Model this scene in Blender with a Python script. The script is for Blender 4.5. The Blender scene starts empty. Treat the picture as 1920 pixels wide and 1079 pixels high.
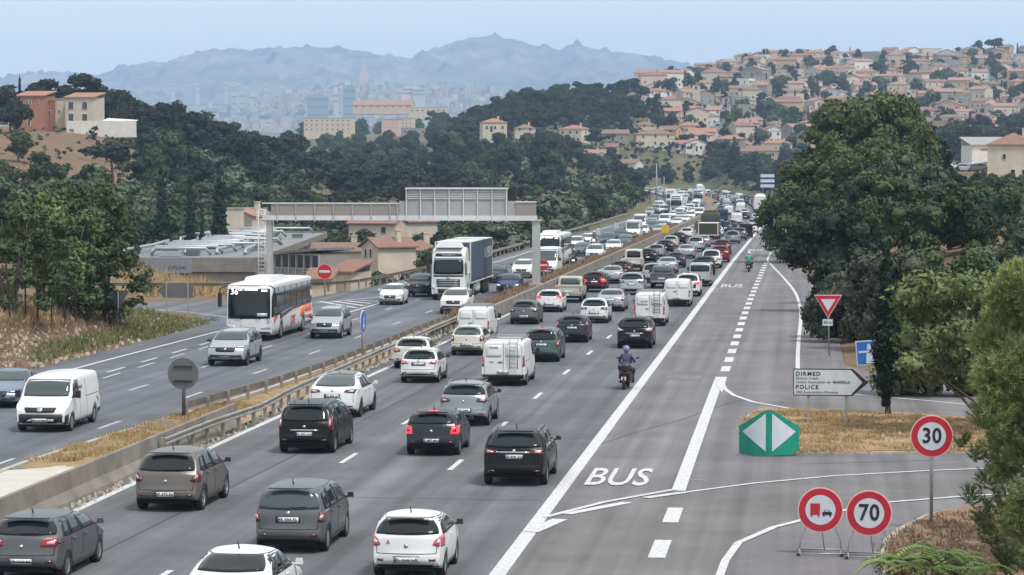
import bpy, bmesh, math, random
import numpy as np
from mathutils import Vector, Matrix, Euler
from mathutils.bvhtree import BVHTree
from mathutils import noise as mnoise
R = math.radians
rnd = random.Random(7)
S = bpy.context.scene
COL = S.collection
# ---------------- camera ----------------
FPX, CX, CY, VX, VY, HC = 5100.0, 960.0, 539.5, 1505.0, 315.0, 9.3
TH = math.atan((CY - VY) / FPX)                       # pitch down
PSI = math.atan((VX - CX) * math.cos(TH) / FPX)       # yaw to the left of the road axis
cam = bpy.data.cameras.new('camera'); camo = bpy.data.objects.new('camera', cam); COL.objects.link(camo)
cam.sensor_width = 36; cam.lens = 36 * FPX / 1920; cam.clip_start = 1; cam.clip_end = 60000
camo.location = (0, 0, HC); camo.rotation_euler = (R(90) - TH, 0, PSI)
S.camera = camo
FW = Vector((-math.sin(PSI) * math.cos(TH), math.cos(PSI) * math.cos(TH), -math.sin(TH)))
RT = Vector((math.cos(PSI), math.sin(PSI), 0)); UP = RT.cross(FW)
# ---------------- light ----------------
SUN_EL, SUN_AZ = 60, 130
w = bpy.data.worlds.new('World'); S.world = w; w.use_nodes = True
nt = w.node_tree; bg = nt.nodes['Background']; sky = nt.nodes.new('ShaderNodeTexSky')
sky.sky_type = 'NISHITA'; sky.sun_disc = False; sky.sun_elevation = R(SUN_EL); sky.sun_rotation = R(SUN_AZ)
sky.altitude = 60; sky.air_density = 1.0; sky.dust_density = 2.2; sky.ozone_density = 1.2
# thin high cloud veil: the clear-sky colour mixed with a soft white layer over the whole dome
mixn = nt.nodes.new('ShaderNodeMix'); mixn.data_type = 'RGBA'; mixn.inputs[0].default_value = 0.74
nt.links.new(sky.outputs[0], mixn.inputs[6]); mixn.inputs[7].default_value = (12.2, 12.7, 12.4, 1)
wt = nt.nodes.new('ShaderNodeTexCoord'); wm = nt.nodes.new('ShaderNodeMapping'); wm.inputs['Scale'].default_value = (1.2, 1.2, 6); wz = nt.nodes.new('ShaderNodeTexNoise'); wz.inputs['Scale'].default_value = 2.2; wz.inputs['Detail'].default_value = 6; wr = nt.nodes.new('ShaderNodeMapRange')
nt.links.new(wt.outputs['Generated'], wm.inputs[0]); nt.links.new(wm.outputs[0], wz.inputs['Vector']); nt.links.new(wz.outputs['Fac'], wr.inputs['Value'])
wr.inputs['From Min'].default_value = .3; wr.inputs['From Max'].default_value = .7; wr.inputs['To Min'].default_value = .70; wr.inputs['To Max'].default_value = .86; nt.links.new(wr.outputs[0], mixn.inputs[0])
nt.links.new(mixn.outputs[2], bg.inputs[0]); bg.inputs[1].default_value = 0.082
sl = bpy.data.lights.new('sun', 'SUN'); sl.energy = 2.7; sl.angle = R(11); sl.color = (1, .96, .9)
so = bpy.data.objects.new('sun', sl); COL.objects.link(so)
so.rotation_euler = (R(90 - SUN_EL), 0, R(180 - SUN_AZ))
S.view_settings.view_transform = 'Standard'; S.view_settings.look = 'None'
S.view_settings.gamma = 1; S.view_settings.use_curve_mapping = False; S.view_settings.exposure = 0.34
S.render.engine = 'CYCLES'; c = S.cycles
c.max_bounces = 6; c.diffuse_bounces = 2; c.glossy_bounces = 3; c.transmission_bounces = 3; c.volume_bounces = 3
c.transparent_max_bounces = 6; c.caustics_reflective = False; c.caustics_refractive = False; c.use_denoising = True
c.volume_step_rate = 10

# ---------------- helpers ----------------
def ray(px, py): return FW * FPX + RT * (px - CX) + UP * (CY - py)
def G(px, py, z=0.0):
    d = ray(px, py); t = (z - HC) / d.z
    return Vector((d.x * t, d.y * t, z))
def P(px, py, Y):
    d = ray(px, py); t = Y / d.y
    return Vector((d.x * t, Y, HC + d.z * t))
def proj(p):
    v = Vector(p) - Vector((0, 0, HC)); k = v.dot(FW)
    return CX + FPX * v.dot(RT) / k, CY - FPX * v.dot(UP) / k

MATS = {}
def mat(name, col, rough=.6, metal=0., noise=0., nscale=3., bump=0., bscale=20., emit=None, coat=0., spec=.5, rand=0., stretch=None, col2=None, contrast=1.):
    if name in MATS: return MATS[name]
    m = bpy.data.materials.new(name); m.use_nodes = True; n = m.node_tree; b = n.nodes['Principled BSDF']
    b.inputs['Roughness'].default_value = rough; b.inputs['Metallic'].default_value = metal
    b.inputs['Base Color'].default_value = (*col, 1); b.inputs['Specular IOR Level'].default_value = spec
    if coat: b.inputs['Coat Weight'].default_value = coat; b.inputs['Coat Roughness'].default_value = .05
    if emit: b.inputs['Emission Color'].default_value = (*emit[:3], 1); b.inputs['Emission Strength'].default_value = emit[3]
    m.diffuse_color = (*col, 1)
    vec = None
    if noise or bump or rand:
        tc = n.nodes.new('ShaderNodeTexCoord'); mp = n.nodes.new('ShaderNodeMapping')
        n.links.new(tc.outputs['Object'], mp.inputs[0]); vec = mp.outputs[0]
        if stretch: mp.inputs['Scale'].default_value = stretch
        if rand:
            oi = n.nodes.new('ShaderNodeObjectInfo'); ad = n.nodes.new('ShaderNodeVectorMath'); ad.operation = 'ADD'
            mu = n.nodes.new('ShaderNodeMath'); mu.operation = 'MULTIPLY'; mu.inputs[1].default_value = 97
            n.links.new(oi.outputs['Random'], mu.inputs[0]); n.links.new(vec, ad.inputs[0]); n.links.new(mu.outputs[0], ad.inputs[1]); vec = ad.outputs[0]
    if noise or rand:
        hs = n.nodes.new('ShaderNodeHueSaturation'); hs.inputs['Color'].default_value = (*col, 1)
        if noise:
            nz = n.nodes.new('ShaderNodeTexNoise'); nz.inputs['Scale'].default_value = nscale; nz.inputs['Detail'].default_value = 5
            nz.inputs['Roughness'].default_value = .6
            n.links.new(vec, nz.inputs['Vector'])
            mr = n.nodes.new('ShaderNodeMapRange'); mr.inputs['From Min'].default_value = .5 - .22 / contrast; mr.inputs['From Max'].default_value = .5 + .22 / contrast
            n.links.new(nz.outputs['Fac'], mr.inputs['Value'])
            if col2:
                mx = n.nodes.new('ShaderNodeMix'); mx.data_type = 'RGBA'
                mx.inputs[6].default_value = (*col, 1); mx.inputs[7].default_value = (*col2, 1)
                n.links.new(mr.outputs[0], mx.inputs[0]); n.links.new(mx.outputs[2], hs.inputs['Color'])
                if noise < 1:
                    mr.inputs['To Max'].default_value = noise
            else:
                mr.inputs['To Min'].default_value = 1 - noise; mr.inputs['To Max'].default_value = 1 + noise
                n.links.new(mr.outputs[0], hs.inputs['Value'])
        if rand:
            oi2 = n.nodes.new('ShaderNodeObjectInfo')
            m2 = n.nodes.new('ShaderNodeMapRange'); m2.inputs['To Min'].default_value = .5 - .03 * rand; m2.inputs['To Max'].default_value = .5 + .03 * rand
            n.links.new(oi2.outputs['Random'], m2.inputs['Value']); n.links.new(m2.outputs[0], hs.inputs['Hue'])
            m3 = n.nodes.new('ShaderNodeMapRange'); m3.inputs['To Min'].default_value = 1 - .35 * rand; m3.inputs['To Max'].default_value = 1 + .35 * rand
            wn = n.nodes.new('ShaderNodeTexWhiteNoise'); wn.noise_dimensions = '1D'; n.links.new(oi2.outputs['Random'], wn.inputs['W'])
            n.links.new(wn.outputs['Value'], m3.inputs['Value'])
            if noise and not col2:
                mm = n.nodes.new('ShaderNodeMath'); mm.operation = 'MULTIPLY'
                n.links.new(mr.outputs[0], mm.inputs[0]); n.links.new(m3.outputs[0], mm.inputs[1]); n.links.new(mm.outputs[0], hs.inputs['Value'])
            else: n.links.new(m3.outputs[0], hs.inputs['Value'])
        n.links.new(hs.outputs[0], b.inputs['Base Color'])
    if bump:
        nb = n.nodes.new('ShaderNodeTexNoise'); nb.inputs['Scale'].default_value = bscale; nb.inputs['Detail'].default_value = 4
        bn = n.nodes.new('ShaderNodeBump'); bn.inputs['Strength'].default_value = bump; bn.inputs['Distance'].default_value = .05
        n.links.new(vec, nb.inputs['Vector']); n.links.new(nb.outputs['Fac'], bn.inputs['Height']); n.links.new(bn.outputs[0], b.inputs['Normal'])
    MATS[name] = m
    return m
def tag(o, label=None, cat=None, group=None, kind=None):
    if label: o['label'] = label
    if cat: o['category'] = cat
    if group: o['group'] = group
    if kind: o['kind'] = kind
    return o
def thing(name, label, cat, loc=(0, 0, 0), rz=0., group=None):
    o = bpy.data.objects.new(name, None); COL.objects.link(o); o.location = loc; o.rotation_euler = (0, 0, rz)
    o.empty_display_size = .3
    return tag(o, label, cat, group)
class MB:
    def __init__(s): s.v = []; s.f = []; s.m = []; s.sm = []
    def add(s, vs, fs, m=0, smooth=False):
        o = len(s.v); s.v += [tuple(v) for v in vs]
        for f in fs: s.f.append(tuple(i + o for i in f)); s.m.append(m); s.sm.append(smooth)
        return s
    def box(s, c, d, m=0, rz=0., rot=None, taper=1.):
        x, y, z = d[0] / 2, d[1] / 2, d[2] / 2
        pts = [Vector((sx * x * (taper if sz > 0 else 1), sy * y * (taper if sz > 0 else 1), sz * z)) for sz in (-1, 1) for sx, sy in ((-1, -1), (1, -1), (1, 1), (-1, 1))]
        M = rot if rot is not None else Matrix.Rotation(rz, 3, 'Z')
        cc = Vector(c)
        return s.add([M @ p + cc for p in pts], [(3, 2, 1, 0), (4, 5, 6, 7), (0, 1, 5, 4), (1, 2, 6, 5), (2, 3, 7, 6), (3, 0, 4, 7)], m)
    def tube(s, pts, r, n=6, m=0, caps=True, smooth=True):
        pts = [Vector(p) for p in pts]; rs = r if isinstance(r, (list, tuple)) else [r] * len(pts)
        vs = []; fs = []
        for i, p in enumerate(pts):
            d = (pts[min(i + 1, len(pts) - 1)] - pts[max(i - 1, 0)]).normalized()
            a = d.orthogonal().normalized() if abs(d.z) > .9 else d.cross(Vector((0, 0, 1))).normalized()
            b = d.cross(a)
            for k in range(n):
                t = 2 * math.pi * k / n; vs.append(p + (a * math.cos(t) + b * math.sin(t)) * rs[i])
        for i in range(len(pts) - 1):
            for k in range(n):
                k2 = (k + 1) % n; fs.append((i * n + k, i * n + k2, (i + 1) * n + k2, (i + 1) * n + k))
        if caps: fs.append(tuple(range(n))[::-1]); fs.append(tuple((len(pts) - 1) * n + k for k in range(n)))
        return s.add(vs, fs, m, smooth)
    def prism(s, poly, o, u, vv, h, m=0):
        """polygon in plane (u,vv) at o, extruded by vector h"""
        o, u, vv, h = Vector(o), Vector(u), Vector(vv), Vector(h); n = len(poly)
        a = [o + u * p[0] + vv * p[1] for p in poly]; b = [p + h for p in a]
        fs = [tuple(range(n))[::-1], tuple(range(n, 2 * n))] + [(i, (i + 1) % n, n + (i + 1) % n, n + i) for i in range(n)]
        return s.add(a + b, fs, m)
    def lathe(s, prof, c=(0, 0, 0), axis='X', n=24, m=0, mats=None, smooth=True):
        vs = []; fs = []; mm = []
        for a, r in prof:
            for k in range(n):
                t = 2 * math.pi * k / n
                p = (a, r * math.cos(t), r * math.sin(t)) if axis == 'X' else ((r * math.cos(t), a, r * math.sin(t)) if axis == 'Y' else (r * math.cos(t), r * math.sin(t), a))
                vs.append((p[0] + c[0], p[1] + c[1], p[2] + c[2]))
        for i in range(len(prof) - 1):
            for k in range(n):
                k2 = (k + 1) % n; o = len(s.v)
                fs.append((i * n + k, i * n + k2, (i + 1) * n + k2, (i + 1) * n + k))
        return s.add(vs, fs, m, smooth)
    def mesh(s, name, mats):
        me = bpy.data.meshes.new(name); me.from_pydata(s.v, [], s.f); me.update()
        for mt in (mats if isinstance(mats, (list, tuple)) else [mats]): me.materials.append(mt)
        me.polygons.foreach_set('material_index', s.m); me.polygons.foreach_set('use_smooth', s.sm)
        return me
    def build(s, name, mats, parent=None, loc=None):
        return link(name, s.mesh(name, mats), parent, loc)
def link(name, me, parent=None, loc=None, rot=None):
    o = bpy.data.objects.new(name, me); COL.objects.link(o)
    if parent is not None: o.parent = parent
    if loc is not None: o.location = loc
    if rot is not None: o.rotation_euler = rot
    return o
CHILD = {}
def copy_tree(o, parent=None, depth=0):
    c2 = o.copy(); COL.objects.link(c2)
    if parent is not None: c2.parent = parent
    if depth < 2:
        for ch in o.children: copy_tree(ch, c2, depth + 1)
    return c2
TXT = {}
def text_mesh(s, size, ext=.01, off=0., align='CENTER', mt=None, sx=1., shear=0., sp=1.):
    cu = bpy.data.curves.new('lettering', 'FONT'); cu.body = s; cu.size = size; cu.extrude = ext; cu.offset = off
    cu.align_x = align; cu.align_y = 'CENTER'; cu.resolution_u = 3; cu.shear = shear; cu.space_character = sp
    o = bpy.data.objects.new('lettering', cu); COL.objects.link(o)
    me = bpy.data.meshes.new_from_object(o); bpy.data.objects.remove(o); bpy.data.curves.remove(cu)
    if sx != 1.:
        for v in me.vertices: v.co.x *= sx
    me.materials.clear()
    if mt: me.materials.append(mt)
    return me
def npmesh(name, V, F, mats, mi=None, smooth=False):
    me = bpy.data.meshes.new(name); k = F.shape[1]
    me.vertices.add(len(V)); me.vertices.foreach_set('co', V.astype(np.float32).ravel())
    me.loops.add(F.size); me.loops.foreach_set('vertex_index', F.astype(np.int32).ravel())
    me.polygons.add(len(F)); me.polygons.foreach_set('loop_start', np.arange(0, F.size, k, dtype=np.int32))
    me.polygons.foreach_set('loop_total', np.full(len(F), k, np.int32))
    if mi is not None: me.polygons.foreach_set('material_index', mi.astype(np.int32))
    if smooth: me.polygons.foreach_set('use_smooth', np.ones(len(F), bool))
    me.update(calc_edges=True)
    for m in (mats if isinstance(mats, (list, tuple)) else [mats]): me.materials.append(m)
    return me
HAZE = 1.2e-4
# ---------------- terrain ----------------
PXC = np.array([-400, -200, 0, 200, 400, 600, 800, 1000, 1200, 1400, 1600, 1800, 2400.])
YR = np.array([35, 100, 130, 160, 200, 260, 330, 420, 520, 650, 800, 1000, 1130, 1250, 1600, 2000, 2600, 3600.])
ZT = np.array([
 [3, 3, 3, 3, 1, 0, 1, 6, 15, 19, 20, 10, 7, 5, 5, 8, 15, 30],
 [2.5, 2.5, 2.5, 2.5, 1, 0, 1, 6, 15, 19, 20, 10, 7, 5, 5, 8, 15, 30],
 [1.5, 2.5, 2.8, 2.5, .5, 0, 0, 4, 17, 19, 20, 10, 7, 5, 5, 10, 20, 30],
 [0, 0, 1.2, 1.0, 0, -1, -3, 2, 14.5, 18, 15, 5, 3, 0, 5, 10, 20, 30],
 [0, 0, 0, .4, -.5, -3.5, -4, -6, 3, 12, 14, 5, 5, 5, 15, 25, 30, 35],
 [0, 0, 0, 0, -1, -6, -8, -9, -6, 2, 8, 6, 8, 10, 28, 30, 30, 35],
 [0, 0, 0, 0, 0, -3, -7, -9, -8, -3, 4, 9, 12, 15, 28, 35, 38, 40],
 [0, 0, 0, 0, 0, 0, -1, -3, -4, 0, 7, 19, 29, 38, 42, 30, 30, 40],
 [0, 0, 0, 0, 0, 0, 0, 0, 0, 0, 2, 6, 18, 34, 62, 55, 45, 40],
 [0, 0, 0, 0, 0, 0, 0, 0, 0, 0, 2, 4, 12, 23, 57, 92, 70, 50],
 [0, 0, 0, 1, 1.5, 2, 3, 4, 6, 6, 6, 7, 13, 22, 55, 93, 70, 50],
 [0, 0, .5, 2, 4, 5, 6, 6.5, 7, 7, 7, 8, 13, 21, 50, 93, 75, 50],
 [0, 0, 1, 3, 5, 6, 7, 7, 8, 8, 8, 10, 16, 24, 55, 95, 75, 50]], float)
def sstep(t): t = np.clip(t, 0, 1); return t * t * (3 - 2 * t)
def shift(Y): return np.where(Y > 500, (np.maximum(Y, 500) - 500) ** 2 / 9200., 0.)
def XL(Y): return np.interp(Y, [40, 150, 186, 206, 260, 450, 530, 1500], [-35.3, -34.8, -35.5, -33.4, -31, -31.3, -32, -32]) - shift(Y)
def XR(Y): return np.interp(Y, [40, 111, 117, 126, 200, 271, 379, 450, 1500], [40, 40, 6, 1.4, 1.4, -1.5, -1.6, -3.5, -4]) - shift(Y)
gpx = np.arange(-400, 2401, 20.); gY = np.exp(np.linspace(math.log(35), math.log(3600), 150))
def _tab():
    lY = np.log(YR); A = np.array([np.interp(np.log(gY), lY, ZT[i]) for i in range(len(PXC))])       # px, Y
    B = np.array([np.interp(gpx, PXC, A[:, j]) for j in range(A.shape[1])])                             # Y, px
    for k in range(6):
        for ax in (0, 1):
            Bp = np.pad(B, [(1, 1) if a == ax else (0, 0) for a in (0, 1)], mode='edge')
            B = (Bp[:-2] + Bp[1:-1] * 2 + Bp[2:]) / 4 if ax == 0 else (Bp[:, :-2] + Bp[:, 1:-1] * 2 + Bp[:, 2:]) / 4
    return B
TAB = _tab()
def bearing(X, Y): return CX + FPX * (X * RT.x + Y * RT.y) / (X * FW.x + Y * FW.y) * 1.0
def vnoise(X, Y, s): return (np.sin(X / s * 1.7 + 1.3 * np.sin(Y / s * 1.1)) + np.sin(Y / s * 2.1 + 1.7 * np.sin(X / s * .9 + 2)) + .6 * np.sin(X / s * 4.1 + Y / s * 3.7 + 1)) / 2.6
def zt(X, Y, rough=True):
    X = np.asarray(X, float); Y = np.asarray(Y, float)
    px = np.clip(bearing(X, Y), -400, 2400); Yc = np.clip(Y, 35, 3599)
    fy = (np.log(Yc) - math.log(35)) / (math.log(3600) - math.log(35)) * 149; fx = (px + 400) / 20
    iy = np.minimum(fy.astype(int), 148); ix = np.minimum(fx.astype(int), len(gpx) - 2); ty = fy - iy; tx = fx - ix
    z = (TAB[iy, ix] * (1 - tx) + TAB[iy, ix + 1] * tx) * (1 - ty) + (TAB[iy + 1, ix] * (1 - tx) + TAB[iy + 1, ix + 1] * tx) * ty
    if rough: z = z + vnoise(X, Y, 3.) * .16 + vnoise(X, Y, 25.) * np.clip(Y / 500, 0, 1.6)
    left = sstep((XL(Y) - X) / np.clip(4 + Y / 60, 4, 16)); right = sstep((X - XR(Y)) / np.clip(3 + Y / 80, 4, 12))
    mask = np.where(Y < 1120, np.maximum(left, right), 1.)
    mask = np.where((Y >= 1050) & (Y < 1120), mask + (1 - mask) * sstep((Y - 1050) / 70), mask)
    ramp = sstep((np.abs(Y - 183) - 11) / 6); mask = np.where(X < -30, mask * ramp, mask)
    return z * mask - .03 - .05 * (1 - mask)
XX, YY = [], []
for Yv in gY:
    for p in gpx:
        d = ray(p, VY); XX.append(d.x / d.y * Yv); YY.append(Yv)
XX = np.array(XX); YY = np.array(YY); ZZ = zt(XX, YY)
nx, ny = len(gpx), len(gY)
idx = np.arange(nx * ny).reshape(ny, nx)
F = np.stack([idx[:-1, :-1], idx[:-1, 1:], idx[1:, 1:], idx[1:, :-1]], -1).reshape(-1, 4)
def ground_mat():
    m = mat('dry_ground', (.19, .122, .082), .95, noise=1, nscale=.45, col2=(.115, .085, .055), bump=.6, bscale=2.2, spec=.1, contrast=1.2)
    n = m.node_tree; b = n.nodes['Principled BSDF']; lk = b.inputs['Base Color'].links[0]; src = lk.from_socket
    tc = n.nodes.new('ShaderNodeTexCoord'); nz = n.nodes.new('ShaderNodeTexNoise'); nz.inputs['Scale'].default_value = 5; nz.inputs['Detail'].default_value = 6
    n.links.new(tc.outputs['Object'], nz.inputs['Vector'])
    cr = n.nodes.new('ShaderNodeMapRange'); cr.inputs['From Min'].default_value = .52; cr.inputs['From Max'].default_value = .72
    n.links.new(nz.outputs['Fac'], cr.inputs['Value'])
    mx = n.nodes.new('ShaderNodeMix'); mx.data_type = 'RGBA'; n.links.new(cr.outputs[0], mx.inputs[0]); n.links.new(src, mx.inputs[6])
    mx.inputs[7].default_value = (.26, .18, .12, 1); n.links.new(mx.outputs[2], b.inputs['Base Color'])
    return m
M_GROUND = ground_mat()
M_HILL = mat('hillside_scrub', (.075, .085, .040), .95, noise=1, nscale=.12, col2=(.17, .135, .085), bump=.6, bscale=1.2, spec=.08, contrast=1.0)
_fc = F[:, 0]; _fy = YY[_fc]; _fp = bearing(XX[_fc], _fy)
_mi = np.where((_fy > 290) & ~((_fp < 270) & (_fy > 410) & (_fy < 575)), 1, 0)
link('ground', npmesh('ground', np.stack([XX, YY, ZZ], 1), F, [M_GROUND, M_HILL], mi=_mi, smooth=True))['kind'] = 'structure'
def hit(px, py, Y0=None, Y1=3500):
    """where the line of sight through a picture point meets the ground"""
    d = ray(px, py); Ys = np.exp(np.linspace(math.log(Y0 or 60), math.log(Y1), 900)); t = Ys / d.y
    Xs = d.x * t; Zr = HC + d.z * t; g = zt(Xs, Ys); w_ = np.where(Zr <= g)[0]
    i = w_[0] if len(w_) else len(Ys) - 1
    return Vector((Xs[i], Ys[i], float(g[i])))

# ---------------- asphalt ----------------
def asphalt(name, c1, c2, wear=.5, tracks=False):
    m = mat(name, c1, .88, noise=1, nscale=.35, col2=c2, bump=.25, bscale=60, spec=.3, stretch=(1, .12, 1))
    n = m.node_tree; b = n.nodes['Principled BSDF']; src = b.inputs['Base Color'].links[0].from_socket
    tc = n.nodes.new('ShaderNodeTexCoord'); nz = n.nodes.new('ShaderNodeTexNoise'); nz.inputs['Scale'].default_value = 1.0; nz.inputs['Detail'].default_value = 3
    mp = n.nodes.new('ShaderNodeMapping'); mp.inputs['Scale'].default_value = (1.5, .015, 1)
    n.links.new(tc.outputs['Object'], mp.inputs[0]); n.links.new(mp.outputs[0], nz.inputs['Vector'])
    n2 = n.nodes.new('ShaderNodeTexNoise'); n2.inputs['Scale'].default_value = 26; n2.inputs['Detail'].default_value = 3; n.links.new(tc.outputs['Object'], n2.inputs['Vector'])
    ad = n.nodes.new('ShaderNodeMath'); ad.operation = 'MULTIPLY_ADD'; ad.inputs[1].default_value = .5
    n.links.new(n2.outputs['Fac'], ad.inputs[0]); n.links.new(nz.outputs['Fac'], ad.inputs[2])
    mr = n.nodes.new('ShaderNodeMapRange'); mr.inputs['From Min'].default_value = .55; mr.inputs['From Max'].default_value = .95
    mr.inputs['To Min'].default_value = 1 - .28 * wear; mr.inputs['To Max'].default_value = 1 + .28 * wear
    n.links.new(ad.outputs[0], mr.inputs['Value'])
    val = mr.outputs[0]
    # stains: sparse darker blotches of oil and patching
    n3 = n.nodes.new('ShaderNodeTexNoise'); n3.inputs['Scale'].default_value = .22; n3.inputs['Detail'].default_value = 7; n3.inputs['Roughness'].default_value = .7; n.links.new(tc.outputs['Object'], n3.inputs['Vector'])
    r3 = n.nodes.new('ShaderNodeMapRange'); r3.inputs['From Min'].default_value = .42; r3.inputs['From Max'].default_value = .62; r3.inputs['To Min'].default_value = .86; r3.inputs['To Max'].default_value = 1.08
    n.links.new(n3.outputs['Fac'], r3.inputs['Value']); m3 = n.nodes.new('ShaderNodeMath'); m3.operation = 'MULTIPLY'; n.links.new(val, m3.inputs[0]); n.links.new(r3.outputs[0], m3.inputs[1]); val = m3.outputs[0]
    if tracks:
        sx_ = n.nodes.new('ShaderNodeSeparateXYZ'); n.links.new(tc.outputs['Object'], sx_.inputs[0]); s1 = n.nodes.new('ShaderNodeMath'); s1.operation = 'MULTIPLY'; s1.inputs[1].default_value = 2 * math.pi / 1.82
        n.links.new(sx_.outputs['X'], s1.inputs[0]); s2 = n.nodes.new('ShaderNodeMath'); s2.operation = 'SINE'; n.links.new(s1.outputs[0], s2.inputs[0]); s3 = n.nodes.new('ShaderNodeMath'); s3.operation = 'MULTIPLY_ADD'; s3.inputs[1].default_value = .055; s3.inputs[2].default_value = 1.
        n.links.new(s2.outputs[0], s3.inputs[0]); m4 = n.nodes.new('ShaderNodeMath'); m4.operation = 'MULTIPLY'; n.links.new(val, m4.inputs[0]); n.links.new(s3.outputs[0], m4.inputs[1]); val = m4.outputs[0]
    hs = n.nodes.new('ShaderNodeHueSaturation'); n.links.new(src, hs.inputs['Color']); n.links.new(val, hs.inputs['Value']); n.links.new(hs.outputs[0], b.inputs['Base Color'])
    return m
A_LANE = asphalt('lane_asphalt', (.102, .105, .118), (.134, .137, .148), .9, True)
A_LEFT = asphalt('left_asphalt', (.098, .106, .125), (.128, .134, .152), .9, True)
A_BUS = asphalt('bus_asphalt', (.138, .129, .142), (.176, .166, .178), .8)
A_SIDE = asphalt('side_asphalt', (.130, .122, .126), (.165, .155, .157), .8)
def strip(name, xl, xr, Ys, z, m):
    Ys = np.array(Ys, float); a = np.stack([xl(Ys), Ys, np.full_like(Ys, z)], 1); b = np.stack([xr(Ys), Ys, np.full_like(Ys, z)], 1)
    V = np.concatenate([a, b]); n = len(Ys); i = np.arange(n - 1)
    o = link(name, npmesh(name, V, np.stack([i, i + n, i + n + 1, i + 1], 1), m)); o['kind'] = 'structure'; return o
YS = np.concatenate([np.arange(45, 260, 6), np.arange(260, 1061, 20)])
XM = lambda Y: np.interp(Y, [40, 270, 500], [-6.9, -6.9, -6.3]) - shift(Y)        # centre of the thick white line
XE = lambda Y: np.interp(Y, [40, 95, 140, 170, 500, 600, 1200], [-19.7, -19.5, -19.0, -18.5, -17.5, -17, -17]) - shift(Y)  # left edge line
XK = lambda Y: np.interp(Y, [40, 85, 112, 140, 170, 500, 1200], [-24.6, -24.2, -22.2, -21.5, -21.3, -20.5, -20.5]) - shift(Y)  # inner edge of the left carriageway
strip('right_carriageway', lambda Y: XK(Y) - .2, lambda Y: XM(Y), YS, 0., A_LANE)
strip('left_carriageway', lambda Y: XL(Y) - .3, lambda Y: XK(Y), YS, .004, A_LEFT)
strip('bus_lane', lambda Y: XM(Y), lambda Y: np.minimum(XR(Y), 26) + .6, YS, .0, A_BUS)
def flat(name, pts, z, m, h=0., kind='structure', px=True):
    P_ = [G(*p) for p in pts] if px else [Vector((p[0], p[1], 0)) for p in pts]
    mb = MB(); mb.prism([(p.x, p.y) for p in P_], (0, 0, z), (1, 0, 0), (0, 1, 0), (0, 0, max(h, .001)), 0)
    o = mb.build(name, m); o['kind'] = kind; return o
flat('side_road', [(1500, 735), (1560, 740), (1640, 747), (2200, 790), (2200, 850), (1700, 772), (1480, 766), (1440, 760)], .0035, A_SIDE)
flat('slip_road', [(1265, 926), (1440, 906), (1600, 891), (2200, 865), (2250, 935), (1810, 932), (1665, 943), (1500, 978), (1420, 999), (1385, 1016), (1362, 1046), (1345, 1090), (1000, 1100), (900, 1100), (1010, 985), (1160, 948)], .0035, A_SIDE)
flat('exit_ramp', [(-250, 572), (230, 569), (450, 561), (600, 566), (700, 556), (620, 600), (430, 612), (380, 604), (230, 584), (-250, 590)], .0075, A_LEFT)
M_PAINT = mat('road_paint', (.50, .50, .51), .75, noise=.34, nscale=9, spec=.25)
M_PAINT2 = mat('worn_paint', (.38, .39, .42), .8, noise=.2, nscale=5, spec=.2)
LINES = {}
def mark(name, pts, wd, z=.012, dash=None, px=True, m=None, taper=False):
    LINES['n'] = LINES.get('n', 0) + 1; z = z - .004 + (LINES['n'] % 16) * .0009
    pts = [G(*p) for p in pts] if px else [Vector((p[0], p[1], 0)) for p in pts]
    # smooth through the points
    if len(pts) > 2:
        for _ in range(2):
            q = [pts[0]]
            for a, b in zip(pts[:-1], pts[1:]): q += [a * .75 + b * .25, a * .25 + b * .75]
            pts = q + [pts[-1]]
    d = [0]
    for a, b in zip(pts[:-1], pts[1:]): d.append(d[-1] + (b - a).length)
    def at(t):
        i = max(0, min(len(d) - 2, int(np.searchsorted(d, t)) - 1)); k = (t - d[i]) / max(1e-6, d[i + 1] - d[i])
        return pts[i].lerp(pts[i + 1], k), (pts[i + 1] - pts[i]).normalized()
    segs = [(0, d[-1])] if not dash else []
    if dash:
        t = dash[2] if len(dash) > 2 else 0
        while t < d[-1]: segs.append((max(t, 0), min(t + dash[0], d[-1]))); t += dash[1]
    V = []; Fc = []
    for a, b in segs:
        if b - a < .05: continue
        n = max(1, int((b - a) / 3)) if len(pts) > 2 else 1
        for i in range(n + 1):
            p, dr = at(a + (b - a) * i / n); s = Vector((dr.y, -dr.x, 0)) * wd / 2
            V += [(p.x - s.x, p.y - s.y, z), (p.x + s.x, p.y + s.y, z)]
            if i: k = len(V); Fc.append((k - 4, k - 3, k - 1, k - 2))
    if not V: return
    o = link(name, npmesh(name, np.array(V, float), np.array(Fc), m or M_PAINT)); o['kind'] = 'structure'; return o
def ys(a, b, st=12): return list(np.arange(a, b, st)) + [b]
mark('lane_line', [(float(XM(np.array(y))), y) for y in ys(46, 1050)], .38, px=False)
mark('edge_line', [(float(XE(np.array(y))), y) for y in ys(46, 1050)], .24, px=False)
for x0, ph in ((-10.75, 9.7), (-14.4, 11.3 + 0)):
    mark('lane_dashes', [(x0 + (float(XE(np.array(y)) + 19.5) * (.3 if x0 > -12 else .6)), y) for y in ys(50, 560)] , .17, px=False, dash=(3, 13, ph - 3 + (13 * 0)))
mark('lane_dashes', [(-24.9 + (y - 96) * .012, y) for y in ys(55, 300)], .16, px=False, dash=(3, 13, .5), m=M_PAINT2)
mark('lane_dashes', [(-28.1 + (y - 96) * .012, y) for y in ys(55, 420)], .16, px=False, dash=(3, 13, 4.0), m=M_PAINT2)
mark('exit_dashes', [(-31.4, y) for y in ys(100, 168)], .2, px=False, dash=(3.2, 6.4, 1.5), m=M_PAINT2)
mark('exit_dashes', [(-30.7, y) for y in ys(103, 140)], .15, px=False, dash=(3.2, 6.4, 1.5), m=M_PAINT2)
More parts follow.
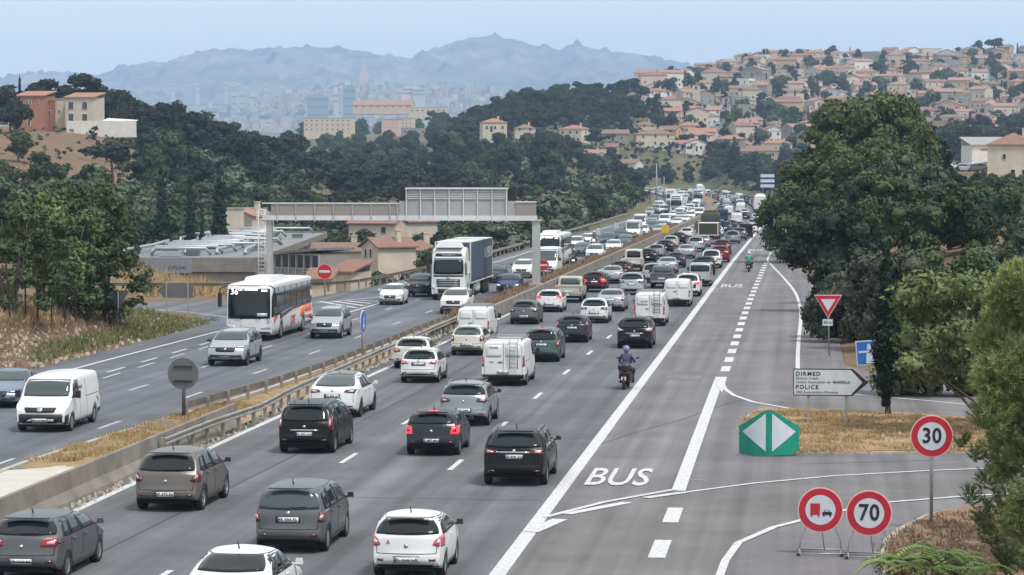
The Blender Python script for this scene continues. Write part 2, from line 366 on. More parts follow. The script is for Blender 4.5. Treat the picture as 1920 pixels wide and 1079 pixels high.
mark('edge_line', [(-250, 790), (115, 699), (200, 676), (300, 650), (422, 619), (450, 612)], .2)
mark('edge_line', [(590, 569), (660, 563), (712, 557)], .2)
mark('edge_line', [(640, 590), (700, 573), (735, 562)], .2)
for i in range(4): mark('chevron', [(600 + i * 25, 566 - i * .6), (668 + i * 14, 578 - i * 4)], .35)
mark('edge_line', [(240, 571), (330, 573), (440, 581), (500, 590)], .18)
mark('edge_line', [(270, 579), (360, 586), (430, 596)], .12)
mark('edge_line', [(float(XL(np.array(y))) + 1.0, y) for y in ys(215, 700, 20)], .18, px=False)
mark('bus_lane_dashes', [(1359, 697), (1376, 650), (1400, 577), (1437, 491)], .42, dash=(3.2, 6.1))
mark('bus_lane_line', [(1349, 710), (1305, 830), (1272, 921)], .4)
mark('bus_lane_dashes', [(1267, 953), (1229, 1052), (1200, 1120)], .42, dash=(3.1, 6.5))
mark('edge_line', [(1352, 708), (1354, 724), (1366, 738), (1400, 752), (1440, 760.5), (1484, 767)], .2)
mark('edge_line', [(1462, 440), (1441, 482), (1438, 489), (1444, 495), (1488, 541), (1500, 570), (1502, 600), (1497, 640), (1495, 690), (1500, 722), (1540, 735), (1600, 741), (1700, 748), (1840, 762)], .2)
mark('edge_line', [(float(XR(np.array(y))) - .4, y) for y in ys(379, 620, 20)], .18, px=False)
mark('slip_line', [(1022, 971), (1060, 960), (1150, 938), (1265, 919)], .2, z=.0165)
mark('slip_dash', [(995, 999), (1050, 975)], .42, z=.0165); mark('slip_dash', [(1062, 965), (1177, 943)], .34); mark('slip_dash', [(1210, 935), (1280, 925)], .3, z=.0165)
mark('slip_line', [(1272, 926), (1340, 916), (1440, 904), (1600, 890), (1800, 881), (2100, 870)], .17)
mark('slip_line', [(1346, 1090), (1362, 1045), (1385, 1016), (1420, 998), (1500, 977), (1580, 957), (1665, 942), (1740, 935), (1812, 931), (2000, 922)], .2)
mark('slip_line', [(1290, 901), (1305, 898), (1325, 902)], .12, m=M_PAINT2)
flat('line_junction', [(1341, 708), (1363, 708), (1359, 724), (1354, 738), (1345, 726)], .0255, M_PAINT)
def road_text(px, py, ht, wd):
    me = text_mesh('BUS', 1, .0008, .012, mt=M_PAINT); xs = [v.co.x for v in me.vertices]; zs = [v.co.y for v in me.vertices]
    p = G(px, py); kx = wd / (max(xs) - min(xs)); ky = ht / (max(zs) - min(zs))
    for v in me.vertices: v.co.x *= kx; v.co.y *= ky; v.co.z = .001 if v.co.z > 0 else 0
    o = link('bus_lettering', me, loc=(p.x, p.y, .024)); o['kind'] = 'structure'
road_text(1160, 897, 4.6, 1.85); road_text(1372, 537, 6., 1.7); road_text(1416, 470, 6., 1.6)
M_TAR = mat('tar', (.055, .053, .056), .8)
mark('tar_seam', [(1128, 833), (1200, 808), (1290, 785), (1340, 764), (1400, 748)], .06, z=.009, m=M_TAR)
mark('tar_seam', [(975, 700), (1120, 690), (1210, 690)], .05, z=.009, m=M_TAR)
mark('tar_seam', [(1500, 871), (1640, 866), (1800, 862)], .04, z=.009, m=M_TAR)
mark('tar_seam', [(-17.2, 50), (-16.2, 90), (-15.6, 128)], .05, z=.009, px=False, m=M_TAR)
M_PATCH = asphalt('repair_asphalt', (.088, .090, .098), (.115, .117, .124), .6)
for i, (x_, y_, w_, l_) in enumerate(((-12.9, 139, 2.9, 12), (-29.4, 150, 2.8, 14), (-9.0, 186, 2.8, 16), (-5.2, 122, 1.6, 5))):
    mb = MB(); mb.box((0, 0, 0), (w_, l_, .002), rz=.01 * (i % 3 - 1)); o = mb.build('repair_patch', A_BUS if x_ > -6 else M_PATCH, loc=(x_, y_, .0062)); o['kind'] = 'structure'
for i in range(9):
    y_ = 58 + i * 17.5; mark('tar_seam', [(-19.0, y_), (-13, y_ + .1), (-7.2, y_ - .1)] if i % 3 else [(-33, y_ + 40), (-25, y_ + 40.1)], .035, px=False, m=M_TAR)
# islands with kerbs
M_KERB = mat('concrete_kerb', (.36, .33, .29), .9, noise=.25, nscale=3, bump=.3)
M_DRY = mat('dry_grass_soil', (.40, .28, .16), .95, noise=1, nscale=1.0, col2=(.20, .125, .085), bump=.6, bscale=6, spec=.1)
M_SOIL = mat('brown_soil', (.17, .11, .085), .95, noise=1, nscale=1.5, col2=(.30, .21, .15), bump=.8, bscale=8, spec=.1)
ISL1 = [(1392, 846), (1388, 815), (1402, 778), (1430, 768), (1500, 770), (1700, 778), (1860, 790), (2000, 812), (2000, 850), (1880, 852), (1700, 851), (1500, 852)]
ISL2 = [(1655, 1120), (1650, 1048), (1656, 1022), (1680, 1000), (1738, 972), (1812, 956), (2100, 938), (2100, 1120)]
def inset(pts, d):
    g = [G(*p) for p in pts]; cx = sum(p.x for p in g) / len(g); cy = sum(p.y for p in g) / len(g); out = []
    for p in g:
        v = Vector((p.x - cx, p.y - cy)); out.append((p.x - v.x / v.length * d, p.y - v.y / v.length * d))
    return out
flat('island_kerb', ISL1, 0, M_KERB, .06); flat('grass_island', inset(ISL1, .18), 0, M_DRY, .10, px=False)
flat('verge_kerb', ISL2, 0, M_KERB, .12); flat('verge', inset(ISL2, .25), 0, M_SOIL, .15, px=False)
# near central reserve: kerb, slab, soil
M_CONC = mat('pale_concrete', (.46, .43, .39), .85, noise=.12, nscale=.8, bump=.1)
M_WALL = mat('stained_concrete', (.25, .22, .19), .9, noise=1, nscale=.9, col2=(.13, .115, .10), bump=.3, bscale=8)
flat('concrete_slab', [(-250, 905), (95, 880), (150, 868), (175, 878), (0, 940), (-250, 1010)], .012, M_CONC, .05)
# ---------------- central reserve, rails, gantry, signs ----------------
YW0, YW1 = 50, 96
def ribbon(mb, pts, prof, m=0, smooth=False):
    """sweep profile [(across, up)] along pts (x,y,z)"""
    pts = [Vector(p) for p in pts]; n = len(prof); vs = []; fs = []
    for i, p in enumerate(pts):
        d = (pts[min(i + 1, len(pts) - 1)] - pts[max(0, i - 1)]); d.z = 0; d.normalize(); s = Vector((d.y, -d.x, 0))
        for a, u in prof: vs.append(p + s * a + Vector((0, 0, u)))
    for i in range(len(pts) - 1):
        for k in range(n):
            k2 = (k + 1) % n; fs.append((i * n + k, (i + 1) * n + k, (i + 1) * n + k2, i * n + k2))
    fs.append(tuple(range(n))); fs.append(tuple((len(pts) - 1) * n + k for k in range(n))[::-1])
    mb.add(vs, fs, m, smooth)
JERSEY = [(-.3, 0), (-.28, .1), (-.1, .35), (-.07, .85), (.07, .85), (.1, .35), (.28, .1), (.3, 0)]
mb = MB(); ribbon(mb, [(-20.45 + .004 * (y - 50), y, 0) for y in range(40, 97, 4)], JERSEY)
o = mb.build('jersey_barrier', M_WALL); tag(o, 'stained grey concrete barrier along the near end of the central reserve', 'barrier')
mb = MB(); ribbon(mb, [(float(XK(np.array(y))) , y, 0) for y in range(78, 170, 5)], [(-.1, 0), (-.1, .1), (.1, .1), (.1, 0)])
mb.build('median_kerb', M_KERB)['kind'] = 'structure'
# soil of the reserve (raised, higher towards the wall)
M_MED = mat('median_dry_soil', (.36, .26, .14), .95, noise=1, nscale=1.4, col2=(.20, .14, .08), bump=.7, bscale=6, spec=.1)
M_MEDF = mat('median_far_soil', (.27, .20, .13), .95, noise=1, nscale=.6, col2=(.17, .13, .085), bump=.7, bscale=4, spec=.1)
def medsoil(name, Ys, f, m):
    V = []; n = 7
    for y in Ys:
        xl = float(XK(np.array(y))) + .12; xr = f(y)
        for k in range(n):
            t = k / (n - 1); V.append((xl + (xr - xl) * t, y, ((.06 + .1 * math.sin(t * 3.1)) * (1 if y > 83.5 else 0) if y < 150 else .1 + .62 * t ** .8) + .04 * math.sin(y * 1.3 + k * 2)))
    V = np.array(V); r = len(Ys); idx = np.arange(r * n).reshape(r, n)
    Fq = np.stack([idx[:-1, :-1], idx[:-1, 1:], idx[1:, 1:], idx[1:, :-1]], -1).reshape(-1, 4)
    o = link(name, npmesh(name, V, Fq, m, smooth=True)); o['kind'] = 'structure'; return o
medsoil('median_soil', [80.5, 81.2, 83.6, 87, 90, 94, 98, 103, 110, 120, 130, 140, 150, 156], lambda y: -19.95, M_MED)
medsoil('median_soil', list(np.arange(157, 300, 6)) + list(np.arange(300, 1061, 20)), lambda y: float(XE(np.array(y))) - .62, M_MEDF)
mb = MB(); ribbon(mb, [(float(XE(np.array(y))) - .5, y, 0) for y in list(range(152, 400, 8)) + list(range(400, 1061, 22))], [(-.12, 0), (-.12, .78), (.12, .78), (.16, 0)])
tag(mb.build('retaining_wall', M_WALL), 'low weathered concrete wall holding the grassy far part of the reserve', 'wall')
M_RAIL = mat('galvanised_rail', (.30, .28, .255), .55, .35, noise=.3, nscale=1.5)
M_RAILB = mat('rusty_rail', (.15, .125, .10), .7, .2, noise=.35, nscale=1.2)
M_POST = mat('rail_post', (.28, .25, .22), .7, .2, noise=.3, nscale=3)
WB = [(0, 0), (.045, .025), (.045, .07), (0, .10), (0, .16), (.045, .185), (.045, .235), (0, .26), (-.01, .26), (-.01, 0)]
def guardrail(label, pts, ztop, side, step, mr=None, rails=1):
    t = thing('guardrail', label, 'guardrail', (pts[0][0], pts[0][1], 0))
    o0 = Vector((pts[0][0], pts[0][1], 0)); rel = [Vector((p[0], p[1], p[2] if len(p) > 2 else 0)) - o0 for p in pts]
    d = [0]
    for a, b in zip(rel[:-1], rel[1:]): d.append(d[-1] + (b - a).length)
    def at(s_):
        i = max(0, min(len(d) - 2, int(np.searchsorted(d, s_)) - 1)); return rel[i].lerp(rel[i + 1], (s_ - d[i]) / (d[i + 1] - d[i])), (rel[i + 1] - rel[i]).normalized()
    n = int(d[-1] / step)
    for k in range(rails):
        mb = MB(); ribbon(mb, [at(min(s_, d[-1] - .01))[0] + Vector((0, 0, ztop - .26 - k * .0)) for s_ in np.linspace(0, d[-1], max(4, int(d[-1] / 3)))], [(a * side + (k * -.35 * side), u) for a, u in WB])
        mb.build('rail', mr or M_RAIL, t)
    pm = None
    for i in range(n + 1):
        p, dr = at(i * step)
        if pm is None:
            mb = MB(); mb.box((0, 0, ztop / 2), (.1, .12, ztop)); pm = mb.mesh('post', M_POST)
        if i < 290: link('post', pm, t, p + Vector((-dr.y, dr.x, 0)) * .08 * side, (0, 0, math.atan2(dr.y, dr.x)))
    return t
guardrail('weathered steel guardrail bordering the right side of the reserve, starting at the concrete barrier', [(-20.0, 84), (-19.9, 90), (-19.45, 97), (-19.75, 104), (-19.75, 130), (-19.7, 166)], .78, 1, 2.0)
guardrail('darker rusty guardrail bordering the oncoming side of the reserve behind the round sign', [(-22.6, 98), (-21.7, 108), (-21.1, 120), (-20.9, 140), (-20.7, 163), (-21.0, 172)], .68, -1, 2.6, M_RAILB)
guardrail('brown guardrail with rust stains curving past the exit ramp in front of the valley houses', [(-60, 198), (-44, 199), (-40, 199.5), (-36, 200), (-33.9, 206), (-33.2, 218), (-32.4, 240), (-31.8, 262)], .75, 1, 2.6, M_RAILB)
guardrail('guardrail on the bank beside the distant oncoming lanes', [(-31.9, 268), (-32, 330), (-32.4, 430), (-33.2, 520)], .75, 1, 4, M_RAIL)
# timber-like crash cushion box beside the round sign
M_BROWN = mat('weathered_steel', (.19, .15, .12), .8, noise=.3, nscale=3)
t = thing('drain_cover', 'flat brown slatted cover plate at the foot of the round sign back', 'cover', G(318, 796, .16))
for k in range(4):
    mb = MB(); mb.box((0, -1.1 + k * .75, 0), (1.7, .6, .07)); mb.build('plank', M_BROWN, t)
# gantry
M_GAL = mat('gantry_steel', (.42, .42, .43), .5, .3, noise=.1, nscale=2)
M_GALL = mat('gantry_white', (.60, .60, .62), .5, .1, noise=.08, nscale=2)
M_MESH = mat('gantry_mesh', (.30, .27, .24), .6, .3, noise=.1, nscale=30)
M_BLACK = mat('black_plastic', (.012, .012, .013), .5)
gx0, gx1, gy = -39.6, -19.45, 199.
gt = thing('sign_gantry', 'grey steel motorway gantry seen from behind, carrying a louvred message sign over the oncoming lanes', 'gantry', (gx0, gy, 0))
Wd = gx1 - gx0
mb = MB(); mb.box((Wd, 0, 2.7), (.55, .6, 5.4)); mb.box((Wd, 0, 5.45), (.8, .8, .12)); mb.box((Wd, 0, .35), (.95, .95, .9)); mb.build('column', M_GAL, gt)
mb = MB(); mb.box((.25, 0, 3.0), (.4, .6, 6.0)); mb.build('column', M_GAL, gt)
mb = MB(); mb.tube([(-.55, -.3, 0), (-.55, -.3, 6.2)], .04); mb.tube([(-.05, -.3, 0), (-.05, -.3, 6.2)], .04)
for k in range(20): mb.box((-.3, -.3, .3 + k * .3), (.5, .04, .04))
mb.build('ladder', M_GALL, gt)
mb = MB()
for k in range(3): mb.lathe([(-.03, .42), (.03, .42)], (-.3, -.35, 5.5 + k * .35), 'Z', 14)
for k in range(4): mb.box((-.3 + .4 * math.cos(k * 1.57 + .7), -.35 + .4 * math.sin(k * 1.57 + .7), 5.9), (.05, .05, .95))
mb.build('ladder_cage', M_GALL, gt)
def xg(px): return (px - 1505) / 238 * 9.3 - gx0
mb = MB(); mb.box(((xg(486) + xg(1008)) / 2, 0, 5.6), (xg(1008) - xg(486), .9, .36)); mb.build('walkway_beam', M_GALL, gt)
mb = MB(); mb.box(((xg(503) + xg(748)) / 2, -.42, 6.2), (xg(748) - xg(503), .04, .84)); mb.build('guard_screen', M_MESH, gt)
mb = MB(); mb.box(((xg(486) + xg(748)) / 2, -.45, 6.68), (xg(748) - xg(486), .1, .1)); mb.build('handrail', M_GALL, gt)
mb = MB(); mb.box(((xg(970) + xg(1008)) / 2, -.42, 6.25), (xg(1008) - xg(970), .04, 1.0)); mb.build('guard_screen', M_MESH, gt)
mb = MB(); mb.box(((xg(970) + xg(1008)) / 2, -.45, 6.8), (xg(1008) - xg(968), .1, .1)); mb.build('handrail', M_GALL, gt)
mb = MB()
for p in list(range(515, 748, 36)) + [745]: mb.box((xg(p), -.48, 5.98), (.07, .06, 1.4))
mb.build('upright', M_GAL, gt)
M_VMS = mat('sign_back_grey', (.36, .36, .37), .55, .25, noise=.08, nscale=2)
x0, x1 = xg(748), xg(970)
mb = MB(); mb.box(((x0 + x1) / 2, .1, 6.3), (x1 - x0, .9, 1.1)); mb.build('lower_housing', M_VMS, gt)
v0, v1 = xg(762), xg(952)
mb = MB(); mb.box(((v0 + v1) / 2, .1, 7.25), (v1 - v0, .85, 1.0)); sb = mb.build('sign_housing', M_VMS, gt)
mb = MB(); mb.box(((v0 + v1) / 2, 0, 7.78), (v1 - v0 + .15, 1.1, .12)); mb.build('housing_roof', M_GALL, gt)
mb = MB(); mb.box(((xg(752) + xg(964)) / 2, .55, 7.3), (xg(968) - xg(748), .3, 1.25)); mb.build('display_board', M_BLACK, gt)
nseg = 7; M_LOU = mat('louvre', (.62, .62, .62), .5, .2); M_DK = mat('louvre_gap', (.10, .10, .105), .7)
for i in range(nseg):
    a = v0 + (v1 - v0) * i / nseg; b = v0 + (v1 - v0) * (i + 1) / nseg
    mb = MB(); mb.box(((a + b) / 2, -.335, 7.3), (b - a - .16, .02, .72)); mb.build('louvre_backing', M_DK, gt)
    for k in range(5):
        mb = MB(); mb.box(((a + b) / 2, -.38, 7.02 + k * .14), (b - a - .14, .09, .07), rot=Matrix.Rotation(.5, 3, 'X')); mb.build('louvre', M_LOU, gt)
for i in range(nseg + 1):
    mb = MB(); a = v0 + (v1 - v0) * i / nseg; mb.box((a, -.42, 6.55), (.07, .14, 2.4)); mb.build('rib', M_GALL, gt)
# ---- signs
M_PIPE = mat('sign_pole', (.33, .33, .33), .5, .5, noise=.12, nscale=4)
M_SBACK = mat('sign_back_dark', (.12, .122, .128), .6, .2, noise=.1, nscale=2)
M_RED = mat('sign_red', (.42, .012, .028), .45, noise=.16, nscale=3); M_WH = mat('sign_white', (.52, .56, .61), .45, noise=.10, nscale=2.5); M_BL = mat('sign_blue', (.02, .13, .45), .4)
M_INK = mat('sign_ink', (.012, .014, .02), .5); M_GRN = mat('sign_green', (.0, .22, .15), .5, noise=.22, nscale=2); M_PINK = mat('sign_rim', (.75, .45, .45), .45)
M_NAVY = mat('sign_navy', (.02, .05, .16), .5)
def disc(mb, c, r, y, th, m, n=40): mb.lathe([(y, 0.0001), (y, r), (y + th, r), (y + th, .0001)], c, 'Y', n, m, smooth=False)
def round_sign(label, base, zc, dia, face, rz=0., pole=True, back=False):
    t = thing('road_sign', label, 'road sign', base, rz)
    if pole:
        mb = MB(); mb.tube([(0, .05, 0), (0, .05, zc + (dia / 2 if not back else dia / 2 - .02))], .045 if not back else .07, 8); mb.build('pole', M_PIPE if not back else M_SBACK, t)
    mb = MB(); disc(mb, (0, 0, zc), dia / 2, -.02, .03, 0); mb.build('plate', M_SBACK if back else M_PINK, t)
    if back:
        mb = MB(); mb.box((0, -.05, zc + dia * .23), (dia * .6, .05, .05)); mb.box((0, -.05, zc - dia * .23), (dia * .6, .05, .05)); mb.build('bracket', M_INK, t); return t
    return face(t, zc, dia)
def f_ring(t, zc, dia, col=None):
    mb = MB(); disc(mb, (0, 0, zc), dia * .475, -.028, .006, 0); mb.build('red_border', M_RED, t)
    mb = MB(); disc(mb, (0, 0, zc), dia * .33, -.036, .006, 0); mb.build('white_face', M_WH, t); return t
def f_num(s_):
    def f(t, zc, dia):
        f_ring(t, zc, dia)
        me = text_mesh(s_, dia * .50, .003, dia * .011, mt=M_INK, sx=.88, sp=1.08); link('number', me, t, (0, -.042, zc), (R(90), 0, 0)); return t
    return f
def f_noentry(t, zc, dia):
    mb = MB(); disc(mb, (0, 0, zc), dia * .475, -.028, .006, 0); mb.build('red_face', M_RED, t)
    mb = MB(); mb.box((0, -.036, zc), (dia * .74, .008, dia * .16)); mb.build('white_bar', M_WH, t); return t
def f_truck(t, zc, dia):
    f_ring(t, zc, dia)
    mb = MB(); y = -.04; d = dia
    mb.box((-.115 * d, y, zc + .02 * d), (.21 * d, .008, .25 * d)); mb.box((-.19 * d, y, zc - .12 * d), (.035 * d, .008, .05 * d)); mb.box((-.04 * d, y, zc - .12 * d), (.035 * d, .008, .05 * d)); mb.build('lorry_symbol', M_RED, t)
    mb = MB(); mb.box((.145 * d, y, zc - .075 * d), (.21 * d, .008, .065 * d)); mb.box((.075 * d, y, zc - .12 * d), (.03 * d, .008, .05 * d)); mb.box((.215 * d, y, zc - .12 * d), (.03 * d, .008, .05 * d))
    mb.prism([(-.075, .0), (.075, .0), (.05, .05), (-.05, .05)], (.145 * d, y - .004, zc - .043 * d), (d, 0, 0), (0, 0, d), (0, .008, 0)); mb.build('car_symbol', M_INK, t)
    mb = MB(); mb.prism([(-.055, .01), (.055, .01), (.038, .038), (-.038, .038)], (.145 * d, y - .009, zc - .043 * d), (d, 0, 0), (0, 0, d), (0, .004, 0)); mb.build('car_window_symbol', M_WH, t)
    return t
FACE = lambda px: -math.atan2((px - VX), FPX) * 0
round_sign('round red and white 30 speed limit sign on a tall grey pole at the verge', G(1746, 987, .1), 2.32, 1.09, f_num('30'), R(-1))
def stand(t):
    for s_ in (-.5, .5):
        mb = MB(); mb.tube([(s_ * 1.0, 0, .12), (s_ * .95, .02, .35), (s_ * .72, .02, .62), (s_ * .72, .02, 1.1)], .013, 6); mb.build('leg', M_PIPE, t)
        mb = MB(); mb.tube([(s_ * .95, -.35, .04), (s_ * 1.0, 0, .12), (s_ * 1.0, .55, .04)], .018, 6); mb.build('foot', M_PIPE, t)
    for y_ in (-.3, .45):
        mb = MB(); mb.tube([(-.58, y_, .06), (.58, y_, .06)], .022, 6); mb.build('crossbar', M_PIPE, t)
    mb = MB(); mb.tube([(.1, .35, .06), (.03, .02, .62)], .013, 6); mb.build('strut', M_PIPE, t)
    for s_ in (-.52, .52):
        mb = MB(); mb.box((s_, -.33, .035), (.07, .09, .07)); mb.build('rubber_foot', M_BLACK, t)
t = round_sign('round no overtaking for lorries sign with red truck and black car on a folding stand', G(1538, 1040), 1.08, 1.09, f_truck, R(-1), False); stand(t)
t = round_sign('round red and white 70 speed limit sign on a folding stand', G(1629, 1046), 1.07, 1.09, f_num('70'), R(-2), False); stand(t)
round_sign('large round sign seen from its dark grey back, on the central reserve', G(344, 787, .1), 1.68, 1.16, None, R(-3), back=True)
round_sign('no entry sign beyond the exit ramp guardrail, in front of the small tiled houses', G(609, 556), 1.8, 1.1, f_noentry, R(0))
round_sign('smaller no entry sign on the central reserve beside the gantry column', G(1019, 535, .5), 1.5, .82, f_noentry, R(8))
def f_blue(t, zc, dia):
    mb = MB(); disc(mb, (0, 0, zc), dia * .46, -.028, .006, 0); mb.build('blue_face', M_BL, t)
    mb = MB(); mb.box((0, -.036, zc), (.12, .008, .45)); mb.prism([(-.2, 0), (.2, 0), (0, -.28)], (0, -.04, zc - .14), (1, 0, 0), (0, 0, 1), (0, .008, 0)); mb.build('white_arrow', M_WH, t); return t
round_sign('blue round arrow sign turned almost edge-on above the rails of the reserve', G(681, 668, 0), 1.7, 1.15, f_blue, R(84))
# backs of signs on the left
t = thing('direction_sign', 'grey back of an arrow-shaped direction sign on two posts beside the exit ramp', 'direction sign', G(333, 590, 0))
mb = MB(); mb.prism([(-1.3, 0), (-.85, .45), (1.0, .45), (1.0, -.45), (-.85, -.45)], (0, 0, 1.5), (1, 0, 0), (0, 0, 1), (0, .05, 0)); mb.build('panel', M_SBACK, t)
for x in (-.7, .68): mb = MB(); mb.box((x, -.04, 1.0), (.1, .08, 2.0)); mb.build('post', M_PIPE, t)
t = thing('give_way_sign', 'grey back of a downward triangular sign at the foot of the left bank', 'road sign', G(222, 625, .2))
mb = MB(); mb.prism([(-.63, .45), (.63, .45), (0, -.62)], (0, 0, 1.9), (1, 0, 0), (0, 0, 1), (0, .03, 0)); mb.build('triangle', M_SBACK, t)
mb = MB(); mb.box((0, 0, 1.1), (.5, .03, .2)); mb.build('small_plate', M_SBACK, t); mb = MB(); mb.tube([(0, -.04, 0), (0, -.04, 2.3)], .04, 6); mb.build('pole', M_PIPE, t)
# give way right
t = thing('give_way_sign', 'red and white triangular give way sign at the tree edge with a small plate below', 'road sign', G(1556, 668, 0))
mb = MB(); mb.prism([(-.69, .48), (.69, .48), (0, -.68)], (-.1, -.005, 2.55), (1, 0, 0), (0, 0, 1), (0, .03, 0)); mb.build('rim', M_PINK, t)
mb = MB(); mb.prism([(-.63, .44), (.63, .44), (0, -.61)], (-.1, -.02, 2.55), (1, 0, 0), (0, 0, 1), (0, .01, 0)); mb.build('red_triangle', M_RED, t)
mb = MB(); mb.prism([(-.36, .27), (.36, .27), (0, -.33)], (-.1, -.035, 2.55), (1, 0, 0), (0, 0, 1), (0, .01, 0)); mb.build('white_triangle', M_WH, t)
mb = MB(); mb.box((-.12, 0, 1.66), (.5, .03, .32)); mb.build('small_plate', M_WH, t)
link('plate_lettering', text_mesh('50 m', .2, .003, .003, mt=M_INK), t, (-.12, -.02, 1.66), (R(90), 0, 0))
mb = MB(); mb.tube([(-.03, .05, 0), (-.1, .05, 2.9)], .035, 6); mb.build('pole', M_PIPE, t)
# blue motorway-access sign
t = thing('motorway_sign', 'tilted blue square sign showing a white road splitting, half behind the cypress', 'road sign', G(1632, 712, .3), 0); t.rotation_euler = (0, R(-5), R(-3))
mb = MB(); mb.box((0, 0, 1.15), (1.02, .03, 1.05)); mb.build('rim', M_WH, t)
mb = MB(); mb.box((0, -.02, 1.15), (.92, .015, .95)); mb.build('blue_face', M_BL, t)
mb = MB(); mb.prism([(-.17, -.42), (.17, -.42), (.12, .02), (-.12, .02)], (.05, -.035, 1.12), (1, 0, 0), (0, 0, 1), (0, .01, 0)); mb.prism([(-.1, .16), (.1, .16), (.05, .4), (-.05, .4)], (.05, -.035, 1.12), (1, 0, 0), (0, 0, 1), (0, .01, 0)); mb.box((-.05, -.03, 1.2), (.72, .01, .08)); mb.build('road_symbol', M_WH, t)
mb = MB(); mb.tube([(0, .04, -.3), (0, .04, 1.5)], .03, 6); mb.build('pole', M_PIPE, t)
# white arrow direction sign
b0 = G(1550, 798, 0); t = thing('direction_sign', 'white arrow-shaped DIRMED and POLICE direction sign on two posts over the dry grass island', 'direction sign', b0)
def arrow(x0, x1, x2, h, z): return [(x0, -h), (x1, -h), (x2, 0), (x1, h), (x0, h)]
mb = MB(); mb.prism(arrow(-1.21, .92, 1.49, .49, 0), (0, 0, 1.56), (1, 0, 0), (0, 0, 1), (0, .04, 0)); mb.build('rim', M_INK, t)
mb = MB(); mb.prism([(-1.18, -.45), (.86, -.45), (1.27, 0), (.86, .45), (-1.18, .45)], (0, -.012, 1.56), (1, 0, 0), (0, 0, 1), (0, .01, 0)); mb.build('white_face', M_WH, t)
for s_, x, z, sz, of, sh in (('DIRMED', -1.12, 1.86, .205, .008, 0), ('District Urbain', -1.12, 1.70, .115, .002, .25), ('Centre Autoroutier de', -1.12, 1.565, .115, .002, .25), ('MARSEILLE', .22, 1.565, .115, .006, 0), ('POLICE', -1.12, 1.38, .205, .008, 0), ('CRS Autoroutière Provence', -1.12, 1.2, .115, .002, .25)):
    me = text_mesh(s_, sz * (1.0), .002, of * .5, 'LEFT', M_INK, 1.0, sh, 1.28 if sz > .15 else 1.14); link('lettering', me, t, (x, -.02, z), (R(90), 0, 0))
for x in (-.66, .70): mb = MB(); mb.box((x, .07, 1.0), (.09, .06, 2.0)); mb.build('post', M_PIPE, t)
# green gore marker
t = thing('gore_marker', 'green curved island nose marker with two white triangles', 'marker', G(1442, 853, 0))
n = 14; Rr = 1.15; mb = MB(); prof = []; W2 = .97
def gx(a): return Rr * math.sin(a)
amax = math.asin(W2 / Rr)
def gtop(x): return 1.52 - max(0, abs(x) - .1) * .66
vs = []; fs = []
for i in range(n + 1):
    a = -amax + 2 * amax * i / n; x = gx(a); y = .55 - Rr * math.cos(a) + .6
    for rr in (0, .04): vs += [(x, y - .6 + rr, .04), (x, y - .6 + rr, gtop(x))]
for i in range(n): o = i * 4; fs += [(o, o + 4, o + 5, o + 1), (o + 2, o + 3, o + 7, o + 6), (o + 1, o + 5, o + 7, o + 3), (o, o + 2, o + 6, o + 4)]
fs += [(0, 1, 3, 2), (n * 4, n * 4 + 2, n * 4 + 3, n * 4 + 1)]
mb.add(vs, fs); mb.build('curved_panel', M_GRN, t)
mb = MB(); mb.lathe([(.0, Rr - .02), (.06, Rr)], (0, .6 - .05, 0), 'Z', 32, smooth=True); 
for sgn in (-1, 1):
    vs = []; fs = []; k = 8
    for i in range(k + 1):
        xx = (.1 + .76 * i / k); h = .62 * (1 - i / k); zc = .78
        a = math.asin(xx / Rr); y = .55 - Rr * math.cos(a) - .012
        vs += [(sgn * xx, y, zc - h), (sgn * xx, y, zc + h)]
    for i in range(k): o = i * 2; fs.append((o, o + 2, o + 3, o + 1) if sgn > 0 else (o, o + 1, o + 3, o + 2))
    mb = MB(); mb.add(vs, fs); mb.build('white_triangle', M_WH, t)
# far signs / posts
def far_sign(px, py, Y, wd, ht, n, label, m, m2=None):
    p = P(px, py, Y); zg = float(zt(p.x, p.y)); t = thing('road_sign', label, 'road sign', (p.x, p.y, zg))
    h = p.z - zg
    for k in range(n):
        mb = MB(); mb.box((0, 0, h - k * ht), (wd, .1, ht * .86)); mb.build('panel', m, t)
        if m2: mb = MB(); mb.box((0, -.07, h - k * ht), (wd * .92, .03, ht * .6)); mb.build('face', m2, t)
    for x in (-wd * .3, wd * .3): mb = MB(); mb.box((x, .1, h / 2), (.15, .1, h)); mb.build('post', M_PIPE, t)
far_sign(1439, 330, 620, 3.4, 1.15, 3, 'stacked blue-edged white direction panels beside the big pine', M_NAVY, M_WH)
far_sign(1231, 340, 700, 2.3, 2.0, 1, 'brown-grey back of a sign panel above the distant oncoming lanes', mat('sign_back_brown', (.22, .19, .17), .7))
p = G(1247, 440, .5); t = thing('warning_panel', 'square yellow panel on a short post on the central reserve', 'road sign', p)
mb = MB(); mb.box((0, 0, .75), (1.05, .06, 1.05)); mb.build('panel', mat('sign_yellow', (.62, .36, .02), .5), t); mb = MB(); mb.box((0, .06, .2), (.12, .1, .6)); mb.build('post', M_PIPE, t)
def pole(label, px, py, Y, h, arm=0):
    p = P(px, py, Y); zg = float(zt(p.x, p.y)); t = thing('lamp_post', label, 'lamp post', (p.x, p.y, zg))
    mb = MB(); mb.tube([(0, 0, 0), (0, 0, h)], [.16, .09], 6); mb.build('mast', M_PIPE, t)
    if arm: mb = MB(); mb.tube([(0, 0, h), (arm, 0, h + .3)], .06, 5); mb.box((arm, 0, h + .3), (.9, .3, .15)); mb.build('lamp_head', M_PIPE, t)
pole('tall grey lamp mast beside the distant oncoming lanes', 1231, 330, 640, 10.5, .8)
pole('thin grey mast right of the sign back near the distant lanes', 1245, 350, 760, 7, 0)
pole('slim pole at the top end of the far village street', 1350, 215, 1400, 9, 0)
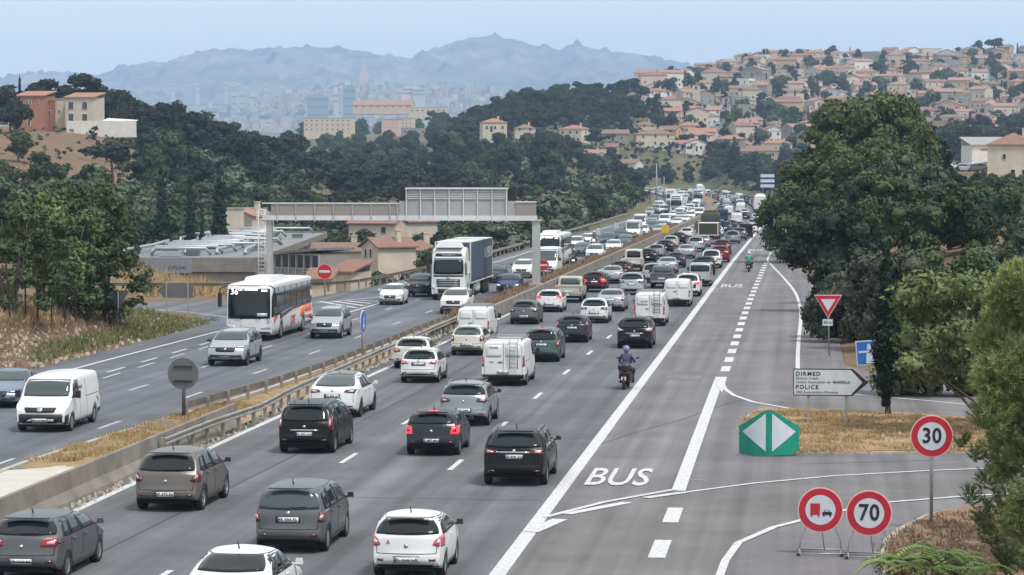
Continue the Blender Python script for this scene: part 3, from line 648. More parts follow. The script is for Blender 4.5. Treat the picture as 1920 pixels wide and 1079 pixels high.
# small marker posts on the left verge
for i, (px, py) in enumerate(((1120, 440), (1124, 440), (1154, 428), (1158, 428), (1060, 462))):
    t = thing('marker_post', ['left white marker post of the nearer pair on the verge', 'right white marker post of the nearer pair on the verge', 'left white marker post of the farther pair on the verge', 'right white marker post of the farther pair on the verge', 'single white marker post on the verge left of the pairs'][i], 'marker post', G(px, py, 0), 0, 'marker posts on the left verge'); 
    mb = MB(); mb.box((0, 0, .5), (.22, .12, 1.0), taper=.8); mb.build('post_body', M_WH, t); mb = MB(); mb.box((0, 0, 1.03), (.2, .12, .14)); mb.build('cap', M_BLACK, t)
# ---------------- vehicles ----------------
def paint(name, col, metal=0., rough=.32): return mat('paint_' + name, col, rough, metal, coat=.10, spec=.22, noise=.05, nscale=1.5)
PAINT = dict(white=paint('white', (.60, .61, .62)), offwhite=paint('offwhite', (.52, .50, .45)), silver=paint('silver', (.40, .42, .45), .5), lightgrey=paint('lightgrey', (.27, .29, .31), .4),
    grey=paint('grey', (.115, .12, .128), .4), brown=paint('brown', (.15, .138, .130), .4), darkgrey=paint('darkgrey', (.030, .034, .042), .2), black=paint('black', (.004, .0045, .006)),
    navy=paint('navy', (.02, .035, .08), .2), blue=paint('blue', (.035, .065, .17), .3), steelblue=paint('steelblue', (.20, .25, .33), .5), teal=paint('teal', (.045, .10, .11), .3),
    red=paint('red', (.22, .012, .02), .2), darkred=paint('darkred', (.07, .01, .018), .2), green=paint('green', (.045, .055, .035)), beige=paint('beige', (.45, .42, .36), .3), petrol=paint('petrol', (.075, .115, .115), .4),
    orange=paint('orange', (.75, .22, .03)))
M_GLASS = mat('car_glass', (.010, .014, .017), .07, 0, spec=.42)
M_GLASSL = mat('car_glass_light', (.055, .072, .076), .08, 0, spec=.5)
M_TYRE = mat('tyre', (.014, .014, .015), .85); M_RIM = mat('alloy_rim', (.24, .25, .27), .4, .5); M_RIMD = mat('dark_rim', (.06, .06, .065), .4, .5); M_HUB = mat('hubcap', (.20, .205, .215), .5, .3)
M_TRIM = mat('black_trim', (.014, .014, .016), .55); M_UNDER = mat('underbody', (.008, .008, .009), .9)
M_TAIL = mat('tail_lens', (.30, .008, .015), .15, coat=.5); M_TAILD = mat('tail_lens_dark', (.10, .006, .012), .15, coat=.5); M_TAILW = mat('tail_lens_clear', (.60, .42, .42), .15, coat=.5)
M_LIT = mat('brake_light_lit', (.6, .02, .03), .2, emit=(1, .04, .06, 1.1))
M_HEAD = mat('headlight_lens', (.55, .58, .62), .2, .1); M_DRL = mat('running_light', (.9, .9, .92), .2, emit=(1, .98, .92, .9))
M_PLATE = mat('number_plate_face', (.68, .70, .72), .5); M_PBLUE = mat('plate_blue_band', (.02, .06, .35), .5); M_CHROME = mat('chrome', (.45, .46, .48), .25, .8); M_PTXT = mat('plate_ink', (.02, .02, .03), .6)
M_SEAM = mat('panel_gap', (.02, .02, .022), .8)

def chaikin(p, it=2):
    p = [Vector(a) for a in p]
    for _ in range(it):
        q = [p[0]]
        for a, b in zip(p[:-1], p[1:]): q += [a * .78 + b * .22, a * .22 + b * .78]
        p = q + [p[-1]]
    return p
class Body:
    """one vehicle body: top profile T [(y from the tail, z)], swept to both sides"""
    def __init__(s, T, L, W, H, zb=.95, z0=.24, rr=.76, wy=(.75, 3.4), ra=.36, crown=.045, bul=(.10, .14), tp=(.08, .10), r=.05, arch=True, it=2, zmid=.58):
        s.L, s.W, s.H, s.zb, s.z0, s.rr, s.wy, s.ra, s.tp = L, W, H, zb, z0, rr, wy, ra, tp; s.zc = ra * .9; s.zmid = zmid
        Tp = chaikin(T, it); pts = [Tp[0]]
        for a, b in zip(Tp[:-1], Tp[1:]):
            n = max(1, int((b - a).length / .11))
            for i in range(1, n + 1): pts.append(a.lerp(b, i / n))
        q = [pts[0]]
        for p in pts[1:]:
            if (p - q[-1]).length > .035: q.append(p)
        pts = q; st = []
        ns, ms = 5, 8
        for p in pts:
            y, z = p
            if y < .6: ly = .07 + y * (.53 / .6)
            elif y > L - .6: ly = L - .07 - (L - y) * (.53 / .6)
            else: ly = y
            lz = s.zlow(ly) if arch else z0
            if z - lz < .06: lz = z - .06
            ef = max(0, 1 - y / .6); eF = max(0, 1 - (L - y) / .8); dy = bul[0] * ef - bul[1] * eF
            xe = s.Wf(y, z) - r; row = []
            for k in range(ns + 1):
                t = k / ns; row.append((xe * t, y + dy * t ** 3, z - crown * t * t))
            zc1 = z - crown - r * .35; row.append((xe + r * .75, y + dy, zc1))
            zs = z - crown - r
            if zs < lz + .03: zs = lz + .03
            for k in range(ms + 1):
                t = k / ms; zz = zs + (lz - zs) * t; yy = y + (ly - y) * t
                row.append((s.Wf(yy, zz), yy + dy, zz))
            st.append(row)
        m = len(st[0]); V = []; Fc = []
        for row in st:
            for x, y, z in row: V.append((x, y - L / 2, z))
            for x, y, z in row[1:]: V.append((-x, y - L / 2, z))
            V.append((0, row[-1][1] - L / 2, row[-1][2]))
        n = 2 * m; rgt = list(range(m)); lft = [0] + list(range(m, 2 * m - 1)); bc = 2 * m - 1
        for i in range(len(st) - 1):
            a, b = i * n, (i + 1) * n
            for k in range(m - 1):
                Fc.append((a + rgt[k], b + rgt[k], b + rgt[k + 1], a + rgt[k + 1]))
                Fc.append((a + lft[k], a + lft[k + 1], b + lft[k + 1], b + lft[k]))
            Fc.append((a + rgt[-1], b + rgt[-1], b + bc, a + bc)); Fc.append((a + lft[-1], a + bc, b + bc, b + lft[-1]))
        loop = rgt + [bc] + lft[:0:-1]
        Fc.append(tuple(loop)); Fc.append(tuple((len(st) - 1) * n + k for k in loop[::-1]))
        s.V, s.F = V, Fc
        s.bvh = BVHTree.FromPolygons([Vector(v) for v in V], Fc)
    def zlow(s, y):
        z = s.z0
        if y < .5: z += .12 * (1 - y / .5)
        if y > s.L - .6: z += .06 * (1 - (s.L - y) / .6)
        for yw in s.wy:
            d = abs(y - yw); Ra = s.ra + .045
            if d < Ra: z = max(z, s.ra - .02 + math.sqrt(max(0, Ra * Ra - d * d)))
        return z
    def Wf(s, y, z):
        hw = s.W / 2; k = 1.
        if y < .9: k -= s.tp[0] * ((.9 - y) / .9) ** 2.2
        d = s.L - y
        if d < 1.1: k -= s.tp[1] * ((1.1 - d) / 1.1) ** 2.2
        if z < s.zmid: q = .95 + .05 * max(0, (z - s.z0) / (s.zmid - s.z0)) ** .6
        elif z < s.zb: q = 1 - .03 * ((z - s.zmid) / (s.zb - s.zmid)) ** 2
        else:
            t = (z - s.zb) / max(.05, s.H - s.zb); q = .97 - (.97 - s.rr) * t ** 1.08
        return hw * k * q
    def patch(s, mb, c, d, m=0, off=.008, n=(8, 5), rnd_=.0, th=.02):
        """c: 4 corners in the view plane: rear/front (x,z), side (y,z) y from tail, top (x,y)"""
        c = [Vector(p) for p in c]; nu, nv = n; g = []; 
        for j in range(nv + 1):
            for i in range(nu + 1):
                u, v = i / nu * 2 - 1, j / nv * 2 - 1
                if rnd_: u2 = u * math.sqrt(1 - rnd_ * v * v / 2); v2 = v * math.sqrt(1 - rnd_ * u * u / 2); u, v = u2, v2
                u, v = (u + 1) / 2, (v + 1) / 2
                g.append((c[0].lerp(c[1], u)).lerp(c[3].lerp(c[2], u), v))
        H2 = s.L / 2; vs = []; last = None; sgn = 1
        D = {'rear': Vector((0, 1, 0)), 'front': Vector((0, -1, 0)), 'right': Vector((-1, 0, 0)), 'left': Vector((1, 0, 0)), 'top': Vector((0, 0, -1))}[d]
        for p in g:
            if d == 'rear': o = Vector((p[0], -H2 - 2, p[1]))
            elif d == 'front': o = Vector((p[0], H2 + 2, p[1]))
            elif d == 'right': o = Vector((3, p[0] - H2, p[1]))
            elif d == 'left': o = Vector((-3, p[0] - H2, p[1]))
            else: o = Vector((p[0], p[1] - H2, 6))
            h = s.bvh.ray_cast(o, D)
            if h[0] is None:
                pr = s.bvh.find_nearest(o + D * (2.0 if d != 'top' else 4)); h = pr
            q = h[0]; nn = h[1]
            if nn.dot(D) > 0: nn = -nn
            vs.append(q + (nn * .6 - D * .4).normalized() * off)
        W_ = nu + 1; back = [v + D * th for v in vs]; k = len(vs); fs = []
        for j in range(nv):
            for i in range(nu): a = j * W_ + i; fs.append((a, a + 1, a + 1 + W_, a + W_))
        rim = list(range(W_)) + [W_ - 1 + W_ * j for j in range(1, nv + 1)] + [nv * W_ + i for i in range(nu - 1, -1, -1)] + [W_ * j for j in range(nv - 1, 0, -1)]
        # orientation
        a, b, c2 = vs[0], vs[1], vs[W_]
        if (b - a).cross(c2 - a).dot(D) > 0: fs = [f[::-1] for f in fs]; rim = rim[::-1]
        fs += [(rim[i], k + rim[i], k + rim[(i + 1) % len(rim)], rim[(i + 1) % len(rim)]) for i in range(len(rim))]
        mb.add(vs + back, fs, m, False)
        for q_ in range(len(mb.sm) - len(fs), len(mb.sm) - len(rim)): mb.sm[q_] = True
        return sum(vs, Vector()) / len(vs)
def mir(c): return [(-p[0], p[1]) for p in c]
class Parts(list):
    def add(s, name, mb, mats, children=(), loc=None, mesh=None): s.append((name, mb, mats if isinstance(mats, (list, tuple)) else [mats], children, loc)); return s
WHEEL = {}
def wheel_mb(r, wd, style):
    t = MB(); h = wd / 2
    t.lathe([(-h * .7, r * .62), (-h, r * .72), (-h * .95, r * .93), (-h * .6, r), (h * .6, r), (h * .95, r * .93), (h, r * .72), (h * .7, r * .62)], n=26)
    t.lathe([(h * .45, r * .66), (h * .45, .001)], n=20, smooth=False); t.lathe([(-h * .45, .001), (-h * .45, r * .66)], n=20, smooth=False)
    q = MB(); rr = r * .66
    for sg in (1, -1):
        q.lathe([(sg * h * .8, rr), (sg * h * .86, rr * .97), (sg * h * .8, rr * .88), (sg * h * .5, rr * .86)][::sg], n=26)
        if style == 'hub': q.lathe([(sg * h * .82, rr * .86), (sg * h * .95, rr * .5), (sg * h * .9, .001)][::sg], n=20)
        else:
            k = {'five': 5, 'multi': 10, 'six': 6}[style]
            for i in range(k):
                a = 2 * math.pi * i / k; c_, s_ = math.cos(a), math.sin(a); wdt = rr * (.13 if k < 8 else .06)
                pts = []
                for (rad, x, ww) in ((rr * .12, h * .85, wdt), (rr * .92, h * .72, wdt * .8)):
                    for e in (-1, 1): pts.append((sg * x, rad * c_ - e * ww * s_, rad * s_ + e * ww * c_))
                pts += [(p[0] - sg * .05, p[1], p[2]) for p in pts]
                q.add(pts, [(0, 2, 3, 1), (0, 4, 6, 2), (1, 3, 7, 5), (4, 5, 7, 6)] if sg < 0 else [(0, 1, 3, 2), (0, 2, 6, 4), (1, 5, 7, 3), (4, 6, 7, 5)])
            q.lathe([(sg * h * .9, rr * .2), (sg * h * .92, .001)][::sg], n=10)
    return t, q
def car(k, **o):
    """returns (parts, dims). k: body class"""
    p = dict(L=4.25, W=1.78, H=1.47, zb=.96, z0=.22, rr=.73, ty=.12, zr=1.02, tr=.66, rf=None, wf=None, zh=.98, nose=.70, wr=.31, fo=.86, ro=.78, tl='hatch', wheel='five', rails=False, glassr=.80, plate=.62, plzw=.52, privacy=M_GLASS, rimm=None, tlm=None, clad=False, lit=False, brake3=False, text=None, hl='std', chromebar=False, letter=None, badge=True, pane_side=3, paneltop=False, roofm=None, oh=None, spoiler=True, greenhouse_y=None)
    base = {'hatch': {}, 'suv': dict(L=4.45, W=1.84, H=1.66, zb=1.08, z0=.28, zh=1.08, wr=.35, zr=1.12, nose=.82, rr=.75, ro=.82, fo=.9, rails=True, clad=True, plate=.80, tr=.62),
            'mpv': dict(L=4.3, W=1.76, H=1.62, zb=1.02, zh=1.05, zr=1.05, ty=.10, tr=.38, rr=.75, wr=.32, plate=.86, nose=.76),
            'sedan': dict(L=4.6, W=1.8, H=1.45, zb=.93, zh=.94, tl='sedan', zr=1.0, plate=.78, ro=1.0),
            'coupesuv': dict(L=4.75, W=1.92, H=1.62, zb=1.05, zh=1.02, zr=1.10, wr=.36, tr=1.35, ty=.32, plate=.86, z0=.24, rr=.70, ro=.98, fo=.88)}[k]
    p.update(base); p.update(o); L, W, H = p['L'], p['W'], p['H']
    rf = p['rf'] or L - {'hatch': 1.72, 'suv': 1.85, 'mpv': 1.45, 'sedan': 2.05, 'coupesuv': 1.9}[k]
    wf = p['wf'] or L - {'hatch': .98, 'suv': 1.15, 'mpv': .80, 'sedan': 1.22, 'coupesuv': 1.05}[k]
    ty, zr, tr, zh, ns = p['ty'], p['zr'], p['tr'], p['zh'], p['nose']; zbm = min(.62, p['plate'])
    if k == 'sedan': T = [(0, .45), (0, .6), (.03, .80), (.06, .97), (.2, 1.01), (.72, 1.05), (1.45, H - .09), (1.75, H - .03), (2.3, H), (rf, H - .07), (wf, zh), (L - .55, zh - .12), (L - .1, ns - .02), (L, .55), (L, .42)]; ty, tr, zr = .74, 1.40, 1.06
    elif k == 'coupesuv': T = [(0, .45), (0, .62), (.05, .85), (.12, 1.08), (ty, 1.12), (tr, H - .10), (tr + .5, H - .02), (2.6, H), (rf, H - .08), (wf, zh), (L - .5, zh - .14), (L - .1, ns), (L, .55), (L, .42)]; zr = 1.14
    else: T = [(0, .45), (0, .60), (.04, .66), (ty - .02, zr - .04), (ty, zr), (tr - .12, H - .15), (tr - .0, H - .075), (tr + .55, H - .02), ((tr + rf) / 2, H), (rf, H - .07), (wf, zh), (L - .55, zh - .12), (L - .1, ns), (L, .55), (L, .42)]
    wy = (p['ro'], L - p['fo'])
    B = Body(T, L, W, H, p['zb'], p['z0'], p['rr'], wy, p['wr'], zmid=.56, crown=.065, r=.06, bul=(.13, .18), tp=(.10, .13)); hw = W / 2; P_ = Parts()
    mb = MB(); mb.add(B.V, B.F, 0, True); P_.add('body', mb, None)
    mb = MB(); mb.box((0, 0, p['z0'] + .1), (W - .52, L - .55, .26)); mb.box((0, 0, p['z0'] + .16), (W - .2, wy[1] - wy[0] - 2 * p['wr'] - .15, .18)); P_.add('underbody', mb, M_UNDER)
    # rear window
    zt_ = H - .10; gw0, gw1 = hw * .83 * (p['glassr'] / .80), hw * p['rr'] * .88
    mb = MB()
    if p['roofm'] is not None: # dark glass roof
        B.patch(mb, [(-hw * .6, tr + .1), (hw * .6, tr + .1), (hw * .6, rf + .1), (-hw * .6, rf + .1)], 'top', 0, .006, (6, 10), .25); P_.add('glass_roof', mb, p['roofm']); mb = MB()
    B.patch(mb, [(-gw0, zr + .02), (gw0, zr + .02), (gw1, zt_), (-gw1, zt_)], 'rear', 0, .010, (10, 6), .28); P_.add('rear_window', mb, p['privacy'])
    if k in ('hatch', 'suv', 'mpv'):
        mb = MB(); mb.tube([(-.02, -L / 2 + ty + .02, zr + .06), (gw0 * .55, -L / 2 + ty + .04, zr + .10)], .014, 5); P_.add('rear_wiper', mb, M_TRIM)
        if p['spoiler']:
            mb = MB(); mb.box((0, -L / 2 + tr - .14, H - .055), (gw1 * 1.8, .15, .03), rot=Matrix.Rotation(.12, 3, 'X')); P_.add('spoiler', mb, None)
    # windscreen
    mb = MB(); B.patch(mb, [(-hw * .86, zh + .06), (hw * .86, zh + .06), (hw * p['rr'] * .93, H - .11), (-hw * p['rr'] * .93, H - .11)], 'front', 0, .010, (10, 6), .16); P_.add('windscreen', mb, M_GLASSL)
    # side glass
    zb0 = p['zb'] + .03; zt2 = H - .13
    yr = tr + (.1 if k != 'sedan' else .15) - (.0 if k == 'mpv' else 0); yrb = ty + (.42 if k in ('hatch', 'suv', 'mpv') else .25)
    if k == 'coupesuv': yr, yrb = tr + .0, ty + .95
    if k == 'sedan': yr, yrb = 1.55, 1.02
    yf, yfb = rf - .02, wf - .18
    for sd in ('right', 'left'):
        mb = MB(); B.patch(mb, [(yrb - .05, zb0 - .02), (yfb + .06, zb0 - .02), (yf + .06, zt2 + .03), (yr - .03, zt2 + .03)], sd, 0, .005, (14, 5), .10); P_.add('window_surround', mb, M_TRIM)
        cuts = {3: [0, .20, .56, 1], 2: [0, .42, 1], 1: [.1, 1]}[p['pane_side']]
        for a, b in zip(cuts[:-1], cuts[1:]):
            g = .014; lb = lambda t: yrb + (yfb - yrb) * t; lt = lambda t: yr + (yf - yr) * t
            mb = MB(); B.patch(mb, [(lb(a + g), zb0 + .005), (lb(b - g), zb0 + .005), (lt(b - g), zt2), (lt(a + g), zt2)], sd, 0, .012, (5, 4), .08); P_.add('side_window', mb, M_GLASS if b < .99 else M_GLASSL)
        sx = 1 if sd == 'right' else -1
        mb = MB()
        for a in cuts[1:-1] + [1.0]:
            y = yrb + (yfb - yrb) * a + (.0 if a < 1 else .12)
            B.patch(mb, [(y - .012, p['z0'] + .16), (y + .012, p['z0'] + .16), (y + .012, p['zb'] - .01), (y - .012, p['zb'] - .01)], sd, 0, .003, (1, 6), 0, .01)
        P_.add('door_seam', mb, M_SEAM)
        for a in (.25, .60) if p['pane_side'] > 1 else (.5,):
            y = yrb + (yfb - yrb) * a; mb = MB(); B.patch(mb, [(y - .02, p['zb'] - .12), (y + .18, p['zb'] - .12), (y + .18, p['zb'] - .075), (y - .02, p['zb'] - .075)], sd, 0, .03, (3, 1), 0, .03); P_.add('door_handle', mb, None)
        # mirror
        mb = MB(); mx = sx * (hw + .08); my = yfb - L / 2 + .02; mb.box((mx, my, p['zb'] + .06), (.16, .10, .12), taper=.8)
        mb.box((sx * (hw - .02), my, p['zb'] + .01), (.12, .06, .04)); P_.add('wing_mirror', mb, M_TRIM if (p['clad'] or p.get('bm')) else None)
        if p['rails']:
            mb = MB(); xr_ = sx * (hw * p['rr'] - .05); mb.tube([(xr_, tr + .15 - L / 2, H - .09), (xr_, tr + .3 - L / 2, H - .035), (xr_, (tr + rf) / 2 - L / 2, H - .015), (xr_, rf - .2 - L / 2, H - .05), (xr_, rf - .05 - L / 2, H - .11)], .018, 6); P_.add('roof_rail', mb, M_TRIM if p['rails'] == 'black' else M_RIM)
        # sill
        mb = MB(); B.patch(mb, [(wy[0] + p['wr'] + .06, p['z0'] - .01), (wy[1] - p['wr'] - .06, p['z0'] - .01), (wy[1] - p['wr'] - .06, p['z0'] + (.17 if p['clad'] else .06)), (wy[0] + p['wr'] + .06, p['z0'] + (.17 if p['clad'] else .06))], sd, 0, .006, (8, 2)); P_.add('sill', mb, M_TRIM)
        if p['clad']:
            for yw in wy:
                mb = MB()
                for i in range(7):
                    a0, a1 = math.pi * (i / 7 * .96 + .02), math.pi * ((i + 1) / 7 * .96 + .02); r0, r1 = p['wr'] + .05, p['wr'] + .11; zc = p['wr'] - .02
                    B.patch(mb, [(yw + r0 * math.cos(a0), zc + r0 * math.sin(a0)), (yw + r0 * math.cos(a1), zc + r0 * math.sin(a1)), (yw + r1 * math.cos(a1), zc + r1 * math.sin(a1)), (yw + r1 * math.cos(a0), zc + r1 * math.sin(a0))], sd, 0, .006, (1, 1))
                P_.add('wheel_arch_trim', mb, M_TRIM)
    # bumpers lower
    zb_ = .36 if not p['clad'] else .46
    mb = MB(); B.patch(mb, [(-hw * .86, p['z0'] + .06), (hw * .86, p['z0'] + .06), (hw * .90, zb_), (-hw * .90, zb_)], 'rear', 0, .008, (10, 2)); P_.add('rear_diffuser', mb, M_TRIM)
    mb = MB(); B.patch(mb, [(-hw * .8, p['z0'] + .04), (hw * .8, p['z0'] + .04), (hw * .80, zb_ + .10), (-hw * .80, zb_ + .10)], 'front', 0, .008, (10, 2)); P_.add('lower_intake', mb, M_TRIM)
    # hatch seam
    mb = MB()
    if k != 'coupesuv': B.patch(mb, [(-hw * .8, .600), (hw * .8, .600), (hw * .8, .618), (-hw * .8, .618)], 'rear', 0, .003, (10, 1), 0, .01)
    for sx in (-1, 1):
        B.patch(mb, [(sx * hw * .80, .60), (sx * (hw * .80 + .015), .60), (sx * (hw * .84 + .015), zr - .06), (sx * hw * .84, zr - .06)], 'rear', 0, .003, (1, 4), 0, .01)
    P_.add('tailgate_seam', mb, M_SEAM)
    # tail lights
    tlm = p['tlm'] or (M_LIT if p['lit'] else M_TAIL); z1 = zr
    shapes = {'hatch': [(.56, .80), (.97, .76), (.97, .98), (.60, .93)], 'sedan': [(.55, .78), (.97, .74), (.97, .94), (.55, .92)],
              'tall': [(.83, .72), (.97, .70), (.96, 1.12), (.86, 1.10)], 'boomerang': [(.72, .76), (.97, .70), (.98, 1.02), (.84, .96)], 'square': [(.74, .74), (.97, .74), (.97, 1.0), (.76, 1.0)],
              'slim': [(.52, 1.0), (.97, .96), (.97, 1.08), (.56, 1.09)], 'flame': [(.70, .74), (.97, .80), (.96, 1.06), (.88, 1.0)], 'suvw': [(.52, .93), (.98, .88), (.98, 1.08), (.58, 1.05)], 'high': [(.86, .95), (.97, .92), (.90, 1.42), (.82, 1.40)], 'round': [(.70, .72), (.96, .72), (.97, .96), (.72, .98)]}
    sh = shapes[p['tl']] if isinstance(p['tl'], str) else p['tl']
    for sx in (1, -1):
        c4 = [(sx * a * hw, z) for a, z in sh]; mb = MB(); B.patch(mb, c4, 'rear', 0, .014, (6, 4), .22, .03)
        ch = []
        m2 = MB(); ctr = Vector((sum(q[0] for q in c4) / 4, sum(q[1] for q in c4) / 4)); B.patch(m2, [ctr + (Vector(q) - ctr) * .42 for q in c4], 'rear', 0, .020, (2, 2), .3, .01); ch.append(('lamp_segment', m2, [M_TAILW if not p['lit'] else M_TAIL]))
        P_.add('tail_light', mb, tlm, ch)
    if p['tl'] == 'high':
        pass
    if p['brake3']: mb = MB(); B.patch(mb, [(-.17, H - .10), (.17, H - .10), (.17, H - .06), (-.17, H - .06)], 'rear', 0, .03, (3, 1)); P_.add('brake_light', mb, M_LIT)
    for z_ in (.44,):
        for sx in (1, -1): mb = MB(); B.patch(mb, [(sx * hw * .62, z_), (sx * hw * .80, z_), (sx * hw * .80, z_ + .05), (sx * hw * .62, z_ + .05)], 'rear', 0, .012, (2, 1)); P_.add('reflector', mb, M_TAILD)
    if p['chromebar']: mb = MB(); B.patch(mb, [(-hw * .5, p['plate'] + .10), (hw * .5, p['plate'] + .10), (hw * .5, p['plate'] + .15), (-hw * .5, p['plate'] + .15)], 'rear', 0, .02, (6, 1)); P_.add('chrome_strip', mb, M_CHROME)
    if p['badge']: mb = MB(); zc_ = (p['plate'] + zr) / 2 + .05; B.patch(mb, [(-.05, zc_ - .05), (.05, zc_ - .05), (.05, zc_ + .05), (-.05, zc_ + .05)], 'rear', 0, .012, (2, 2), .9); P_.add('badge', mb, M_CHROME)
    # plates
    for d, zc_, sg in (('rear', p['plate'], 1), ('front', .42, -1)):
        ch = []; mb = MB(); m3 = MB(); B.patch(m3, [(-.30, zc_ - .075), (.30, zc_ - .075), (.30, zc_ + .075), (-.30, zc_ + .075)], d, 0, .012, (3, 1)); P_.add('plate_recess', m3, M_TRIM)
        cc = B.patch(mb, [(-.26, zc_ - .055), (.26, zc_ - .055), (.26, zc_ + .055), (-.26, zc_ + .055)], d, 0, .022, (3, 1))
        m2 = MB(); B.patch(m2, [(-.26, zc_ - .055), (-.225, zc_ - .055), (-.225, zc_ + .055), (-.26, zc_ + .055)], d, 0, .026, (1, 1)); ch.append(('plate_band', m2, [M_PBLUE]))
        if p['text']:
            me = text_mesh(p['text'], .115, .001, .0015, mt=M_PTXT, sx=.98); mt_ = MB()
            yb = min(v.co.y for v in me.vertices)
            for f in me.polygons:
                mt_.add([(me.vertices[i].co.x * sg, cc.y - sg * (.010 + me.vertices[i].co.z), zc_ + me.vertices[i].co.y) for i in f.vertices], [tuple(range(len(f.vertices)))], 0)
            ch.append(('lettering', mt_, [M_PTXT]))
        P_.add('number_plate', mb, M_PLATE, ch)
    # front
    for sx in (1, -1):
        z = ns - .06; c4 = [(sx * hw * .56, z - .04), (sx * hw * .93, z - .02), (sx * hw * .95, z + .10), (sx * hw * .60, z + .04)]
        if p['hl'] == 'slim': c4 = [(sx * hw * .52, z + .0), (sx * hw * .93, z + .02), (sx * hw * .95, z + .11), (sx * hw * .56, z + .06)]
        mb = MB(); B.patch(mb, c4, 'front', 0, .014, (5, 3), .2, .03); m2 = MB(); ct = sum((Vector(q) for q in c4), Vector((0, 0))) / 4; B.patch(m2, [ct + Vector(((q[0] - ct.x) * .78, (q[1] - ct.y) * .62)) for q in c4], 'front', 0, .022, (4, 2), .2, .01); P_.add('headlight', mb, M_TRIM, [('lens', m2, [M_DRL if p.get('drl') else M_HEAD])])
        mb = MB(); B.patch(mb, [(sx * hw * .62, .36), (sx * hw * .86, .36), (sx * hw * .86, .46), (sx * hw * .66, .46)], 'front', 0, .012, (3, 2), .3); P_.add('fog_lamp', mb, M_TRIM)
    z = ns - .06; mb = MB(); B.patch(mb, [(-hw * .46, z - .17), (hw * .46, z - .17), (hw * .52, z + .04), (-hw * .52, z + .04)], 'front', 0, .012, (8, 3), .2); P_.add('grille', mb, M_TRIM)
    mb = MB(); B.patch(mb, [(-.06, z - .10), (.06, z - .10), (.06, z + .02), (-.06, z + .02)], 'front', 0, .02, (2, 2), .9); P_.add('badge', mb, M_CHROME)
    mb = MB(); ay = tr + .35 - L / 2; mb.tube([(0, ay, H - .02), (0, ay - .12, H + .13 if k != 'coupesuv' else H + .03)], [.02, .008], 5); P_.add('antenna', mb, M_TRIM)
    if p['letter']:
        me = text_mesh(p['letter'], .13, .001, .002, mt=M_TAIL); mt_ = MB(); hh = B.bvh.ray_cast(Vector((-hw * .52, -L, zr - .14)), Vector((0, 1, 0)))[0]
        for f in me.polygons: mt_.add([(me.vertices[i].co.x - hw * .50, hh.y - .02 - me.vertices[i].co.z + me.vertices[i].co.y * .18, zr - .14 + me.vertices[i].co.y) for i in f.vertices], [tuple(range(len(f.vertices)))])
        P_.add('learner_letter', mt_, M_TAIL)
    tw = .215; t, q = wheel_mb(p['wr'], tw, p['wheel'])
    for yw in wy:
        for sx in (-1, 1): P_.add('wheel', t, M_TYRE, (('rim', q, [p['rimm'] or (M_HUB if p['wheel'] == 'hub' else M_RIM)]),), (sx * (hw - tw / 2 - .015), yw - L / 2, p['wr']))
    return P_
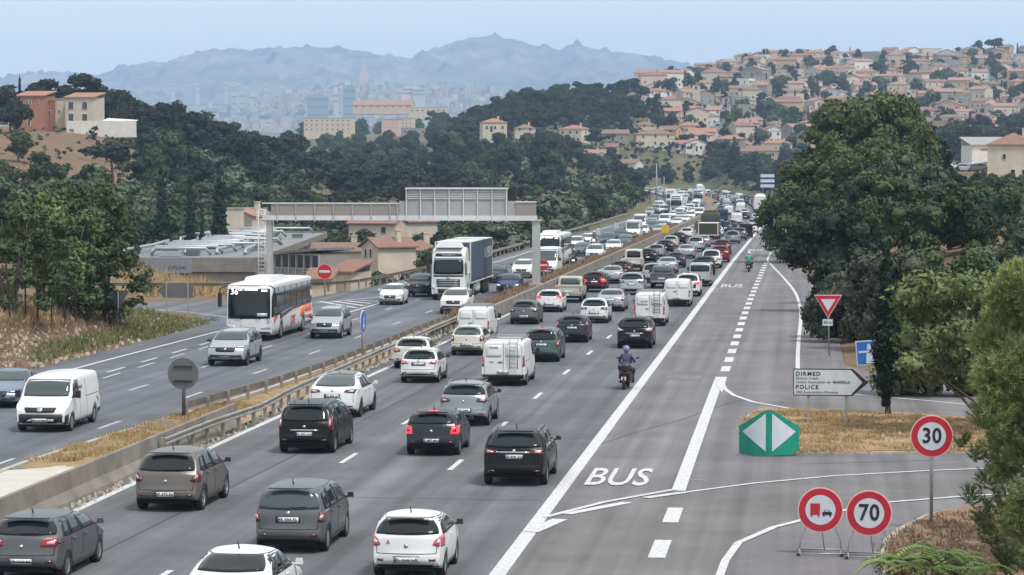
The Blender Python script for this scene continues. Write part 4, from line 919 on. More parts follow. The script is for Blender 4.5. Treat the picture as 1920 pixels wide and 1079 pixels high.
def boxvan(L=5.0, W=1.92, H=1.95, zb=1.12, z0=.24, hood=.75, zh=1.22, wr=.33, ro=.95, fo=.92, glassed=False, side_glass=False, ladder=False, rack=False, text=None, bmp=True, tlz=(.75, 1.25), sideprint=None, rr=.86, drl=False, zr=None, name=None, beam=False, headglow=False, rwin=False):
    wf = L - hood; rf = wf - (H - zh) * .62
    T = [(0, .45), (0, .62), (.03, 1.0), (.10, H - .12), (.16, H - .03), (.5, H), (L / 2, H + .01), (rf, H - .06), (wf, zh), (L - .3, zh - .15), (L - .06, .80), (L, .6), (L, .42)]
    B = Body(T, L, W, H, zb, z0, rr, (ro, L - fo), wr, r=.07, bul=(.05, .16), tp=(.03, .12)); hw = W / 2; P_ = Parts(); zr = zr or zb + .02
    mb = MB(); mb.add(B.V, B.F, 0, True); P_.add('body', mb, None)
    mb = MB(); mb.box((0, 0, z0 + .1), (W - .52, L - .5, .28)); mb.box((0, 0, z0 + .16), (W - .2, L - ro - fo - 2 * wr - .15, .18)); P_.add('underbody', mb, M_UNDER)
    mb = MB(); B.patch(mb, [(-hw * .86, zh + .02), (hw * .86, zh + .02), (hw * rr * .94, H - .14), (-hw * rr * .94, H - .14)], 'front', 0, .010, (10, 6), .14); P_.add('windscreen', mb, M_GLASSL)
    if glassed: mb = MB(); B.patch(mb, [(-hw * .82, zr + .04), (hw * .82, zr + .04), (hw * rr * .92, H - .16), (-hw * rr * .92, H - .16)], 'rear', 0, .010, (8, 4), .2); P_.add('rear_window', mb, M_GLASS)
    else:
        for sx in (-1, 1):
            if rwin: mb = MB(); B.patch(mb, [(sx * .08, zr + .12), (sx * hw * .74, zr + .12), (sx * hw * .70, H - .22), (sx * .08, H - .22)], 'rear', 0, .008, (5, 4), .15); P_.add('rear_window', mb, M_GLASSL)
            else: mb = MB(); B.patch(mb, [(sx * .08, zr + .10), (sx * hw * .78, zr + .10), (sx * hw * .74, H - .2), (sx * .08, H - .2)], 'rear', 0, .006, (5, 4), .15); P_.add('door_panel', mb, None)
        mb = MB(); B.patch(mb, [(-.010, .56), (.010, .56), (.010, H - .1), (-.010, H - .1)], 'rear', 0, .004, (1, 8), 0, .01)
        for sx in (-1, 1): B.patch(mb, [(sx * hw * .84, .56), (sx * (hw * .84 + .014), .56), (sx * (hw * .80 + .014), H - .12), (sx * hw * .80, H - .12)], 'rear', 0, .004, (1, 8), 0, .01)
        P_.add('rear_door_seam', mb, M_SEAM)
        mb = MB(); B.patch(mb, [(-.22, zr - .12), (-.04, zr - .12), (-.04, zr - .08), (-.22, zr - .08)], 'rear', 0, .03, (2, 1)); P_.add('door_handle', mb, M_TRIM)
    for sd in ('right', 'left'):
        a, b = rf - .55, wf + .02
        mb = MB(); B.patch(mb, [(a, zb + .02), (b + .0, zb + .02), (rf + .12, H - .17), (a, H - .17)], sd, 0, .010, (5, 4), .1); P_.add('side_window', mb, M_GLASS)
        if side_glass:
            for q0, q1 in ((.45, 1.35), (1.45, a - .12)): mb = MB(); B.patch(mb, [(q0, zb + .02), (q1, zb + .02), (q1, H - .18), (q0, H - .18)], sd, 0, .010, (5, 4), .1); P_.add('side_window', mb, M_GLASS)
        mb = MB()
        for y in (a - .08, b - .1, a - 1.05): B.patch(mb, [(y - .01, z0 + .15), (y + .01, z0 + .15), (y + .01, zb if y > a else H - .2), (y - .01, zb if y > a else H - .2)], sd, 0, .004, (1, 7), 0, .01)
        B.patch(mb, [(.3, zb - .06), (a - .9, zb - .06), (a - .9, zb - .04), (.3, zb - .04)], sd, 0, .004, (6, 1), 0, .01)
        P_.add('door_seam', mb, M_SEAM)
        sx = 1 if sd == 'right' else -1
        mb = MB(); mb.box((sx * (hw + .13), wf - .25 - L / 2, zb + .14), (.17, .12, .26)); mb.box((sx * (hw + .01), wf - .25 - L / 2, zb + .06), (.14, .05, .05)); P_.add('wing_mirror', mb, M_TRIM)
        mb = MB(); B.patch(mb, [(L - fo + wr + .07, z0 + .06), (L - .12, z0 + .06), (L - .12, .62), (L - fo + wr + .09, .60)], sd, 0, .012, (4, 3)); P_.add('bumper_corner', mb, M_TRIM)
        mb = MB(); B.patch(mb, [(.06, z0 + .14), (ro - wr - .07, z0 + .14), (ro - wr - .07, .52), (.06, .52)], sd, 0, .012, (3, 3)); P_.add('bumper_corner', mb, M_TRIM)
        if bmp: mb = MB(); B.patch(mb, [(ro + wr + .05, z0), (L - fo - wr - .05, z0), (L - fo - wr - .05, z0 + .09), (ro + wr + .05, z0 + .09)], sd, 0, .008, (6, 1)); P_.add('sill', mb, M_TRIM)
        sh = [(sx * .86 * hw, tlz[0]), (sx * .99 * hw, tlz[0] - .02), (sx * .98 * hw, tlz[1]), (sx * .88 * hw, tlz[1] - .02)]
        mb = MB(); B.patch(mb, sh, 'rear', 0, .016, (2, 5), .15, .03); m2 = MB(); B.patch(m2, [(sx * .90 * hw, tlz[0] + .1), (sx * .96 * hw, tlz[0] + .1), (sx * .96 * hw, tlz[0] + .2), (sx * .90 * hw, tlz[0] + .2)], 'rear', 0, .024, (1, 2)); P_.add('tail_light', mb, M_TAIL, [('lamp_segment', m2, [M_TAILW])])
        mb = MB(); B.patch(mb, [(sx * hw * .55, .72), (sx * hw * .90, .80), (sx * hw * .96, 1.0), (sx * hw * .70, .86)], 'front', 0, .014, (4, 3), .2); P_.add('headlight', mb, M_DRL if headglow else M_HEAD)
    mb = MB(); B.patch(mb, [(-hw * .9, z0 + .10), (hw * .9, z0 + .10), (hw * .96, .52), (-hw * .96, .52)], 'rear', 0, .02, (8, 2), .1, .05); P_.add('rear_bumper', mb, M_TRIM)
    mb = MB(); B.patch(mb, [(-hw * .9, z0 + .04), (hw * .9, z0 + .04), (hw * .97, .66), (-hw * .97, .66)], 'front', 0, .02, (10, 3), .1, .05); P_.add('front_bumper', mb, M_TRIM)
    mb = MB(); B.patch(mb, [(-hw * .52, .72), (hw * .52, .72), (hw * .60, .88), (-hw * .60, .88)], 'front', 0, .03, (8, 3), .1); P_.add('grille', mb, M_TRIM)
    mb = MB(); B.patch(mb, [(-.10, .72), (.10, .72), (.10, .90), (-.10, .90)], 'front', 0, .045, (3, 3), .9); P_.add('badge', mb, M_CHROME)
    for d, zc_, sg in (('rear', .62, 1), ('front', .46, -1)):
        ch = []; mb = MB(); cc = B.patch(mb, [(-.26, zc_ - .055), (.26, zc_ - .055), (.26, zc_ + .055), (-.26, zc_ + .055)], d, 0, .05, (3, 1))
        if text:
            me = text_mesh(text, .115, .001, .0015, mt=M_PTXT); mt_ = MB()
            for f in me.polygons: mt_.add([(me.vertices[i].co.x * sg, cc.y - sg * (.012 + me.vertices[i].co.z), zc_ + me.vertices[i].co.y) for i in f.vertices], [tuple(range(len(f.vertices)))], 0)
            ch.append(('lettering', mt_, [M_PTXT]))
        P_.add('number_plate', mb, M_PLATE, ch)
    for s_, sz, x, y, z, d in (sideprint or []):
        me = text_mesh(s_, sz, .001, .002, mt=M_PTXT); mt_ = MB()
        for f in me.polygons:
            vs = []
            for i in f.vertices:
                c_ = me.vertices[i].co
                if d == 'rear':
                    h = B.bvh.ray_cast(Vector((x + c_.x, -L, z + c_.y)), Vector((0, 1, 0)))[0]; vs.append((h.x, h.y - .016 - c_.z, h.z))
                else:
                    sg = 1 if d == 'right' else -1
                    h = B.bvh.ray_cast(Vector((3 * sg, y - L / 2 + sg * c_.x, z + c_.y)), Vector((-sg, 0, 0)))[0]; vs.append((h.x + sg * (.012 + c_.z), h.y, h.z))
            mt_.add(vs, [tuple(range(len(vs)))])
        P_.add('lettering', mt_, M_PTXT)
    if ladder:
        y = -L / 2 - .07; mb = MB()
        for x in (.28, .62): mb.tube([(x, y, .75), (x, y, H - .05), (x, y + .18, H + .06)], .02, 5)
        for q in range(7): mb.tube([(.28, y, .85 + q * .17), (.62, y, .85 + q * .17)], .015, 5)
        P_.add('ladder', mb, M_PIPE if ladder != 'dark' else M_TRIM)
    if rack:
        for yy in (-L / 2 + .5, -L / 2 + 1.7, -L / 2 + 2.9): mb = MB(); mb.box((0, yy, H + .08), (W * rr, .06, .05)); mb.box((-hw * rr + .08, yy, H + .03), (.06, .06, .1)); mb.box((hw * rr - .08, yy, H + .03), (.06, .06, .1)); P_.add('roof_bar', mb, M_PIPE)
    tw = .22; t, q = wheel_mb(wr, tw, 'hub')
    for yw in (ro, L - fo):
        for sx in (-1, 1): P_.add('wheel', t, M_TYRE, (('rim', q, [M_HUB]),), (sx * (hw - tw / 2 - .015), yw - L / 2, wr))
    return P_
def pickup(L=5.1, W=1.82, H=1.72, old=False):
    zb = 1.05; P_ = Parts(); z0 = .42; wr = .38
    T = [(0, .6), (0, .72), (.02, 1.06), (.08, 1.08), (1.5, 1.10), (1.62, 1.12), (1.72, H - .1), (1.85, H - .02), (2.6, H), (3.1, H - .06), (3.75, 1.12), (4.4, 1.05), (L - .1, .95), (L, .7), (L, .6)]
    if old: T = [(0, .6), (0, .72), (.02, 1.10), (.1, 1.12), (1.5, 1.13), (1.56, 1.14), (1.6, H - .06), (1.7, H), (2.6, H + .02), (3.2, H), (3.55, 1.2), (4.4, 1.15), (L - .05, 1.1), (L, .7), (L, .6)]
    B = Body(T, L, W, H, zb, z0, .82 if not old else .86, (1.15, L - .95), wr, r=.04, bul=(.02, .12), tp=(.02, .08), zmid=.72, crown=.02); hw = W / 2
    mb = MB(); mb.add(B.V, B.F, 0, True); P_.add('body', mb, None)
    mb = MB(); mb.box((0, 0, .48), (W - .5, L - .5, .3)); P_.add('underbody', mb, M_UNDER)
    mb = MB(); mb.box((0, -L / 2 + .80, 1.115), (W - .26, 1.36, .03)); P_.add('load_bed', mb, M_UNDER)
    for x in (-hw + .05, hw - .05): mb = MB(); mb.box((x, -L / 2 + .78, 1.12), (.08, 1.5, .09)); P_.add('bed_rail', mb, None)
    mb = MB(); mb.box((0, -L / 2 + .04, 1.11), (W - .1, .07, .1)); P_.add('tailgate_edge', mb, None)
    mb = MB(); B.patch(mb, [(-hw * .74, 1.2), (hw * .74, 1.2), (hw * .70, H - .14), (-hw * .70, H - .14)], 'rear', 0, .01, (6, 3), .15); P_.add('rear_window', mb, M_GLASSL if not old else M_GLASS)
    mb = MB(); B.patch(mb, [(-hw * .82, 1.2), (hw * .82, 1.2), (hw * .74, H - .14), (-hw * .74, H - .14)], 'front', 0, .01, (8, 3), .15); P_.add('windscreen', mb, M_GLASSL)
    for sd in ('right', 'left'):
        sx = 1 if sd == 'right' else -1
        for a, b in ((1.85, 2.45), (2.52, 3.25)): mb = MB(); B.patch(mb, [(a, 1.12), (b + .1, 1.12), (b, H - .16), (a + .04, H - .16)], sd, 0, .01, (4, 3), .1); P_.add('side_window', mb, M_GLASS)
        mb = MB(); B.patch(mb, [(sx * hw * .84, .80), (sx * hw * .98, .80), (sx * hw * .98, 1.02), (sx * hw * .84, 1.02)], 'rear', 0, .015, (2, 3), .1); P_.add('tail_light', mb, M_TAIL, ())
        mb = MB(); B.patch(mb, [(sx * hw * .6, .82), (sx * hw * .92, .82), (sx * hw * .92, .98), (sx * hw * .6, .95)], 'front', 0, .015, (2, 3), .1); P_.add('headlight', mb, M_HEAD)
        mb = MB(); mb.box((sx * (hw + .11), 3.45 - L / 2, 1.22), (.18, .1, .2)); P_.add('wing_mirror', mb, M_TRIM)
    mb = MB(); mb.box((0, -L / 2 - .06, .58), (W * .92, .16, .16)); P_.add('rear_bumper', mb, M_TRIM if old else M_CHROME)
    mb = MB(); mb.box((0, -L / 2 - .02, .80), (.5, .05, .11)); P_.add('number_plate', mb, M_PLATE)
    mb = MB(); B.patch(mb, [(-hw * .5, .72), (hw * .5, .72), (hw * .5, .95), (-hw * .5, .95)], 'front', 0, .015, (4, 2)); P_.add('grille', mb, M_TRIM)
    mb = MB(); mb.box((0, L / 2 + .04, .6), (W * .9, .14, .2)); P_.add('front_bumper', mb, M_TRIM)
    t, q = wheel_mb(wr, .25, 'six')
    for yw in (1.15, L - .95):
        for sx in (-1, 1): P_.add('wheel', t, M_TYRE, (('rim', q, [M_RIM]),), (sx * (hw - .14), yw - L / 2, wr))
    return P_
# ---- instancing of part lists
def realise(P_, name, label, cat, loc, rz, pm, group=None):
    t = thing(name, label, cat, loc, rz, group); cache = {}
    for nm, mb, ms, ch, lc in P_:
        ms2 = [pm if m is None else m for m in ms]; key = id(mb)
        if key not in cache: cache[key] = mb.mesh(nm, ms2)
        o = link(nm, cache[key], t, lc)
        for cn, cmb, cms in ch:
            ck = id(cmb)
            if ck not in cache: cache[ck] = cmb.mesh(cn, cms)
            link(cn, cache[ck], o)
    return t
PROTO = {}
def proto_tree(key, P_):
    """meshes shared between copies; the paint sits on the object's own slot"""
    out = []; cache = {}
    for nm, mb, ms, ch, lc in P_:
        if id(mb) not in cache: cache[id(mb)] = mb.mesh(nm, [PAINT['white'] if m is None else m for m in ms])
        kids = []
        for cn, cmb, cms in ch:
            if id(cmb) not in cache: cache[id(cmb)] = cmb.mesh(cn, cms)
            kids.append((cn, cache[id(cmb)]))
        out.append((nm, cache[id(mb)], ms[0] is None, lc, kids))
    # one joined mesh for the far copies
    J = MB(); mats = [PAINT['white']]
    for nm, mb, ms, ch, lc in P_:
        if nm in ('door_seam', 'tailgate_seam', 'door_handle', 'antenna', 'rear_wiper', 'reflector', 'badge', 'plate_recess', 'rear_door_seam'): continue
        for q, mm in [(mb, ms)] + [(c_[1], c_[2]) for c_ in ch if c_[0] == 'rim']:
            mi = []
            for m in mm:
                if m is None: mi.append(0)
                else:
                    if m not in mats: mats.append(m)
                    mi.append(mats.index(m))
            o = len(J.v); l = lc or (0, 0, 0); J.v += [(v[0] + l[0], v[1] + l[1], v[2] + l[2]) for v in q.v]
            J.f += [tuple(i + o for i in f) for f in q.f]; J.m += [mi[a] for a in q.m]; J.sm += q.sm
    PROTO[key] = (out, J.mesh('vehicle', mats))
def put(key, name, label, cat, loc, rz, pm, group=None, far=False):
    out, joined = PROTO[key]
    if far:
        o = link(name, joined, None, loc, (0, 0, rz)); o.material_slots[0].link = 'OBJECT'; o.material_slots[0].material = pm
        return tag(o, label, cat, group)
    t = thing(name, label, cat, loc, rz, group)
    for nm, me, isp, lc, kids in out:
        o = link(nm, me, t, lc)
        if isp: o.material_slots[0].link = 'OBJECT'; o.material_slots[0].material = pm
        for cn, cme in kids: link(cn, cme, o)
    return t
def bus_parts(text='36', livery=True):
    L, W, H = 12.3, 2.55, 3.2
    T = [(0, .6), (0, 1.2), (.05, 2.7), (.15, 3.08), (.4, 3.12), (6, 3.14), (L - .6, 3.12), (L - .25, 3.0), (L - .1, 2.5), (L - .02, 1.3), (L, .8), (L, .55)]
    B = Body(T, L, W, H, 1.3, .32, .965, (3.0, L - 2.75), .5, r=.08, bul=(.06, .16), tp=(.01, .02), zmid=.8, crown=.05); P_ = Parts(); hw = W / 2
    mb = MB(); mb.add(B.V, B.F, 0, True); P_.add('body', mb, None)
    mb = MB(); mb.box((0, 0, .6), (W - .7, L - .6, .5)); P_.add('underbody', mb, M_UNDER)
    mb = MB(); B.patch(mb, [(-1.16, 1.22), (1.16, 1.22), (1.13, 3.0), (-1.13, 3.0)], 'front', 0, .012, (10, 8), .07); P_.add('windscreen', mb, M_GLASS)
    def T3(s_, sz, x, z, m=M_DRL):
        me = text_mesh(s_, sz, .001, .006, mt=m); mt_ = MB()
        for f in me.polygons: mt_.add([(-me.vertices[i].co.x - x, B.bvh.ray_cast(Vector((-me.vertices[i].co.x - x, L, z + me.vertices[i].co.y)), Vector((0, -1, 0)))[0].y + .024 + me.vertices[i].co.z, z + me.vertices[i].co.y) for i in f.vertices], [tuple(range(len(f.vertices)))])
        return mt_
    P_.add('route_number', T3(text, .44, -.80, 2.66), M_DRL); P_.add('destination', T3('L25 - MARSEILLE', .15, -.05, 2.78), M_DRL); P_.add('fleet_number', T3('13835', .14, .82, 2.72), M_DRL)
    mb = MB(); B.patch(mb, [(-1.0, 1.34), (-.45, 1.34), (-.45, 1.52), (-1.0, 1.52)], 'front', 0, .02, (2, 1)); P_.add('dash_board_card', mb, M_WH)
    for sd in ('right', 'left'):
        sx = 1 if sd == 'right' else -1
        mb = MB(); B.patch(mb, [(.25, 1.55), (L - .22, 1.30), (L - .3, 2.86), (.2, 2.86)], sd, 0, .012, (20, 3), .0); P_.add('window_band', mb, M_GLASS)
        mb = MB(); B.patch(mb, [(6.3, 1.40), (L - 2.4, 1.10), (L - 2.4, 1.42), (6.3, 1.60)], sd, 0, .013, (8, 2)); P_.add('window_band', mb, M_GLASS)
        if livery:
            mb = MB(); B.patch(mb, [(.06, .42), (3.6, .42), (2.9, 1.54), (.06, 1.54)], sd, 0, .006, (8, 3)); P_.add('red_livery', mb, mat('livery_red', (.60, .075, .04), .35))
            mb = MB(); B.patch(mb, [(2.6, .42), (4.1, 1.0), (3.9, 1.5), (2.2, 1.5)], sd, 0, .009, (4, 3)); P_.add('orange_livery', mb, mat('livery_orange', (.80, .27, .04), .35))
            mb = MB(); B.patch(mb, [(L - .15, .75), (L - .12, 1.3), (L - 2.1, 1.44), (L - 1.5, 1.2)], sd, 0, .009, (4, 3)); P_.add('red_livery', mb, mat('livery_red', (.60, .075, .04), .35))
            me = text_mesh('car', 1.0, .002, .015, mt=M_RED); mt_ = MB()
            for f in me.polygons: mt_.add([(sx * (hw + .02 + me.vertices[i].co.z), 6.2 - L / 2 + sx * me.vertices[i].co.x, .98 + me.vertices[i].co.y) for i in f.vertices], [tuple(range(len(f.vertices)))])
            P_.add('lettering', mt_, mat('livery_red', (.60, .075, .04), .35))
        mb = MB()
        for k in range(6): y = 1.5 + k * 1.75; B.patch(mb, [(y - .02, 1.6), (y + .02, 1.6), (y + .02, 2.84), (y - .02, 2.84)], sd, 0, .02, (1, 2))
        P_.add('window_divider', mb, M_TRIM)
        mb = MB()
        for k in range(4): y = 4.4 + k * 1.2; B.patch(mb, [(y - .05, .55), (y + .05, .55), (y + .05, .68), (y - .05, .68)], sd, 0, .012, (1, 1))
        P_.add('locker_latch', mb, M_TRIM)
        mb = MB(); B.patch(mb, [(sx * .62, .68), (sx * 1.18, .66), (sx * 1.22, .92), (sx * .80, .86)], 'front', 0, .014, (4, 3), .2); P_.add('headlight', mb, M_HEAD)
        mb = MB(); mb.tube([(sx * 1.15, L / 2 - .1, 3.0), (sx * 1.48, L / 2 + .25, 2.85), (sx * 1.5, L / 2 + .25, 2.6)], .035, 6); mb.box((sx * 1.5, L / 2 + .25, 2.25), (.2, .12, .75)); P_.add('wing_mirror', mb, M_TRIM)
    mb = MB()
    for x in (-.65, .35): mb.tube([(x, L / 2 + .03, 1.18), (x + .35, L / 2 + .0, 1.32)], .015, 5)
    P_.add('wiper', mb, M_TRIM)
    mb = MB(); mb.box((0, 1.6, 3.24), (1.5, 4.2, .24), taper=.9); P_.add('air_conditioning_unit', mb, None)
    mb = MB(); B.patch(mb, [(-1.1, .42), (1.1, .42), (1.15, .50), (-1.15, .50)], 'front', 0, .012, (6, 1)); P_.add('bumper_gap', mb, M_TRIM)
    mb = MB(); B.patch(mb, [(-.26, .54), (.26, .54), (.26, .65), (-.26, .65)], 'front', 0, .03, (2, 1)); P_.add('number_plate', mb, M_PLATE)
    t, q = wheel_mb(.5, .3, 'hub')
    for yw in (3.0, L - 2.75):
        for sx in (-1, 1): P_.add('wheel', t, M_TYRE, (('rim', q, [M_HUB]),), (sx * (hw - .17), yw - L / 2, .5))
    return P_
def truck_parts(tr_m, L=16.0, cabc=None, sideprint=None, frontprint=None, boxH=4.0, Wt=2.55):
    """cab at +Y end; trailer behind"""
    P_ = Parts(); Lc = 2.3; y0 = L / 2 - Lc / 2
    T = [(0, 1.0), (0, 2.0), (.02, 3.3), (.1, 3.72), (.5, 3.78), (1.5, 3.72), (1.95, 3.35), (2.1, 2.9), (2.22, 1.6), (2.3, .8), (2.3, .5)]
    B = Body(T, Lc, 2.5, 3.8, 1.6, .38, .93, (-5, .95), .52, r=.12, bul=(.02, .20), tp=(.0, .03), zmid=.9, crown=.06)
    mb = MB(); mb.add([(v[0], v[1] + y0, v[2]) for v in B.V], B.F, 0, True); P_.add('cab', mb, None)
    def sh(mb): mb.v = [(v[0], v[1] + y0, v[2]) for v in mb.v]; return mb
    mb = MB(); B.patch(mb, [(-1.08, 1.82), (1.08, 1.82), (1.04, 2.86), (-1.04, 2.86)], 'front', 0, .012, (8, 5), .12); P_.add('windscreen', sh(mb), M_GLASS)
    mb = MB(); B.patch(mb, [(-1.0, 2.92), (1.0, 2.92), (.98, 3.02), (-.98, 3.02)], 'front', 0, .06, (8, 1)); P_.add('sun_visor', sh(mb), None)
    mb = MB(); B.patch(mb, [(-.95, 3.08), (.95, 3.08), (.92, 3.30), (-.92, 3.30)], 'front', 0, .015, (8, 2), .1); P_.add('name_board', sh(mb), M_TRIM)
    if frontprint:
        me = text_mesh(frontprint, .17, .001, .004, mt=M_WH); mt_ = MB()
        for f in me.polygons: mt_.add([(-me.vertices[i].co.x, B.bvh.ray_cast(Vector((-me.vertices[i].co.x, 5, 3.19 + me.vertices[i].co.y)), Vector((0, -1, 0)))[0].y + .03, 3.19 + me.vertices[i].co.y) for i in f.vertices], [tuple(range(len(f.vertices)))])
        P_.add('lettering', sh(mt_), M_WH)
    mb = MB(); B.patch(mb, [(-1.05, 1.66), (1.05, 1.66), (1.06, 1.78), (-1.06, 1.78)], 'front', 0, .012, (8, 1)); P_.add('scuttle', sh(mb), M_TRIM)
    mb = MB(); B.patch(mb, [(-.8, .95), (.8, .95), (.86, 1.5), (-.86, 1.5)], 'front', 0, .012, (6, 3), .12); P_.add('grille', sh(mb), M_TRIM)
    for k in range(3):
        mb = MB(); B.patch(mb, [(-.76, 1.02 + k * .16), (.76, 1.02 + k * .16), (.78, 1.12 + k * .16), (-.78, 1.12 + k * .16)], 'front', 0, .035, (5, 1)); P_.add('grille_bar', sh(mb), M_RIM)
    mb = MB(); B.patch(mb, [(-.7, .52), (.7, .52), (.75, .82), (-.75, .82)], 'front', 0, .012, (5, 2), .1); P_.add('lower_intake', sh(mb), M_TRIM)
    mb = MB(); B.patch(mb, [(-.14, 1.55), (.14, 1.55), (.14, 1.63), (-.14, 1.63)], 'front', 0, .03, (2, 2), .8); P_.add('badge', sh(mb), M_CHROME)
    for sx in (1, -1):
        mb = MB(); B.patch(mb, [(sx * .9, .78), (sx * 1.16, .80), (sx * 1.2, 1.15), (sx * 1.0, 1.05)], 'front', 0, .015, (3, 3), .2); P_.add('headlight', sh(mb), M_HEAD)
        mb = MB(); B.patch(mb, [(1.05, 1.75), (1.95, 1.75), (1.9, 2.7), (1.05, 2.75)], 'right' if sx > 0 else 'left', 0, .012, (4, 4), .12); P_.add('side_window', sh(mb), M_GLASS)
        mb = MB(); mb.box((sx * 1.42, L / 2 - .25, 2.35), (.22, .16, .85)); mb.box((sx * 1.3, L / 2 - .25, 2.7), (.2, .06, .06)); P_.add('wing_mirror', mb, M_TRIM if sx > 0 else PAINT['white'])
    mb = MB(); mb.box((0, L / 2 - 1.0, 3.88), (1.9, 1.3, .35), taper=.8); P_.add('roof_deflector', mb, None)
    tl = L - Lc - .45; yc = -L / 2 + tl / 2
    mb = MB(); mb.box((0, yc, (1.15 + boxH) / 2), (Wt, tl, boxH - 1.15)); P_.add('trailer_body', mb, tr_m)
    mb = MB(); mb.box((0, yc, boxH + .02), (Wt + .02, tl + .02, .05)); mb.box((0, yc, 1.12), (Wt + .02, tl + .02, .1)); P_.add('trailer_frame', mb, M_GALL)
    for sx in (-1, 1):
        for yy in (-L / 2 + .03, -L / 2 + tl - .03): mb = MB(); mb.box((sx * (Wt / 2 - .03), yy, (1.15 + boxH) / 2), (.1, .1, boxH - 1.1)); P_.add('corner_post', mb, M_GALL)
        mb = MB()
        for k in range(22): mb.box((sx * (Wt / 2 + .008), -L / 2 + .4 + k * (tl - .8) / 21, 1.28), (.012, .05, .2))
        P_.add('curtain_straps', mb, M_TRIM)
        mb = MB(); mb.box((sx * 1.1, -L / 2 + tl * .58, .75), (.06, 2.4, .62)); P_.add('side_guard', mb, M_GALL)
        if sideprint:
            me = text_mesh(sideprint, 1.15, .002, .01, mt=M_GALL, sx=.8); mt_ = MB()
            for f in me.polygons: mt_.add([(sx * (Wt / 2 + .012 + me.vertices[i].co.z), -L / 2 + 2.9 + sx * me.vertices[i].co.x, 3.0 + me.vertices[i].co.y) for i in f.vertices], [tuple(range(len(f.vertices)))])
            P_.add('lettering', mt_, M_GALL)
    mb = MB(); mb.box((0, 0, .85), (.9, L - 1.2, .35)); P_.add('chassis', mb, M_UNDER)
    mb = MB(); mb.box((0, -L / 2 - .01, .75), (2.3, .08, .16)); P_.add('rear_underrun_bar', mb, M_TRIM)
    for sx in (-1, 1): mb = MB(); mb.box((sx * 1.0, -L / 2 - .05, .92), (.4, .06, .14)); P_.add('tail_light', mb, M_TAIL)
    t, q = wheel_mb(.5, .32, 'hub')
    ys_ = (L / 2 - 1.35, L / 2 - 4.7, -L / 2 + 2.2, -L / 2 + 3.5, -L / 2 + 4.8) if L > 12 else (L / 2 - 1.35, -L / 2 + 1.8)
    for yw in ys_:
        for sx in (-1, 1): P_.add('wheel', t, M_TYRE, (('rim', q, [M_HUB]),), (sx * (1.08), yw, .5))
    return P_
# ---------------- vehicle placement ----------------
REG = []   # (object, label stem, lane key, Y, far)
GA = 'vehicles queuing away towards the town'; GO = 'vehicles coming towards the bridge'
def place(px, py, L, away, ro=.8, z=0.):
    g = G(px, py, z); return (g.x, g.y + L / 2 - ro if True else 0, 0.0)
def near(k, name, label, px, py, pm, away=True, rz=0, cat='car', **o):
    P_ = car(k, **o); L = -2 * min(v[1] for v in P_[0][1].v) if False else max(v[1] for v in P_[0][1].v) - min(v[1] for v in P_[0][1].v)
    t = realise(P_, name, label, cat, place(px, py, L, away), R(rz) + (0 if away else math.pi), pm, GA if away else GO); return t
NAV = PAINT
near('hatch', 'parked_car' if 0 else 'hatchback', 'dark grey hatchback cut by the frame corner, red lights glowing, nearest the reserve', 60, 1083, NAV['grey'], L=4.25, W=1.79, H=1.46, tl=[(.48, .80), (.98, .80), (.98, .99), (.52, .95)], text='DK 021 ST', wheel='multi', plate=.48, rz=-1, glassr=.86, zr=1.02)
near('hatch', 'hatchback', 'grey-brown tall hatchback with slanted dark red lights, second car beside the concrete barrier', 324, 955, NAV['brown'], L=4.37, W=1.84, H=1.64, zb=1.06, zr=1.08, tl=[(.70, .84), (.97, .80), (.97, 1.10), (.88, 1.06)], tlm=M_TAILD, text='DC 573 RX', bm=1, wheel='five', plate=.50, glassr=.86, tr=.66, rr=.74, wr=.34, z0=.24, rz=-1, rails=False)
near('mpv', 'people_carrier', 'dull grey rounded people carrier with big rear window and plate high on the tailgate', 552, 1032, NAV['grey'], L=4.28, W=1.75, H=1.64, tl=[(.80, .78), (.97, .76), (.97, 1.04), (.84, 1.0)], tlm=M_TAILD, text='FE 594 FS', bm=1, wheel='hub', plate=.84, rails=False, tr=.42, privacy=M_GLASSL, glassr=.88, rz=-.5)
near('hatch', 'hatchback', 'small white two-door hatchback with pink-red round lights and a red letter A on the tailgate', 770, 1080, NAV['white'], L=3.69, W=1.66, H=1.47, zb=.98, zr=1.0, tl=[(.70, .80), (.99, .74), (.96, 1.02), (.78, .92)], tlm=mat('tail_lens_pink', (.45, .05, .09), .15, coat=.5), text='DC 636 GR', plate=.48, letter='A', pane_side=1, wheel='five', glassr=.90, privacy=M_GLASS, rr=.76, rz=0, tr=.55, bm=1)
near('sedan', 'saloon_car', 'white saloon whose roof just enters the bottom edge of the picture', 432, 1172, NAV['white'], L=4.5, W=1.8, H=1.46, rz=-1)
near('mpv', 'people_carrier', 'glossy black people carrier with tall clear-red corner lights and silver roof rails', 580, 848, NAV['black'], L=4.57, W=1.85, H=1.66, zb=1.04, zr=1.04, tl=[(.80, .82), (.98, .78), (.90, 1.30), (.84, 1.22)], tlm=M_TAILD, text='DY 892 SW', chromebar=True, plate=.66, rails=True, wheel='multi', tr=.55, glassr=.84, privacy=M_GLASS, rz=-1)
near('hatch', 'hatchback', 'dark blue-grey hatchback with lit red brake lights in the middle lane', 814, 852, PAINT['darkgrey'], L=4.0, W=1.75, H=1.48, tl=[(.70, .72), (.97, .72), (.97, .98), (.74, .96)], lit=True, brake3=True, text='FZ 887 MW', plate=.52, wheel='hub', glassr=.86, tr=.5, clad=True)
near('suv', 'off_roader', 'black sporty off-roader with slim dark red lights in the right lane', 968, 908, NAV['black'], L=4.57, W=1.89, H=1.66, tl=[(.46, .98), (.98, .93), (.98, 1.10), (.54, 1.06)], tlm=M_TAILD, text='GP 929 ZQ', plate=.88, wheel='multi', tr=.66, glassr=.86, rails=True, chromebar=True)
